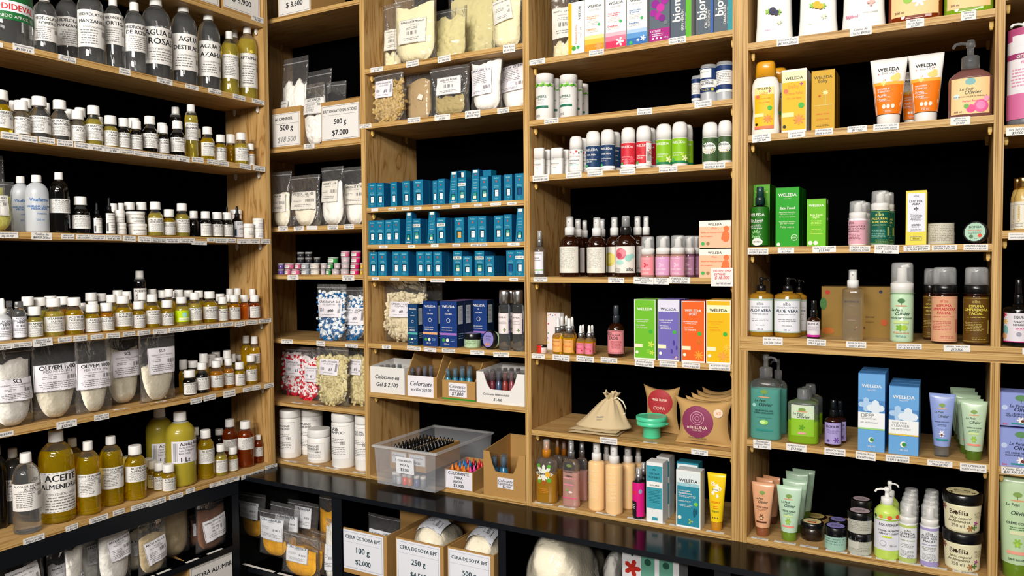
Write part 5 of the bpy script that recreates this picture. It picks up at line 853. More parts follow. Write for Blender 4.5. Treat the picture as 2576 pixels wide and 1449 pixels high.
carton(1595.5, 1649, 753, wo('6cb82a', 'w', 'Aceite para la Celulitis', 'Olio Cellulite', 'z,.8,.26,.16,.3,5,c8dc50;z,.7,.14,.14,.3,5,8cc83a;z,.85,.12,.12,.3,5,c8dc50'), 'eeeeea', y=.01, dep=.045, side='5aa81e', top='5aa81e', look='green massage oil carton', rows=1); carton(1654.5, 1709, 753, wo('6f66b4', 'w', 'Aceite Corporal', 'Olio Rilassante', 'c,.75,.3,.05,4a3a90,2.5;c,.88,.22,.04,4a3a90,2.5;c,.65,.16,.05,4a3a90,2;z,.85,.06,.08,.3,5,d8b0c0', 'r,.03,.8,.97,.985,d8d6ea;').replace('.72,w,WEL', '.72,k,WEL'), 'eeeeea', y=.01, dep=.045, side='5a50a8', top='5a4a9a', look='purple massage oil carton', rows=1)
carton(1714.5, 1773, 757, wo('e8601c', 'w', 'Aceite para Masaje', 'Olio per Massaggi', 'z,.75,.12,.22,.3,8,f09a30;z,.76,.34,.14,.3,8,d0701c;t,.5,.78,.35,w,SPORT'), 'eeeeea', y=.01, dep=.045, side='d8500c', top='c8480c', look='orange massage oil carton', rows=1)
carton(1776.5, 1838, 755, wo('e2b400', 'e8901c', 'Aceite para Masaje', 'Olio per Massaggi', 'z,.7,.12,.24,.3,8,f0a040;z,.84,.26,.16,.3,8,f0c040', 'r,.03,.8,.97,.92,f4ecc0;').replace('.72,e8901c,WEL', '.72,k,WEL'), 'eeeeea', y=.01, dep=.045, side='d8a800', top='d0a000', look='yellow massage oil carton', rows=1)
shelf('C6')
# cotton drawstring bag lying on two folded ones
fr, zz, _ = CUR
def pad(nm, x, y, z, w_, d_, h_, m_, look, u, ang=0, seed=1):
    m = MB(); V = []; nx, ny = 14, 12; R = random.Random(seed)
    for s in (0, 1):
        for j in range(ny+1):
            for i in range(nx+1):
                a, b = i/nx*2-1, j/ny*2-1; q = max(0, 1-abs(a)**6)**.5*max(0, 1-abs(b)**6)**.5
                V.append((a*w_/2*(1+.02*math.sin(5*b)), b*d_/2*(1+.02*math.sin(4*a)), (h_*.5*(1+q*(1 if s else -1)))+.0008*math.sin(9*a+seed)*s))
    k = (nx+1)*(ny+1); F = []
    for j in range(ny):
        for i in range(nx): a = j*(nx+1)+i; F += [(a+1, a, a+nx+1, a+nx+2), (k+a, k+a+1, k+a+nx+2, k+a+nx+1)]
    m.add(V, F, m_); o = m.build(nm, None, fr.W(x, y, z), fr.a+math.radians(ang)); return reg(o, nm, 'bag', look, u)
cx = fr.solx(1512, .08, zz)
pad('cotton_bag', cx-.004, .075, zz, .15, .12, .007, 'cloth', 'lowest folded cotton bag', 1450, 4, 2); pad('cotton_bag', cx-.002, .077, zz+.0074, .146, .116, .007, 'cloth', 'folded cotton bag in the middle of the pile', 1451, 0, 5)
e = empty('drawstring_bag', cx+.006, .085, zz+.0155); m = MB(); V = []; NT, NS = 22, 72
def dsb(t, a):
    if t < .82: q = t/.82; r_ = .074*(1-q)**.8*(1-.12*math.sin(PI*q))+.0125; h_ = .084*q
    else: q = (t-.82)/.18; r_ = .0125+.011*q; h_ = .084+.017*q
    k = min(1, t*1.15); fo = 1+k*(.13*math.sin(7*a+1.5*t)+.09*math.sin(13*a+.7))*(.35+.65*k)
    return (r_*fo*math.cos(a)*(1.0+.05*math.sin(2*a))+.026*min(1, t*1.1), r_*fo*math.sin(a)*(.62+.35*k)+.004*t, h_+(.0035*math.sin(5*a)+.003*math.sin(9*a+2))*(1 if t > .85 else .5*math.sin(PI*min(1, t))))
for j in range(NT+1):
    for i in range(NS): V.append(dsb(j/NT, 2*PI*i/NS))
m.add(V, [(j*NS+i, j*NS+(i+1) % NS, (j+1)*NS+(i+1) % NS, (j+1)*NS+i) for j in range(NT) for i in range(NS)]+[tuple(reversed(range(NS)))], 'cloth'); m.build('cloth_body', e)
m = MB(); m.tube([(.036, 0, .084), (.05, -.012, .09), (.066, -.012, .08), (.074, -.006, .06), (.068, 0, .042), (.052, 0, .036)], .0022, 'pw_cream'); m.build('drawstring', e); m = MB(); m.decal('t,.5,.6,.9,g,PIRURPIC;s,.5,.3,.5,g,natural', -.03, .022, .055, .022, lambda a, c, o: (lambda p: (p[0], p[1]-.0012-o, p[2]))(dsb(c/.084*.82, -PI/2+a/.06)), 8, nz=1); m.build('print', e)
reg(e, 'drawstring_bag', 'bag', 'gathered cream cotton drawstring bag lying on folded ones', 1480)
x, yc, z, r, H = place(1601, 1678, 1050, .03); e = empty('menstrual_cup_case', x, yc, z); m = MB(); H = .062; c_ = '*3fcf9a'; mat('*3fcf9a', '4fcf9f', .35, coat=.2)
m.lathe([(r*.58, 0), (r*.6, .002), (r*.56, H*.5), (r*.6, H*.52), (r*.98, H*.58), (r, H*.62), (r, H*.8)], c_, 28); m.build('cup_body', e); m = MB(); m.lathe([(r*1.03, H*.8), (r*1.04, H*.84), (r*1.04, H*.97), (r*.98, H), (r*.9, H), (r*.88, H*.97)], c_, 28); m.box(r*1.0, -.006, H*.66, r*1.16, .006, H*.7, c_); m.build('lid', e); reg(e, 'menstrual_cup_case', 'case', 'mint green silicone collapsible cup case', 1601)
def pillow(u0, u1, vt, y, look, des, ang=0, c='kraft', th=.03):
    fr, z, _ = CUR; xa, xb = fr.solx(u0, y, z), fr.solx(u1, y, z); W = (xb-xa); xm = (xa+xb)/2; H = fr.solz(vt, xm, y)-z; m = MB(); nx, nz = 16, 14; V = []
    def P(a, c, s): # a,c in -1..1; curved fold lines at top and bottom
        w_ = W/2*(1-.2*(1-abs(c)**2)); ed = H*.1*(1-a*a)
        return (a*w_, s*th*max(0, 1-a*a)**.5*(.35+.65*max(0, 1-c*c)**.5)*1.0, H/2+c*(H/2-ed*(1 if c > 0 else .25)*abs(c)))
    for s in (-1, 1):
        for j in range(nz+1):
            for i in range(nx+1): V.append(P(i/nx*2-1, j/nz*2-1, s))
    k = (nx+1)*(nz+1); F = []
    for j in range(nz):
        for i in range(nx): a = j*(nx+1)+i; F += [(a, a+1, a+nx+2, a+nx+1), (k+a+1, k+a, k+a+nx+1, k+a+nx+2)]
    for i in range(nx):
        for j in (0, nz): a = j*(nx+1)+i; F.append((a, a+1, k+a+1, k+a))
    m.add(V, F, c)
    if des: m.decal(des, -W*.4, H*.1, W*.8, H*.8, lambda a, c, o: (lambda p: (a, p[1]-o-.0004, c))(P(max(-1, min(1, a/(W/2*.86))), max(-1, min(1, c/H*2-1)), -1)), 8)
    o = m.build('pillow_box', None, fr.W(xm, y+th, z), fr.a+math.radians(ang)); return reg(o, 'pillow_box', 'box', look, u0)
ML = 'c,.42,.52,.34,8a3a5c,1;%st,.42,.38,.44,e8d0c0,mia·LUNA;s,.42,.3,.2,e8d0c0,DESDE 2002;c,.85,.78,.09,ead4bc;s,.85,.78,.1,e07840,XS;s,.42,.09,.4,d,COPA MENSTRUAL;s,.42,.02,.3,d,www.mialuna.cl' % ''.join('c,.42,.62,%.3f,%s,.95;' % (q, k) for q, k in ((.15, 'd8b0c0'), (.14, '8a3a5c'), (.1, 'd8b0c0'), (.092, '8a3a5c'), (.05, 'd8b0c0'), (.043, '8a3a5c')))
pillow(1690, 1838, 1005, .02, 'front kraft pillow box with a round plum emblem', ML)
for i in range(4): pillow(1720+i*14, 1838, 1001-i*8, .085+.042*i, 'kraft pillow box behind the front one', '', th=.018)
pillow(1612, 1705, 972, .12, 'kraft pillow box with a red round emblem', 'c,.5,.7,.42,b03038;t,.5,.78,.5,e8d0c0,mia luna;s,.5,.55,.4,e8d0c0,COPA', th=.025)
shelf('C7')
pumpy(1352, 1410, 1103, 'spray', 'water', 'z,.5,.62,.5,.5,8,e9ece0;c,.2,.85,.1,5aa832;c,.8,.85,.1,5aa832;c,.25,.4,.1,5aa832;c,.8,.45,.12,5aa832;t,.45,.63,.5,k,Lovea;c,.72,.62,.14,e8b030;c,.5,.38,.12,b05a20;f,.5,.2,.6,.05,3,e08a30', (.12, .68), .72, .01, 'spray with orange sprayer and white daisy label', liq='liq_brown', lev=.46, cap='*c07818', over='clear_cap', neckf=.4, capr=.4, sh=.08, n=2.6, sy=.6)
cloud2 = ((1392, 1418, 1100, .09, 'liq_brown', '*b06a14'), (1405, 1438, 1108, .13, 'liq_brown', '*b06a14'))
for u0, u1, v, y, c, k in cloud2: pumpy(u0, u1, v, 'spray', 'water', '', (.1, .6), .72, y, 'orange-capped spray at the rear left', liq=c, lev=.46, cap=k, capr=.4, n=2.6, sy=.6)
RS = 'r,.05,.56,.95,.58,e9a0a8;c,.5,.88,.2,7a8a4a,.5;t,.5,.72,.5,k,Le Petit;t,.5,.63,.5,k,Olivier;f,.5,.5,.7,.03,2,g;r,.1,.4,.8,.43,e08aa0;c,.35,.28,.1,7ab05a,.7;c,.6,.24,.14,eee6e4,.5;r,0,.08,1,.11,e0608a'
pumpy(1419, 1464, 1105, 'spray', 'water', RS, (.08, .7), .72, .012, 'pink-bottomed cleansing spray with a tree emblem', liq='liq_pink', lev=.52, cap='silver', neckf=.4, capr=.42, n=3, sy=.6); pumpy(1452, 1482, 1106, 'spray', 'water', '', (.08, .6), .72, .085, 'pink-bottomed cleansing spray behind the emblem one', liq='liq_pink', lev=.5, cap='silver', n=3, sy=.6)
OR = 't,.5,.84,.6,f4e0b8,SHAMPOO;f,.5,.78,.6,.03,2,f4e0b8;t,.5,.62,.6,f4e0b8,REPARADOR;f,.5,.56,.6,.03,12,f4e0b8'; mat('*e6b070', 'f6cc92', .35, coat=.2)
for u0, u1, v, y, l in ((1480, 1523, 1114, .012, 'left front orange bottle with white disc pump'), (1523, 1568, 1121, .004, 'right front orange bottle with white disc pump'), (1560, 1600, 1123, .07, 'orange bottle with greyed pump behind the front two'), (1592, 1620, 1126, .13, 'orange bottle at the rear'), (1512, 1540, 1120, .085, 'orange bottle between the front two')):
    pumpy(u0, u1, v, 'cap' if 0 else 'spray', '*e6b070', OR, (.06, .7), .74, y, l, 'spray_bottle', cap='cap_white', over='clear_cap', neckf=.5, capr=.6, sh=.04)
pumpy(1591, 1623, 1176, 'spray', '*141316', 'r,0,0,1,1,d81a80;r,0,0,.5,.45,1a181c;t,.35,.7,.3,e8301c,m;c,.72,.75,.1,9a9ac0,1.4;f,.25,.35,.35,.05,3,w', (.05, .72), .76, .004, 'small black spray with a hot pink label', cap='silver', capr=.6, sh=.06, arc=2.8); pumpy(1606, 1632, 1163, 'spray', '*141316', '', (.05, .7), .76, .06, 'small black spray behind the hot pink one', cap='silver', capr=.6)
OT = 'r,.02,.23,.98,.94,3a9aac;r,.02,.58,.98,.68,eeeeec;t,.5,.88,.24,k,alba;t,.5,.81,.62,10404a,ORTIGA;t,.5,.75,.66,10404a,ROMERO;t,.5,.62,.6,k,ANTICAÍDA;f,.5,.54,.75,.025,9,1f6a78;r,.35,.04,.7,.09,3a9aac'
carton(1626, 1667, 1163, OT, 'e8ebec', y=.002, dep=.045, look='front white and teal nettle lotion carton', rows=0); carton(1652, 1684, 1150, OT, 'e8ebec', y=.06, dep=.045, look='white and teal nettle lotion carton behind'); 
WT = 'r,.04,.03,.96,.97,2a88a0;r,.04,.72,.96,.97,9cc8d2;r,.04,.78,.96,.97,dfe8ea;t,.5,.82,.76,k,WELEDA;t,.35,.64,.5,w,Loción Capilar;t,.38,.6,.55,w,Revitalizante;f,.45,.56,.7,.022,2,w;t,.35,.46,.5,w,Lozione Capelli;f,.4,.4,.6,.022,2,w;c,.82,.43,.08,7ac83a;c,.75,.28,.05,1a5a70,4;c,.84,.3,.04,1a5a70,3;c,.15,.17,.08,e8ecd8;z,.6,.12,.12,.1,3,a8c060'
carton(1701, 1762, 1184, WT, 'eceeec', y=.004, dep=.04, side='d8dcdc', look='front teal and white hair lotion carton'); carton(1702, 1757, 1164, WT, '2a88a0', y=.055, dep=.04, side='2a88a0', look='teal hair lotion carton behind the front one')
tube(1777, 1829, 1190, 'z,.3,.84,.14,.4,6,f4f0e8;z,.55,.8,.14,.4,6,f4f0e8;z,.3,.64,.14,.4,6,f4f0e8;z,.72,.74,.14,.4,6,f4f0e8;z,.6,.58,.12,.4,6,f4f0e8;c,.3,.84,.04,e8b030;c,.72,.74,.04,e8b030;c,.5,.72,.2,f4f2e6,.6;t,.48,.72,.34,k,lovea;t,.5,.44,.6,e87a1c,MONOI;f,.5,.36,.5,.04,2,e87a1c;t,.5,.24,.5,5a7a1c,TAHITI;c,.3,.1,.04,d;c,.5,.1,.04,d;c,.7,.1,.04,d', '*f0cc18', '*c8881c', .006, .15, .62, 'yellow squeeze tube with white flowers and an ochre cap')
# ================================================================ right bay
def olv(t1='', t2='', ink='2a4a3a', tree='6a8a4a'): return 'c,.5,.86,.15,%s,.6;r,.48,.68,.52,.84,%s;c,.5,.71,.2,d08a70,.12;h,.36,.62,.4,%s,Le Petit;h,.56,.54,.5,%s,Olivier;t,.5,.42,.7,%s,%s;f,.5,.38,.6,.03,2,%s;' % (tree, tree, ink, ink, ink, t1 or 'CRÈME', ink)+t2
shelf('D1')
def sq(u0, u1, vt, look, c, des, y=.012):
    x, yc, z, r, H = place(u0, u1, vt, y); yc = y+r*.5; e = empty('shower_cream_bottle', x, yc, z); m = MB(); r *= .98
    m.lathe([(r*.97, 0), (r, .01*H), (r*.93, .12*H), (r*.9, .3*H), (r*.93, .7*H), (r*.8, .8*H), (r*.4, .83*H)], c, 32, 1, .5, 3.4); m.build('bottle_body', e); m = MB(); m.lathe([(r*.5, .83*H), (r*.5, .98*H), (r*.45, H)], c, 24, 1, .9); m.build('cap', e)
    m = MB(); m.decal(des, -r*.82, H*.05, r*1.64, H*.7, ellmap(r*.92, r*.5*.95, 3.4), 10, .0035); m.build('label', e); return reg(e, 'shower_cream_bottle', 'bottle', look, u0)
def sc(fr_, c1, c2): return 'h,.5,.72,.4,2a4a3a,Le Petit;h,.55,.64,.5,2a4a3a,Olivier;c,.22,.6,.07,2a7a5a;t,.5,.54,.5,2a4a5a,CRÈME DOUCHE;t,.5,.49,.5,2a4a5a,SHOWER CREAM;t,.5,.42,.55,%s,%s;z,.35,.22,.1,.4,5,8cc040;z,.7,.2,.1,.4,5,8cc040;c,.5,.22,.12,%s;c,.62,.2,.09,%s;z,.72,.1,.1,.3,6,e0e8c8;t,.5,.04,.5,%s,250ml e 8.45 fl.oz' % (c1, fr_, c2, c2, c1)
sq(1905, 2001, -250, 'white shower cream bottle printed with blackcurrants', '*eeede8', sc('Jasmin Cassis', '9a4a9a', '2a2a4a')); sq(2012, 2112, -265, 'white shower cream bottle printed with a lemon', '*eeede8', sc('Verveine Citron', '6aa050', 'e0b020'))
sq(2120, 2232, -300, 'white shower cream bottle printed with pink roses', '*eeede8', 'c,.3,.3,.13,e07a94;c,.55,.32,.18,e88aa0;c,.55,.34,.11,d85a7a;c,.2,.4,.08,7ab04a;c,.75,.42,.08,7ab04a;z,.72,.16,.12,.4,4,f0b0a8;t,.2,.05,.34,e0709a,500ml;t,.7,.07,.4,2a4a5a,DERMATOLOGIQUE')
SO = 'r,0,0,1,1,f0c890;c,.5,.9,.14,7ab0b0,.7;h,.42,.7,.4,2a4a3a,Le Petit;h,.58,.6,.46,2a4a3a,Olivier;c,.14,.5,.08,cfe0e0;t,.5,.48,.86,5a4a3a,PUR SAVON LIQUIDE DE MARSEILLE;t,.5,.36,.4,%s,%s;%st,.18,.07,.2,6a5a4a,300 ml'
def soap(u0, u1, vt, liq, t, tc, fl, look): return pumpy(u0, u1, vt, 'pump', 'water', SO % (tc, t, fl), (.05, .5), .62, .012, look, 'soap_pump_bottle', cap='smoke', liq=liq, lev=.6, n=2.8, sy=.55, neckf=.42, capr=.42, sh=.14)
PKR = 'c,.78,.2,.19,e0609a;c,.78,.22,.12,f08ab8;c,.52,.14,.12,e84a84;c,.92,.4,.08,f0a0c0;c,.4,.22,.07,6aa84a;'
soap(2236, 2372, -235, 'liq_amber', 'Parfum Fleur d\'Oranger', 'e06a30', 'c,.35,.3,.1,8cc040;z,.6,.25,.16,.4,6,f4f0e8;z,.85,.35,.14,.4,5,f0a860;', 'amber soap pump bottle with orange blossom label'); soap(2374, 2500, -250, 'liq_green', 'Citron Vert', '6a9a30', 'c,.6,.3,.1,7ab04a;c,.85,.4,.14,e8b020;', 'yellow-green soap pump bottle at the right end')
shelf('D2')
WB = 'r,0,.0,1,.85,e8b818;r,0,.7,1,.85,f2dc90;r,0,0,1,.06,e07850;t,.5,.82,.72,k,WELEDA;t,.5,.72,.45,e8901c,baby;z,.8,.76,.08,.3,4,a03080;c,.18,.66,.1,e07050;t,.5,.62,.7,f09030,Aceite para bebé;t,.5,.54,.6,f09030,Olio per Bebè;c,.8,.42,.12,3fae3a;r,0,.25,.5,.32,f4e8a0;z,.7,.2,.25,.3,8,f08a40;c,.12,.1,.07,k'
x, yc, z, r, H = place(1888, 1966, 160, .01); yc = .01+r*.6; e = empty('baby_oil_bottle', x, yc, z); m = MB(); r *= .98; m.lathe([(r*.93, 0), (r, .015*H), (r*.985, .1*H), (r*.93, .24*H), (r*.9, .34*H), (r*.96, .5*H), (r, .6*H), (r*.95, .7*H), (r*.8, .77*H), (r*.6, .8*H)], '*eceae0', 28, 1, .6, 2.3); m.build('bottle_body', e)
m = MB(); m.lathe([(r*.74, .79*H), (r*.66, .97*H), (r*.58, H)], '*dc9a1c', 26, 1, .72, 2.3); m.build('cap', e); m = MB(); m.decal(WB, -r*.68, H*.08, r*1.36, H*.66, ellmap(r*.9, r*.6*.93, 2.3), 10, .0035); m.build('label', e); reg(e, 'baby_oil_bottle', 'bottle', 'wavy white baby oil bottle with an orange-yellow cap', 1888); rep(e, 'baby_oil_bottle', 'bottle', 'wavy white baby oil bottle behind the front one', 1890, .012, .09)
BX = WB.replace('r,0,.0,1,.85,e8b818', 'r,.02,.04,.98,.97,e0b000;r,.02,.8,.98,.97,f0e4b0').replace('r,0,.7,1,.85,f2dc90;r,0,0,1,.06,e07850;', '').replace('t,.5,.82', 't,.5,.86').replace('Aceite para bebé', 'Crema Pañal')
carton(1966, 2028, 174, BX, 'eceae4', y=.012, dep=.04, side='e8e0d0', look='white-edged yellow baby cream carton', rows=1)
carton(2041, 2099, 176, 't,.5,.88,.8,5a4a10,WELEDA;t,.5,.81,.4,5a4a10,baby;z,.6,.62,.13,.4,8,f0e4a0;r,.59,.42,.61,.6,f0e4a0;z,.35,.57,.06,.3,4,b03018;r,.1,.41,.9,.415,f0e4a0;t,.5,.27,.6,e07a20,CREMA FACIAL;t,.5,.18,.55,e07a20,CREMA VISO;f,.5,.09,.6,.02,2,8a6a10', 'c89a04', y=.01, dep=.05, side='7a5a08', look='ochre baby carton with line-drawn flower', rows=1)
SP = 'r,0,0,1,.58,f07a14;r,0,.56,1,.62,f0b040;z,.35,.6,.1,.4,4,f4d888;c,.72,.68,.16,f4d078,.6;c,.78,.72,.09,f4d078;t,.5,.86,.64,k,WELEDA;s,.5,.79,.4,g,Since 1921;c,.2,.78,.02,f07a60;c,.75,.8,.02,f07a60;c,.4,.66,.02,f07a60;t,.34,.48,.42,w,SHOWER &;t,.34,.43,.42,w,SHAMPOO;t,.28,.36,.34,w,Aranja;f,.38,.33,.5,.02,1,w;t,.28,.28,.34,w,Orange;f,.38,.25,.5,.02,1,w;c,.35,.14,.07,e8e4d8;c,.52,.14,.07,e8e4d8;c,.7,.14,.07,e8e4d8;s,.5,.05,.3,w,150 ml'
tube(2186, 2284, 148, SP, '*f2f0ec', 'cap_white', .01, .17, .66, 'left orange and white shampoo tube with a seal drawing', 'shampoo_tube'); tube(2281, 2376, 136, SP, '*f2f0ec', 'cap_white', .008, .17, .68, 'right orange and white shampoo tube with a seal drawing', 'shampoo_tube'); tube(2262, 2325, 180, SP, '*f2f0ec', 'cap_white', .08, .17, .7, 'orange and white shampoo tube half hidden behind', 'shampoo_tube')
soap(2384, 2496, 107, 'liq_rose', 'Parfum Rose', 'd8407a', PKR, 'rose-brown soap pump bottle with a peach label')
shelf('D3')
carton(1890, 1936, 464, 't,.5,.88,.8,c8dc70,WELEDA;f,.5,.5,.6,.03,6,c8dc70', '4f9a1e', y=.06, dep=.04, side='2f6a12', look='pale green carton behind the tester', rows=1)
pumpy(1889, 1935, 470, 'spray', 'dark_glass', 'r,0,0,1,1,1f6a14;t,.4,.8,.7,w,WELEDA;t,.38,.65,.6,w,Skin Food;t,.38,.6,.5,w,Ultra-Light Dry Oil;f,.38,.54,.55,.03,4,w;z,.4,.28,.22,.5,10,8cc080;c,.4,.28,.08,2f7a1c;c,.45,.09,.22,e8e8e0,.7;t,.45,.09,.3,k,TESTER', (.03, .66), .7, .008, 'green tester spray bottle with a dark head', cap='*14302c', over='*1c403c', capr=.55, sh=.08, arc=2.8)
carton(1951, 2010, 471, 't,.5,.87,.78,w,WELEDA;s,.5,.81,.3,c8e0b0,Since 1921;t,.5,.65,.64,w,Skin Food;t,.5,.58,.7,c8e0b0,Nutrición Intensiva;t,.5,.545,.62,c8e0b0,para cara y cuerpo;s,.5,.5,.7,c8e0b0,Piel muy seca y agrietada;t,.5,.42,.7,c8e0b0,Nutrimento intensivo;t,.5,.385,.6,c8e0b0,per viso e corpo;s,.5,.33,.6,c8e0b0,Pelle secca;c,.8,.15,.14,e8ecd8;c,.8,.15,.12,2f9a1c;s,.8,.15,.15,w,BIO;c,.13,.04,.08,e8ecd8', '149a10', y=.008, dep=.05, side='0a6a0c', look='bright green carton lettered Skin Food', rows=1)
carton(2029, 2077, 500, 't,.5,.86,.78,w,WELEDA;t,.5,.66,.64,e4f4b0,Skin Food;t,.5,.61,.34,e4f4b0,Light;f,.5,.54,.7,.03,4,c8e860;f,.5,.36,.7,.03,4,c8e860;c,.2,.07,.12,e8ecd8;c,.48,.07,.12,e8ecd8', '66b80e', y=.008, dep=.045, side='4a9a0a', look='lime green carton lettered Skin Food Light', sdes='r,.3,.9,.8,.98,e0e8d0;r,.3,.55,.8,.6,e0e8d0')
PKL = 'r,0,0,1,1,dca6b4;s,.25,.92,.25,k,alba;r,.05,.85,.95,.853,7a3a50;t,.45,.74,.76,4a2030,ROSA MOSQUETA;t,.45,.65,.8,4a2030,BABA DE CARACOL;t,.32,.56,.5,4a2030,PROPÓLEO;f,.4,.42,.6,.06,5,8a4a60'
pumpy(2134, 2181, 506, 'foam', '*f0e8ea', PKL, (.04, .56), .62, .012, 'pink airless pump bottle with a clear cap', 'cream_pump_bottle', capr=.97, sh=.02, neckf=.9, arc=2.8); pumpy(2150, 2191, 509, 'foam', '*f0e8ea', '', (.04, .56), .62, .07, 'pink airless pump bottle behind another', 'cream_pump_bottle', capr=.97, sh=.02, neckf=.9)
GNL = 'r,0,0,1,1,0e5a48;o,.04,.03,.96,.97,.012,a8b860;s,.5,.88,.3,d8d870,alba;t,.5,.74,.64,e0d860,JALEA REAL;t,.5,.65,.6,e0d860,ALOE VERA;t,.5,.56,.5,a8c890,CREMA FACIAL;f,.45,.42,.6,.05,5,7ab0a0;r,.8,.25,.88,.5,a8b860;f,.6,.13,.5,.05,2,a8b860'
pumpy(2189, 2238, 480, 'foam', '*f0f0ec', GNL, (.02, .64), .66, .01, 'dark green airless pump bottle lettered Jalea Real', 'cream_pump_bottle', capr=.97, sh=.02, neckf=.9, arc=2.9); pumpy(2207, 2250, 484, 'foam', '*f0f0ec', GNL, (.02, .64), .66, .07, 'dark green airless pump bottle behind the front one', 'cream_pump_bottle', capr=.97, sh=.02, neckf=.9, arc=2.9)
carton(2278, 2330, 479, 'r,.08,.24,.94,.95,dfe0ec;s,.5,.9,.26,k,alba;t,.5,.8,.66,k,LUZ DEL;t,.5,.75,.4,k,ALBA;z,.5,.66,.12,.15,4,k;f,.5,.57,.6,.025,6,d;f,.5,.38,.5,.025,3,d;f,.5,.28,.6,.02,2,d;o,.22,.08,.78,.15,.02,8a8a90;s,.5,.115,.3,k,50 ml', 'dcd048', y=.01, dep=.045, side='c8b830', look='yellow carton lettered Luz del Alba', rows=1)
jar(2331, 2403, 560, .015, body='*c8c4b8', lid='*0b0b0e', des='r,0,0,1,1,c4c0b0;f,.5,.92,.9,.085,10,8a8678', look='wide black-lidded jar with a grey fine-print label', lidf=.42, lz=(.04, .95), lidr=1.02)
tilted(2418, 2487, 547, 610, .004, disc('a8ccb4')+'t,.5,.76,.6,k,BIOFILIA;t,.5,.6,.7,e05a3a,CREMA DE CALÉNDULA;f,.5,.5,.7,.06,2,d;c,.33,.25,.1,5a7a5a;c,.75,.3,.1,e0583a;s,.55,.14,.15,d,50 ml', '*14161a', 'jar tipped on its side showing a pale green lid disc')
shelf('D4')
AV = 'r,0,0,1,1,a8bcae;r,.14,.04,.94,.94,e6e8f0;s,.54,.86,.2,k,alba;s,.54,.75,.6,5a6a7a,GEL HIDRATANTE DE;t,.54,.65,.66,2a3a4a,ALOE VERA;f,.54,.55,.6,.05,1,g;f,.54,.4,.6,.05,2,g;f,.54,.22,.3,.05,1,g;s,.54,.09,.16,k,250 ml'
for u0, u1, v, y, l in ((1883, 1947, 697, .008, 'left brown pump bottle lettered Aloe Vera'), (1947, 2016, 697, .008, 'right brown pump bottle lettered Aloe Vera')): pumpy(u0, u1, v, 'pump', 'liq_brown', AV, (.08, .64), .74, y, l, 'gel_pump_bottle', cap='*0c0d10', neckf=.4, capr=.36, sh=.06, arc=2.7, nozdir=1)
pumpy(1990, 2030, 702, 'pump', 'liq_brown', AV, (.08, .64), .74, .075, 'brown pump bottle behind the aloe pair', 'gel_pump_bottle', cap='*0c0d10', neckf=.4, capr=.36, sh=.06, arc=2.7, nozdir=1)
pumpy(2030, 2064, 755, 'spray', 'amber_glass', 'r,0,0,1,1,dcd6dc;t,.5,.85,.7,k,BIOFILIA;f,.5,.68,.7,.06,5,8a7a90;r,0,0,1,.14,c82a9a', (.05, .45), .56, .008, 'tiny amber spray with a magenta-based label', cap='*0c0d10', over='*101216', capr=.5, sh=.1)
carton(2066, 2242, 721, 'c,.09,.88,.035,b02a1c;c,.85,.9,.025,1c2030;c,.03,.65,.05,3a6a30,2;t,.7,.4,.13,2a1c10,SKINCARE;s,.7,.3,.12,2a1c10,INICIANTE;c,.1,.1,.09,b0601c,.6;c,.9,.3,.05,b0501c;c,.62,.18,.02,5a3a1c', '8a6a28', y=.11, dep=.07, side='5a4418', look='wide ochre gift box with coloured dots at the rear')
pumpy(2118, 2172, 678, 'spray', 'glass', 't,.5,.76,.8,3a3a40,BOTANICA;f,.5,.68,.4,.02,1,g;s,.55,.42,.66,6a4a50,Agua de Rosas;f,.5,.36,.6,.03,1,c09090;c,.78,.2,.05,c07a80;c,.68,.14,.04,5a3a3a;s,.35,.13,.2,d,120 ml', (.06, .7), .74, .012, 'square clear glass spray lettered Botanica', 'spray_bottle', liq='water', lev=.6, cap='cap_white', neckf=.4, capr=.56, sh=.03, n=3.4, sy=.9, arc=2.3)
pumpy(2238, 2298, 660, 'foam', '*b9d6b4', 'c,.5,.86,.12,4a7a4a,.7;r,.49,.74,.51,.83,4a5a3a;c,.5,.75,.2,d08a70,.12;h,.35,.66,.4,2a4a3a,Le Petit;h,.56,.58,.5,2a4a3a,Olivier;t,.5,.48,.76,2a4a3a,MOUSSE NETTOYANTE;r,.25,.36,.75,.42,c8dc90;z,.45,.27,.13,.5,5,7ab030;c,.6,.27,.1,a8c840;f,.5,.18,.6,.025,2,e08060;f,.5,.1,.4,.025,2,3a8a9a', (.03, .6), .62, .01, 'pale green foam bottle with a clear dome and tree emblem', 'foam_bottle', capr=1.0, sh=.01, neckf=.95, arc=2.6)
if 1:
    E1 = 'r,0,0,1,1,d8a27e;o,.04,.03,.96,.97,.01,c0504a;s,.5,.9,.22,c0504a,alba;t,.5,.8,.42,c0303a,ESPUMA;t,.5,.72,.72,c0303a,LIMPIADORA;t,.5,.64,.38,c0303a,FACIAL;f,.5,.56,.75,.03,1,c0504a;f,.42,.45,.6,.035,6,c0605a;f,.6,.12,.5,.03,2,c0605a;r,.86,.2,.9,.5,c0504a'
    E2 = E1.replace('d8a27e', '5c3f10').replace('c0504a', 'c8b050').replace('c0303a', 'e0d050').replace('c0605a', 'b09a50')
    for u0, u1, v, y, d, l in ((2341, 2408, 672, .01, E1, 'left foam bottle with a salmon label lettered Espuma'), (2421, 2488, 672, .01, E2, 'right foam bottle with a brown label lettered Espuma'), (2321, 2356, 675, .1, E2, 'brown-labelled foam bottle half hidden behind')):
        pumpy(u0, u1, v, 'foam', 'amber_glass', d, (.03, .62), .66, y, l, 'foam_bottle', cap='*101114', over='clear_cap', capr=.96, sh=.03, neckf=.9, arc=2.7)
shelf('D5')
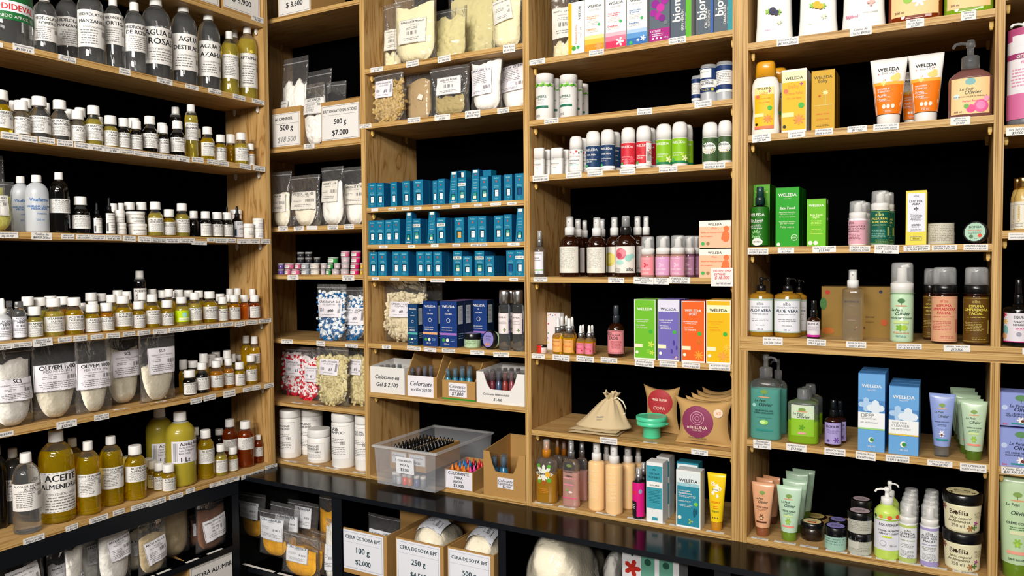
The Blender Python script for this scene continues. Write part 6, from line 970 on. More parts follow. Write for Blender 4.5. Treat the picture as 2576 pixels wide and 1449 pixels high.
OL = 'c,.5,.88,.14,7a9a4a,.6;r,.49,.76,.51,.85,5a6a3a;c,.5,.77,.22,d09a70,.12;h,.36,.7,.42,1c3a34,Le Petit;h,.56,.62,.52,1c3a34,Olivier;'
pumpy(1889, 1969, 890, 'pump', 'water', OL+'c,.12,.6,.07,9ad0c8;t,.5,.5,.7,1c3a34,GELÉE MICELLAIRE;t,.5,.45,.72,1c3a34,DÉMAQUILLANTE;f,.5,.36,.7,.03,1,3a7a70;c,.5,.26,.16,9ad060,.6;c,.45,.26,.1,c8e8a0,.6;r,.2,.08,.85,.12,2a8a80', (.06, .64), .72, .01, 'teal micellar gel pump bottle with a tree emblem', 'gel_pump_bottle', liq='liq_teal', lev=.6, cap='smoke', neckf=.4, capr=.42, sh=.08, n=2.8, sy=.6, nozdir=1)
pumpy(1936, 1982, 902, 'pump', 'water', '', (.06, .64), .72, .1, 'teal micellar gel pump bottle behind the front one', 'gel_pump_bottle', liq='liq_teal', lev=.6, cap='smoke', neckf=.4, capr=.42, sh=.08, n=2.8, sy=.6)
GM = 'r,.08,.04,.95,.96,ccdcc0;r,.08,.04,.95,.55,8cc030;'+OL.replace('.88', '.82').replace('.85', '.8')+'z,.5,.3,.12,.5,5,5a9a1c;r,.35,.1,.65,.16,e0a0a0'
pumpy(1984, 2063, 975, 'flip', 'water', GM, (.12, .74), .8, .01, 'front green micellar bottle with a flip cap', 'micellar_bottle', liq='liq_green', lev=.42, cap='smoke', neckf=.4, capr=.42, sh=.08, n=2.8, sy=.6)
for i in range(2): pumpy(2000+12*i, 2066+8*i, 970-8*i, 'flip', 'water', '', (.12, .74), .8, .075+.06*i, 'green micellar bottle behind the front one, %s row' % ('second', 'third')[i], 'micellar_bottle', liq='liq_green', lev=.42, cap='smoke', neckf=.4, capr=.42, sh=.08, n=2.8, sy=.6)
PB = 'r,0,0,1,1,a79ad0;t,.5,.82,.66,k,BIOFILIA;f,.5,.68,.66,.05,4,6a5a90;z,.7,.2,.16,.3,6,6a4aa0;z,.3,.15,.1,.3,6,4a3a80'
pumpy(2074, 2118, 1005, 'spray', 'amber_glass', PB, (.06, .52), .62, .01, 'front amber bottle with a lilac label', cap='*0c0d10', over='*101216', capr=.45, sh=.08); pumpy(2096, 2130, 1008, 'spray', 'amber_glass', PB, (.06, .52), .62, .06, 'amber bottle with a lilac label behind another', cap='*0c0d10', over='*101216', capr=.45, sh=.08)
def wb2(a, b, st_): return 't,.5,.84,.74,w,WELEDA;s,.5,.79,.3,w,Since 1921;r,0,.5,1,.66,4f86c4;z,.3,.6,.3,.5,4,a8c8e8;z,.65,.56,.34,.6,4,d8e4f0;r,0,.3,1,.5,e8ecee;t,.36,.46,.5,g,%s;t,.4,.42,.6,g,%s;t,.42,.37,.66,g,GEL NETTOYANT;r,0,.28,1,.3,%s;c,.5,.15,.11,e8ecd8;c,.53,.15,.08,3a8a4a;s,.5,.07,.3,w,100 ml' % (a, b, st_)
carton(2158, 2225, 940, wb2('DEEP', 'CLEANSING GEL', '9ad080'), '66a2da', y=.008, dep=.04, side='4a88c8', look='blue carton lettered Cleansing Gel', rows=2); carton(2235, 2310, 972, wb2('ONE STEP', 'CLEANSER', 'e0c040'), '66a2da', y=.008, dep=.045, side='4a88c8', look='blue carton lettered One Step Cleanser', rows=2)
TB = OL.replace('.88', '.84').replace('.85', '.82')+'t,.5,.5,.7,%s,%s;f,.5,.45,.6,.025,2,%s;r,.25,.36,.75,.4,%s;z,.5,.26,.16,.4,6,%s;c,.5,.24,.06,%s;r,.15,.12,.85,.16,%s'
tube(2334, 2404, 990, TB % ('1c2a4a', 'MASQUE EXFOLIANT', '2a3a6a', '8aa0d8', 'eee8e8', '6a3a2a', '2a8a8a'), '*8a9cd4', 'smoke', .012, .17, .62, 'periwinkle blue squeeze tube with a clear cap')
GT = TB % ('2a4a3a', 'GOMMAGE VISAGE', '4a7a4a', 'c8dc90', '8ab83a', 'a8c840', 'e88a7a')
tube(2413, 2485, 1008, GT, '*b2ccae', '*4f6a1c', .01, .16, .66, 'front pale green squeeze tube with an olive cap')
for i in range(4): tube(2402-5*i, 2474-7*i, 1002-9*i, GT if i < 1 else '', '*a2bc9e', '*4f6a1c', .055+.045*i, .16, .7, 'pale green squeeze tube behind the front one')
shelf('D6')
PT = TB % ('5a3a2a', 'CRÈME MAINS', '8a5a3a', 'd8a070', '7a4a2a', 'e0c8a0', '5a3020')
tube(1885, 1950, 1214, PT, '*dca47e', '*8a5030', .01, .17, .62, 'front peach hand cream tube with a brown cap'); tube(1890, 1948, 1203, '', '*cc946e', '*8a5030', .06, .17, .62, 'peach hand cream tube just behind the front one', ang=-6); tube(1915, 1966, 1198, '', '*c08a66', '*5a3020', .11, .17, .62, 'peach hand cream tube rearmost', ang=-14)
GH = TB % ('2a4a3a', 'CRÈME MAINS', '4a7a4a', 'c8dc90', '8ab83a', 'a8c840', 'e88a7a')
tube(1951, 2020, 1222, GH, '*b8d6bc', '*6a8a24', .004, .17, .62, 'front mint green hand cream tube with an olive cap')
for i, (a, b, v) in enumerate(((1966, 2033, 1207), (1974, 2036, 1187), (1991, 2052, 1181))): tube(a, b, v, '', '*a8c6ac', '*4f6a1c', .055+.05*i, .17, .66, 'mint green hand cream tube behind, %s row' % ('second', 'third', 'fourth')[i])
bla = lambda c: disc(c)+'t,.5,.6,.5,k,BIOFILIA;f,.5,.5,.6,.07,3,d'
jar(2013, 2073, 1311, .004, body='*241810', lid='*0b0b0e', look='front dark jar with a cream and red lid disc', lidf=.3, top=bla('d8c890')+';r,.3,.2,.75,.36,e03018'); jar(2022, 2081, 1297, .075, body='*241810', lid='*0b0b0e', look='dark jar with a cream lid disc behind another', lidf=.3, top=bla('d8c070'))
jar(2072, 2132, 1322, .002, body='*9cc0b0', lid='*0b0b0e', des='r,0,0,1,1,9cc0b0;f,.5,.9,.85,.12,6,5a8074', look='front black-lidded jar with a mint label and lilac disc', lidf=.4, lz=(.04, .96), top=bla('8a84c4')); jar(2083, 2133, 1306, .075, body='*9cc0b0', lid='*0b0b0e', look='jar with a lilac lid disc behind the mint one', lidf=.4, top=bla('8078b8'))
GJ = 'r,0,0,1,1,b8b8ac;f,.5,.92,.85,.09,9,8a8a80'
jar(2131, 2196, 1345, .0, body='*b8b8ac', lid='*0b0b0e', des=GJ+';r,.06,.3,.5,.9,c8c6ba;t,.28,.7,.36,k,BIOFILIA', look='lower grey-labelled black-lidded jar', lidf=.36, lz=(.04, .94), vH=.052); jar(2130, 2196, 1295, .0, .0524, body='*b8b8ac', lid='*0b0b0e', des=GJ, look='upper grey-labelled black-lidded jar', lidf=.36, lz=(.04, .94), top=bla('b8a4ac'), vH=.052)
for k, l in enumerate(('lower', 'upper')): jar(2139, 2194, 1262, .08, .0564*k, body='*b8b8ac', lid='*0b0b0e', look=l+' jar of the rear grey-labelled stack', lidf=.4, top=bla('b8a4ac') if k else '', vH=.056)
EQ = 'r,0,0,1,1,e2e2ea;r,0,.9,1,1,b8dc60;c,.15,.93,.06,3a3a3a;c,.35,.94,.06,e0a040;c,.6,.93,.07,e8703a;c,.85,.95,.07,d84a2a;r,0,.84,1,.87,8cc030;t,.6,.72,.6,4a4a5a,EQUUSMARE;t,.6,.56,.66,k,CREMA NUTRITIVA;t,.6,.48,.6,k,MANOS Y CUERPO;r,.4,.36,.66,.41,c8dc40;c,.42,.2,.09,9a9aa8;c,.42,.2,.075,e2e2ea;s,.7,.14,.2,d,250 ml'
pumpy(2198, 2263, 1225, 'pump', '*c4e060', EQ, (.14, .64), .74, .0, 'front lime pump bottle with a white label', 'hand_cream_pump', cap='cap_white', neckf=.5, capr=.5, sh=.09, arc=2.8, nozdir=-1); pumpy(2212, 2262, 1210, 'pump', '*c4e060', '', (.14, .64), .74, .085, 'lime pump bottle behind the front one', 'hand_cream_pump', cap='cap_white', neckf=.5, capr=.5, sh=.09, nozdir=1)
def qm(t, c): return 'r,0,0,1,1,e4e6ea;r,0,.93,1,1,%s;r,0,0,1,.12,%s;s,.5,.86,.26,k,alba;%sf,.5,.5,.6,.04,3,g;f,.5,.32,.6,.035,5,g;s,.6,.14,.2,k,50 ml' % (c, c, t)
Q1 = qm('t,.5,.77,.6,3a3a40,QUINOA;t,.5,.7,.66,3a3a40,TÉ MATCHA;t,.5,.59,.6,6a8a4a,CREMA DE MANOS;', 'b8c870'); Q2 = qm('t,.5,.79,.64,4a4a60,ALOE VERA;t,.5,.72,.66,4a4a60,JALEA REAL;t,.5,.65,.44,4a4a60,MAQUI;t,.5,.56,.6,6a5a9a,CREMA DE MANOS;', 'a89ad0')
pumpy(2260, 2306, 1262, 'foam', '*eceef0', Q1, (.02, .64), .66, .0, 'front hand cream pump with an olive-banded label', 'cream_pump_bottle', capr=.97, sh=.02, neckf=.9, arc=2.9); pumpy(2314, 2361, 1268, 'foam', '*eceef0', Q2, (.02, .64), .66, -.001, 'front hand cream pump with a lilac-banded label', 'cream_pump_bottle', capr=.97, sh=.02, neckf=.9, arc=2.9)
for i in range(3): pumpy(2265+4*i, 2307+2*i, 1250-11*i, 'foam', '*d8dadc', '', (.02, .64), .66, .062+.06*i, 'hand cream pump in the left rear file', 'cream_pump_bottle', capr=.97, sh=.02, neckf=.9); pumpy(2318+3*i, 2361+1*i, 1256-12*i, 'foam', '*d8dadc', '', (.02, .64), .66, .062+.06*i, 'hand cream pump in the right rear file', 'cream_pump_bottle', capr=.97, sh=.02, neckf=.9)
TBD = 'r,0,0,1,1,e6e0bc;t,.42,.76,.5,3a2a1c,Biofilia;c,.36,.76,.04,3a2a1c;h,.45,.52,.5,3a2a1c,Jabón corporal;h,.42,.4,.5,3a2a1c,de Almendras;s,.4,.22,.3,d,250 ml;f,.86,.8,.2,.05,6,8a8468;z,.82,.34,.06,.3,5,a03a8a;z,.68,.14,.09,.3,6,b07a4a;z,.78,.18,.08,.2,4,4a7a3a;z,.06,.9,.08,.3,5,8a4a4a'
for k, l in enumerate(('lower', 'upper')): jar(2367, 2474, 1332 if k == 0 else 1250, -.002, .0905*k, body='*e6e0bc', lid='*0b0b0e', des=TBD, look=l+' big cream tub with a black lid', lidf=.26, lz=(.06, .7), taper=.12, lidr=1.03, name='cosmetic_tub', vH=.09, arc=2.5, top=(disc('dcd4a4')+'t,.5,.6,.5,4a3a2a,Biofilia;f,.5,.45,.5,.07,3,8a7a50;z,.15,.3,.1,.3,5,4a3a2a;z,.85,.35,.1,.3,5,6a5a3a') if k else '')
# ================================================================ far right bay (cut by the frame)
shelf('E2')
DR = 'r,0,0,1,1,e2dfe4;r,0,.86,1,1,b04a78;r,.2,.8,1,.92,e2dfe4;t,.65,.86,.4,2a4a6a,Drasanvi;r,0,.66,1,.72,9a3a6a;t,.6,.69,.6,w,GEL ÍNTIMO;t,.6,.62,.4,d8709a,FEMENINO;f,.5,.55,.7,.035,6,d890b0;r,0,0,1,.28,cc6a98;c,.7,.18,.12,e0a0c0;s,.7,.06,.2,w,300 ml'
pumpy(2531, 2625, 55, 'pump', '*6a6a70', DR, (.06, .92), .8, .01, 'pink and white intimate gel pump bottle', 'gel_pump_bottle', cap='cap_white', neckf=.4, capr=.45, sh=.03, arc=2.8); pumpy(2538, 2600, 70, 'pump', '*6a6a70', '', (.06, .92), .8, .1, 'grey pump bottle behind the pink and white one', 'gel_pump_bottle', cap='silver', neckf=.4, capr=.45, sh=.03)
shelf('E3')
GD = 'r,0,0,1,1,e0dccc;t,.5,.88,.8,g,CONTORNO DE OJOS;v,.3,.55,.6,c8a020,Contorno;v,.6,.6,.5,k,TESTER;z,.75,.14,.12,.3,3,k;f,.3,.2,.4,.05,3,g'
pumpy(2550, 2595, 446, 'cap', '*c8a860', GD, (.03, .54), .78, .012, 'gold bottle with a white label lettered Tester', 'serum_bottle', cap='gold', capr=.55, sh=.2, neckf=.5, arc=2.8); pumpy(2541, 2574, 449, 'cap', '*c8a860', GD, (.03, .54), .78, .065, 'gold bottle behind the tester', 'serum_bottle', cap='gold', capr=.55, sh=.2, neckf=.5, arc=2.8)
shelf('E4')
pumpy(2521, 2600, 702, 'spray', 'dark_glass', 'r,0,0,1,1,dcd8e0;z,.06,.93,.1,.3,3,c02a4a;z,.1,.7,.1,.3,6,e0b850;c,.1,.4,.1,7ab0b0,1.6;c,.06,.2,.1,d8a070;r,0,0,1,.03,d82a8a;t,.66,.86,.6,k,EQUUSMARE;t,.5,.7,.3,k,TÓNICO;t,.6,.6,.5,k,REFRESCANTE;f,.6,.48,.5,.04,2,d82a8a;c,.5,.28,.07,9a9aa8;h,.8,.26,.2,k,Rosas', (.07, .5), .6, .01, 'black tonic bottle with a white confetti label', 'tonic_bottle', cap='*0c0d10', over='*101216', capr=.3, sh=.06)
shelf('E5')
LB = 'c,.55,.84,.16,5a8a5a,.6;r,.54,.68,.56,.8,4a5a4a;h,.45,.6,.4,1c2a4a,Le Petit;h,.62,.5,.5,1c2a4a,Olivier;c,.12,.54,.08,b8c8e8;t,.5,.36,.7,1c2a4a,GEL CRÈME DE JOUR;t,.5,.3,.7,1c2a4a,MOISTURIZING DAY GEL;z,.55,.18,.12,.4,6,eee8e8;c,.6,.16,.05,6a3a2a;r,.3,.06,.95,.1,2a8a8a;s,.14,.06,.12,r,bio'
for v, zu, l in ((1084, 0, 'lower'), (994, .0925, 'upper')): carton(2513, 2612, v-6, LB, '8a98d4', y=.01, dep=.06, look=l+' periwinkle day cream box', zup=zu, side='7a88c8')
shelf('E6')
tube(2506, 2606, 1195, TB.replace('.36,.7', '.36,.72') % ('1c3a34', 'CRÈME CORPS', '4a7a4a', 'd8dcb0', '8ab83a', 'a8c840', 'e8a08a')+';t,.5,.06,.6,1c3a34,SANS SILICONE', '*b8d2a8', '*6a8a24', .006, .15, .82, 'large pale green body cream tube with an olive cap')
# ================================================================ black cubby under the back counter
shelf('K1')
def cn(t): return 'r,0,0,1,1,e4e6ec;o,.01,.01,.99,.99,.008,d;t,.5,.9,.84,10304a,%s;s,.5,.8,.3,d,CONTENIDO NETO;f,.28,.6,.4,.05,3,g;b,.6,.44,.9,.54,d;f,.5,.3,.84,.06,3,g' % t
for u0, u1, v, y, lb, lv, l, tx, zu in ((596, 662, 1240, -.06, (.05, .42, .8, .8), .4, 'rear left pouch of yellow flakes', 'CERA CARNAUBA', .05), (646, 722, 1284, -.12, (.08, .36, .86, .84), .38, 'front pouch of yellow flakes lettered Cera Carnauba', 'CERA CARNAUBA', .03), (720, 795, 1262, -.04, (.26, .5, .8, .9), .35, 'tall rear pouch lettered Carnauba', 'CARNAUBA', .03), (676, 748, 1268, -.08, (.2, .5, .95, .8), .35, 'pouch lettered Carnauba between others', 'CARNAUBA', .02),
                                   (702, 800, 1342, -.155, (.18, .34, .72, .7), .66, 'low front pouch of yellow granules', 'CERA CANDELILLA', .0), (775, 826, 1335, -.08, (.05, .3, .6, .7), .7, 'pouch of yellow granules at the right', 'CERA', .01), (738, 812, 1352, -.115, (.3, .3, .8, .7), .7, 'second low pouch of yellow granules', 'CERA', .0)):
    bag(u0, u1, v, lb, cn(tx), 'pw_gold', lv, y=y, look=l, seed=int(u0), ub=.3, wid=.8, T=.014, zup=zu)
bag(812, 837, 1305, (.1, .2, .9, .6), cn(' '), 'pw_white', .9, y=-.14, look='narrow white powder pouch beside the divider', seed=203, T=.015); bag(795, 838, 1245, None, '', 'pw_gold', .75, y=.02, look='dim pouch of yellow flakes at the rear right', seed=204)
shelf('K2')
def soy(q, p): return 'r,.02,.1,.93,.97,e6e8f2;o,.05,.14,.9,.93,.005,8a90a0;t,.48,.82,.78,1c3a40,CERA DE SOYA BPF;r,.05,.7,.9,.704,8a90a0;t,.48,.53,.3,1c3a40,%s;t,.48,.28,.34,1c3a40,%s' % (q, p)
opencase(861, 974, 1337, -.163, .3, look='left cardboard box lettered Cera de Soya 100 g', des=soy('100 g', '$2.000'), thick=.004)
bag(915, 1000, 1296, (.1, .1, .8, .6), 'r,0,0,1,1,dfe2ec;t,.5,.8,.7,k,CERA DE;f,.5,.6,.7,.1,4,g', 'pw_white', .1, y=-.06, look='crumpled clear pouch inside the left soya box', seed=206, zup=.035, T=.02)
opencase(997, 1117, 1363, -.16, .28, look='middle cardboard box lettered Cera de Soya 250 g', des=soy('250 g', '$4.500'), thick=.004)
opencase(1127, 1243, 1386, -.16, .28, look='right cardboard box lettered Cera de Soya, next to divider', des=soy('500 g', '$8.500'), thick=.004)
def sack(u0, u1, vt, y, look, fill='pw_cream', zup=.05, d=.1, seed=1, lab=None, flat=1):
    fr, z, _ = CUR; z += zup; xa, xb = fr.solx(u0, y, z+.1), fr.solx(u1, y, z+.1); r = (xb-xa)/2*.9; xm = (xa+xb)/2; H = fr.solz(vt, xm, y+d*.5)-z; e = empty('wax_sack', xm, y+d, z); R = random.Random(seed); ph = [R.uniform(0, 6) for _ in range(5)]
    for nm, k, mt in (('plastic_film', 1.015, 'bag_film'), ('contents', .995, fill)):
        V = []; NR, NS = 22, 54
        for j in range(NR+1):
            t = j/NR
            for i in range(NS):
                a = 2*PI*i/NS; q = math.sin(PI*(.5*t))**.5 if False else (1-abs(t)**3.6)**.48*(.86+.14*min(1, t*4)); f_ = q*(1+.06*math.sin(2*a+ph[0]+3*t)+.03*math.sin(5*a+ph[1]+8*t)+.015*math.sin(9*a+ph[2]-11*t)); n_ = 2.6; c, s = math.cos(a), math.sin(a)
                V.append((r*k*f_*math.copysign(abs(c)**(2/n_), c), d*k*f_*math.copysign(abs(s)**(2/n_), s), H*k*t*(1+(.09*math.sin(a+ph[3])+.04*math.sin(3*a+ph[4]))*(1-t)*t*4*.5+.05*math.sin(a+ph[3])*min(1,q*2))))
        m = MB(); m.add(V, [(j*NS+i, j*NS+(i+1) % NS, (j+1)*NS+(i+1) % NS, (j+1)*NS+i) for j in range(NR) for i in range(NS)]+[tuple(reversed(range(NS)))], mt); m.build(nm, e)
    if lab: m = MB(); m.decal(lab, -.045, -.03, .09, .06, lambda a, c, o: (a, -d*.3+c*1.1, H*1.06*(1-min(.99, ((abs(a)/r)**2.6+(abs(-d*.3+c*1.1)/d)**2.6)**(1/2.6))**2.1)**.278+.006+o), 6, .001, 4); m.build('label', e)
    return reg(e, 'wax_sack', 'bag', look, u0)
LB2 = 'r,0,0,1,1,dfe2ec;o,.02,.02,.98,.98,.01,d;b,.6,.2,.9,.6,k;f,.35,.8,.5,.12,4,d'
sack(1006, 1112, 1322, -.135, 'plump pouch of soya flakes bulging from the middle box', zup=.04, d=.1, seed=3, lab=LB2); sack(1136, 1238, 1340, -.135, 'plump pouch of soya flakes bulging from the right box', zup=.04, d=.1, seed=5, lab=LB2)
sack(1284, 1452, 1352, -.14, 'very large white wax sack in the middle cubby', 'pw_cream', 0, .13, 8); sack(1425, 1500, 1385, .13, 'smaller dim sack to the right of the large one', 'pw_cream', 0, .065, 9); sack(1504, 1556, 1388, .13, 'third sack in the shade near the cartons', 'pw_white', 0, .065, 10)
FLW = 'r,0,0,1,1,d8d8dc;z,.18,.7,.16,.4,5,b0281c;z,.14,.45,.14,.3,6,1c2a30;z,.2,.2,.13,.4,5,b0281c;z,.16,.9,.1,.3,5,2a5a4a;r,.34,.0,.58,1,5f9a86;r,.66,.0,.9,1,5f9a86;c,.46,.8,.06,1c4a3a;c,.78,.8,.06,1c4a3a'
carton(1566, 1708, 1372, FLW, 'd0d0d6', y=-.08, dep=.08, look='flower-printed gift carton holding two green tubes'); 
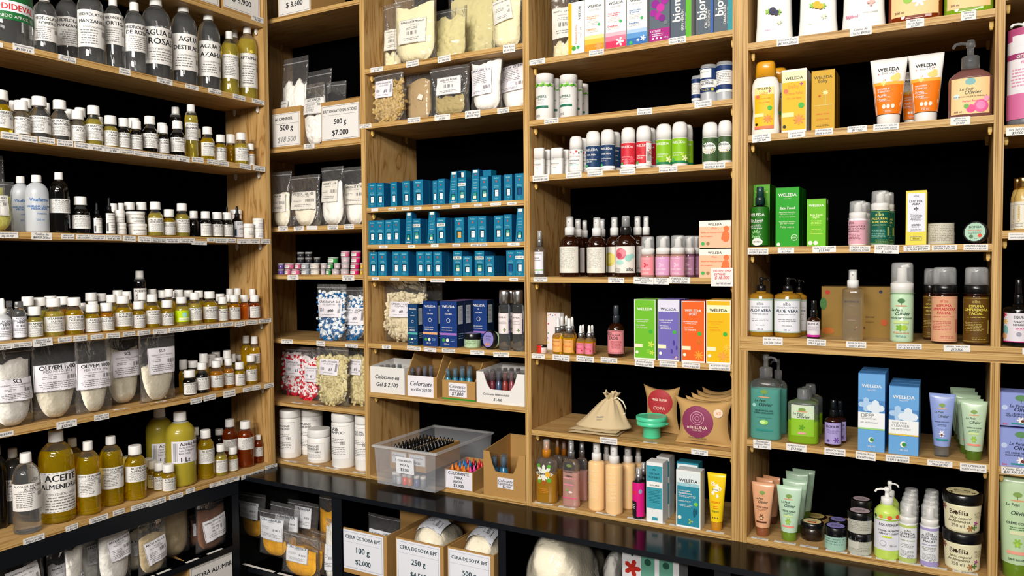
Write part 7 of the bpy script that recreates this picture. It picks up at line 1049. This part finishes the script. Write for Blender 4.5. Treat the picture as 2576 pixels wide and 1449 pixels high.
# ================================================================ price tags: shelf key, left, right, centre height, pixel height, text
T1 = '''L0,633,663,48,14,Ácido Esteárico|$2.900
L1,-20,7,111,12,E
L1,32,86,122,17,Alcohol Isopropilico|$5.500 1 lt
L1,147,192,148,14,HIDROLATOS|250ml $5.000
L1,300,328,180,16,Hidrolatos|$8.900 500ml
L1,394,434,204,14,AGUA DE ROSAS|1lt $6.900
L1,466,499,219,11,AGUA DESTILADA|1lt $1.500
L1,524,557,230,12,Agua de|Azahar $6.900
L1,586,617,245,12,BETAINA DE COCO|500ml $5.000
L1,634,665,256,11,BETAÍNA DE COCO|1lt $8.900
L2,2,49,342,18,POLISORBATO 80|100ml $3.600
L2,51,94,349,16,MICROCARE PEHG|50ml $8.900
L2,98,138,353,15,MICROCARE PEHG|100ml $12.900
L2,143,184,360,16,EXT. ALOE VERA|100ml $11.000
L2,187,224,366,15,EXT. ALOE VERA|50ml $7.900
L2,225,264,371,15,EXT. AVENA 100ml|$11.000
L2,265,302,377,14,EXT. AVENA 50ml|$7.900
L2,303,335,381,12,EXT. MANZANILLA|50ml $5.500
L2,336,370,386,12,EXT. CENTELLA|ASIÁTICA 50ml $7.500
L2,371,410,391,12,EXT. CENTELLA|ASIÁTICA 100ml $11.900
L2,411,441,395,12,EXT. ROMERO 50ml|$5.500
L2,442,477,399,14,EXT. ROMERO 100ml|$6.000
L2,483,512,402,13,EXT. HAMAMELIS|250ml $15.900
L2,522,548,407,12,EXT. HAMAMELIS|100ml $7.900
L2,549,575,411,12,EXT. HAMAMELIS|50ml $4.900
L2,603,632,419,13,EXTRACTO DE ALGAS|100ml $7.900
L2,637,667,424,13,EXTRACTO DE ALGAS|50ml $4.900
L3,-10,46,591,15,AZUFRE PRECIPITADO|50g $2.900
L3,79,130,594,18,Vaselina líq.|$4.000 250ml
L3,154,187,595,13,HIDROCAPIL|250ml $13.000
L3,192,226,596,12,HIDROCAPIL|100ml $6.800
L3,227,265,597,12,VIT.C LIPOSOMAL|15ml $8.500
L3,266,306,598,12,VIT.C LIPOSOMAL|30ml $15.900
L3,309,341,600,14,DMAE LIFT|30g $10.500
L3,348,380,602,14,BIOTINA POLVO|15g $9.900
L3,381,416,604,12,PROTEÍNA DE SEDA|100ml $10.900
L3,417,451,605,12,PROTEÍNA DE SEDA|50ml $6.900
L3,452,490,605,12,AC. COCO FRACCION|100ml $5.500
L3,482,520,611,10,AC. COCO FRACC.|50ml $3.500
L3,521,541,603,9,COLÁGENO|$5.900
L3,542,570,605,12,SILICIO ORGÁN.|50ml $5.500
L3,571,594,605,11,ZINC SPRAY|50ml $3.900
L3,597,626,607,12,CITRATO DE PLATA|$3.500
L3,627,654,607,12,NIACINAMIDA|$5.900
L3,656,680,607,12,ÁCIDO KÓJICO|5g $9.900
L4,-10,30,872,15,Ácido hialurónico|30cc $6.000
L4,31,80,867,13,ÁCIDO HIALURÓNICO|MPM 50ml $6.900
L4,82,132,861,20,Vitamina E|Oleosa $7.900|50ml
L4,146,180,854,13,VIT. E OLEOSA|100ml $15.800
L4,185,219,851,14,AC. CALÉNDULA|100ml $6.900
L4,228,260,847,12,AC. CALÉNDULA|50ml $3.500
L4,268,302,844,13,AC. FRAMBUESA|50ml $9.000
L4,309,340,840,12,AC. FRAMBUESA|100ml $16.900
L4,346,378,837,12,AC. GRANADA|50ml $9.000
L4,385,421,834,12,AC. GRANADA 100ml|$16.900
L4,424,461,830,12,AC. JOJOBA Y|ARGÁN 50ml $3.500
L4,462,491,826,11,AC. ARGÁN 100ml|$9.900
L4,492,519,823,11,AC. ARGÁN 50ml|$5.900
L4,521,554,820,10,AC. SEMILLA|100ml $6.500
L4,556,587,816,10,AC. SEMILLA|50ml $3.500
L4,591,616,815,12,AC. JOJOBA|50ml $6.900
L4,620,648,811,11,AC. ZANAHORIA Y|ROMERO $3.500
L4,651,682,807,10,AC. ZANAHORIA|100ml $6.500
L5,-14,34,1093,12,250g $4.800
L5,142,193,1067,18,OLIVEM 1000 - 250g|$32.000
L5,237,274,1049,15,OLIVEM 1000|100g $14.100
L5,479,508,1008,14,ACEITE CASTOR|50ml $3.900
L5,512,542,1000,14,ACEITE CASTOR|100ml $6.900
L5,562,592,990,17,Aceite de Semilla|de Lino $3.900
L5,611,633,980,11,AC. ARNICA|50ml $3.900
L5,635,655,975,12,AC. ARNICA|100ml $7.500
L5,665,688,970,11,AC. ARNICA|250ml $12.900
L6,58,112,1356,15,ALCOHOL DE CEREAL|500ml $4.000
L6,165,196,1327,14,AC. ALMENDRA|1lt $12.300
L6,225,272,1305,14,ACEITE DE ALMENDRA|500ml $6.500
L6,284,313,1288,13,AC. ALMENDRA|500ml $7.500
L6,329,374,1274,13,ACEITE DE ALMENDRA|250ml $4.900
L6,375,417,1262,14,ACEITE DE ALMENDRA|100ml $2.900
L6,425,460,1248,12,ACEITE DE ALMENDRA|50ml $1.500
L6,468,490,1234,12,AC. RICINO|$10.500
L6,527,550,1220,10,AC. RICINO|250ml
L6,551,602,1209,11,ACEITE DE RICINO|50ml $1.900
L6,607,632,1199,11,AC. ROSA|MOSQUETA $14.500
L6,633,663,1189,10,AC. ROSA MOSQUETA|100ml $7.900
L6,667,697,1174,10,AC. ROSA MOSQUETA|50ml $4.900
A2,764,791,368,12,Alcanfor|$3.500 50g
A3,700,724,575,12,Prozol msa|$7.500
A3,739,764,575,11,Prozol msa|$5.500
A3,771,798,573,10, 
A3,824,850,572,11,VARISOFT BT 85|250g $7.500
A3,866,890,570,12,VARISOFT BT 85|100g $3.900
A4,723,751,698,13,GLITTER|$1.500
A4,861,891,699,14,DECORACIÓN|$1.000
A5,708,736,859,11,CAP. GELATINA|$1.900
A5,796,817,864,13,Capsulas|250u $8.900
A5,869,900,870,9,CAP. GELATINA #0|#0 100u $1.900
B1,932,963,175,12,MANTECA DE MANGO|$7.500
B1,1022,1053,160,15,Manteca de 250g|Mango $14.100
B1,1101,1133,148,16,Manteca de Karité|$11.900 500g
B1,1265,1296,122,20,Mant. Karité|$7.900 250g
B2,905,934,317,10,CAP. GELATINA|#1 $1.900
B2,1025,1057,302,13,CAP. GELATINA VACÍA|#1 500u $7.500
B2,1093,1132,295,14,CERA DE ROSAS 50G|$9.500
B2,1170,1208,287,19,Cera Lanette|$4.500 250g
B2,1251,1280,278,13,CERA LANETTE|100g $2.900
B6,961,984,873,10,CAP. 250u|$7.900
B6,1024,1058,876,10,CREMA HUMECTANTE|HOMBRE $15.900
B6,1066,1097,880,10,CREMA DE AFEITAR|$9.900
B6,1112,1145,882,10,BÁLSAMO POST|AFEITADO $9.900
B6,1183,1218,887,11,BÁLSAMO PIEL SENSIBLE|$9.900
B6,1241,1280,892,12,Bruma Aromática|$8.500
C1,1332,1371,155,13,MANTECA DE KARITÉ|100g $3.500
C1,1482,1519,132,14,PASTA DENTAL|WELEDA $8.990
C1,1682,1725,101,16,PASTA DENTAL|Ylianne $8.200
C2,1369,1405,304,13,POLVO ALUMBRE|PARA PIES $5.700
C2,1603,1640,280,16,Desodorante|Coco $13.900
C2,1747,1790,261,17,Desodorante|de Alumbre $6.790
C3,1340,1380,448,16,DESODORANTE EN|BARRA $5.500
C3,1424,1463,440,15,DESODORANTE|EQUUSMARE $6.200
C3,1478,1516,436,14,DESODORANTE|HOMBRE $8.500
C3,1559,1598,431,13,DESODORANTE|GRANADA $8.500
C3,1658,1704,425,15,Desodorante Cítrico|Weleda $8.500
C3,1770,1824,416,16,DESODORANTE NATURAL|BIOFILIA $9.900
C4,1342,1377,703,12,COLONIAS 50ml|$7.500
C4,1530,1570,705,14,COLONIA EL ALBA|$12.500
C4,1594,1644,706,17,Fragancia Corp.|Bubble Gum 50ml|$6.200
C4,1645,1683,707,17,Frag. Corporal|con Brillos|$7.900
C4,1684,1736,705,16,Fragancia Corp.|$6.300 50ml
C5,1338,1370,896,12,PASTA DENTAL|$8.500
C5,1390,1433,900,15,Aceite de Cutícula|Naranja $3.500
C5,1450,1494,903,15,Aceite de Cutícula|Rosas $3.990
C5,1511,1553,906,13,ACEITE DE MASAJES|100ml $10.500
C5,1597,1645,914,17,Aceite/Celulitis|Weleda $21.990
C5,1659,1702,916,14,ACEITE DE MASAJES|LAVANDA $20.900
C5,1716,1761,919,14,ACEITE DE MASAJE|ÁRNICA $20.900
C5,1784,1837,924,15,ACEITE DE MASAJE|CALÉNDULA $20.900
C6,1510,1553,1109,16,PAÑUELOS CALIPSE|DE CUERPO $7.990
C6,1739,1781,1138,14,COPA MENSTRUAL|$29.900
D1,1954,2009,104,20,Crema de Ducha|$6.300 250ml
D1,2138,2193,78,21,Crema de|Ducha $8.900
D1,2280,2325,58,21,Jabón Líq.|Flor de Azahar|$7.500
D1,2418,2456,39,22,Jabón Líq.|Limón-Verde|$7.500
D2,1892,1939,347,20,ACEITE BEBÉ|CALÉNDULA 200ml|$21.900
D2,1983,2026,338,17,CREMA PAÑAL|$11.990
D2,2051,2095,331,16,CREMA FACIAL|BEBÉ $10.200
D2,2132,2181,324,15,SHAMPOO Y GEL|$11.500
D2,2197,2261,319,16,SHAMPOO Y GEL DE|DUCHA 2EN1 $8.900
D2,2391,2441,304,20,Jabón Líq.|Rosa Lepetit|$7.500
D3,1881,1933,632,16,ACEITE SECO ULTRA|LIGERO $16.200
D3,1957,1998,630,15,SKIN FOOD|$17.900
D3,2044,2103,627,16,SKIN FOOD LIGERA|$13.990
D3,2137,2189,626,15,CREMA FACIAL|CARACOL $7.900
D3,2200,2262,627,22,CREMA FACIAL ALOE|VERA - JALEA REAL|$11.500
D3,2273,2340,624,14,CREMA ILUMINADORA|EL ALBA $11.990
D3,2344,2408,623,13,CREMA FACIAL PIEL|SENSIBLE $22.990
D3,2424,2486,622,15,CREMA FACIAL|CALÉNDULA $22.900
D4,1919,1969,858,20,Gel Hid. Aloe Vera|$11.500 250ml
D4,2030,2078,861,16,AGUA DE ROSAS|SPRAY $8.990
D4,2129,2179,867,16,AGUA DE ROSAS|TÓNICO $9.200
D4,2255,2319,872,14,ESPUMA LIMPIADORA|DE OLIVA $13.500
D4,2374,2441,876,17,ESPUMA LIMPIADORA|$10.500
D5,1895,1940,1118,22,Gel Micelar|Desmaq. 200ml|$11.990
D5,1978,2029,1126,18,BIFÁSICO LE PETIT|$13.900
D5,2074,2127,1137,18,BIFÁSICO MAGIA|LAVANDA $9.990
D5,2153,2203,1147,20,Gel Limp. Refres.|$18.000 100ml
D5,2228,2288,1154,17,LOCIÓN LIMPIADORA|2 EN 1 $18.900
D5,2333,2396,1166,15,EXFOLIANTE LE PETIT|75ml $8.990
D5,2415,2482,1177,20,GEL LIMPIADOR|PURIFICANTE $11.500
E3,2537,2590,594,17,CONTORNO DE OJOS|ANTI AGE $9.900
E2,2531,2590,330,20,GEL ÍNTIMO|$9.900
E4,2572,2620,884,16,TÓNICO
E5,2519,2590,1185,18,Crema Gel día|$10.300 50ml'''
for l in T1.split('\n'):
    a = l.split(','); tag(a[0], float(a[1]), float(a[2]), float(a[3]), float(a[4]), ','.join(a[5:]), rot=random.uniform(-2, 2))
for k, y_, hh, L in (('B3', 0, 7, ((934, 951, 528, ' '), (977, 996, 526, 'ÁRBOL DE TÉ'), (1011, 1029, 525, 'BERGAMOTA'), (1042, 1060, 524, 'EUCALIPTO'), (1089, 1107, 521.5, 'HINOJO'), (1137, 1156, 519, 'INCIENSO'), (1193, 1212, 516, 'TOMILLO'), (1234, 1260, 513.5, 'CLAVO DE OLOR'), (1276, 1299, 512, 'CITRONELA'))),
               ('B4', 0, 7, ((954, 975, 621, 'LAVANDA'), (1026, 1044, 620, 'LIMÓN'), (1084, 1103, 618, 'JAZMÍN'), (1138, 1158, 616.5, 'MANDARINA'), (1184, 1226, 616, 'HIERBA DE LIMÓN'), (1277, 1307, 614, 'MENTA'))), ('B5', 0, 7, ((936, 953, 701, 'NARANJA'), (982, 1004, 702, 'PALO DE ROSA'), (1053, 1072, 703, 'ROMERO'), (1083, 1120, 706, 'Aceites Esenciales'), (1142, 1161, 703, 'SALVIA'), (1206, 1232, 704.5, 'YLANG YLANG'), (1282, 1303, 703, 'VETIVER')))):
    for a, b, v, t in L: tag(k, a, b, v, hh if t[0] != 'A' or b-a < 30 else 8, t)
for k, L in (('L5', ((290, 322), (395, 420))), ('A6', ((733, 757), (783, 808))), ('A7', ((714, 744), (773, 801), (817, 849), (886, 915))), ('C6', ((1617, 1652),)), ('C7', ((1343, 1388), (1404, 1446), (1497, 1548), (1577, 1624), (1629, 1672), (1682, 1729), (1776, 1820))),
             ('D6', ((1889, 1932), (1947, 2001), (2012, 2058), (2077, 2131), (2138, 2192), (2203, 2254), (2260, 2316), (2324, 2382), (2396, 2460))), ('KS', ((356, 390), (399, 432), (471, 502), (524, 562))), ('K1', ((609, 643), (643, 687), (697, 728), (728, 760)))):
    for a, b in L: tag(k, a, b, 0, 0, ' | ' if k[0] == 'K' else 'CREMA DE MANOS|$7.900' if k == 'D6' else 'ESPECIAL|$4.990', flat=-12 if k[0] != 'K' else (-10 if k == 'KS' else -178))
# the big red-lettered price card hangs over the shelf edge
fr, z, _ = SH['C4']; x0, x1 = fr.solx(1789, -.002, z), fr.solx(1845, -.002, z); zc = fr.solz(697, x0, -.002); h = .0245; m = MB(); m.box(x0, -.003, zc-h, x1, -.0024, zc+h, 'w')
m.decal('h,.5,.85,.8,r,BÁLSAMO PARA;h,.4,.67,.5,r,ESTRÍAS;h,.5,.46,.66,r,$ 18.000;h,.55,.16,.66,k,ANTES: 20.900', x0, zc-h, x1-x0, 2*h, lambda a, c, o: (a, -.003-o, c), 1); o = m.build('price_card'); shelf('C4'); reg(o, 'price_card', 'price card', 'white price card with red handwriting hung over the edge', 1789)
for o in list(bpy.data.objects):    # the card and other one-piece things keep their origin on themselves
    if o.name == 'price_card':
        c = Vector(((x0+x1)/2, -.003, zc)); o.data.transform(Matrix.Translation(-c)); o.location = c
flush()
finish_labels()
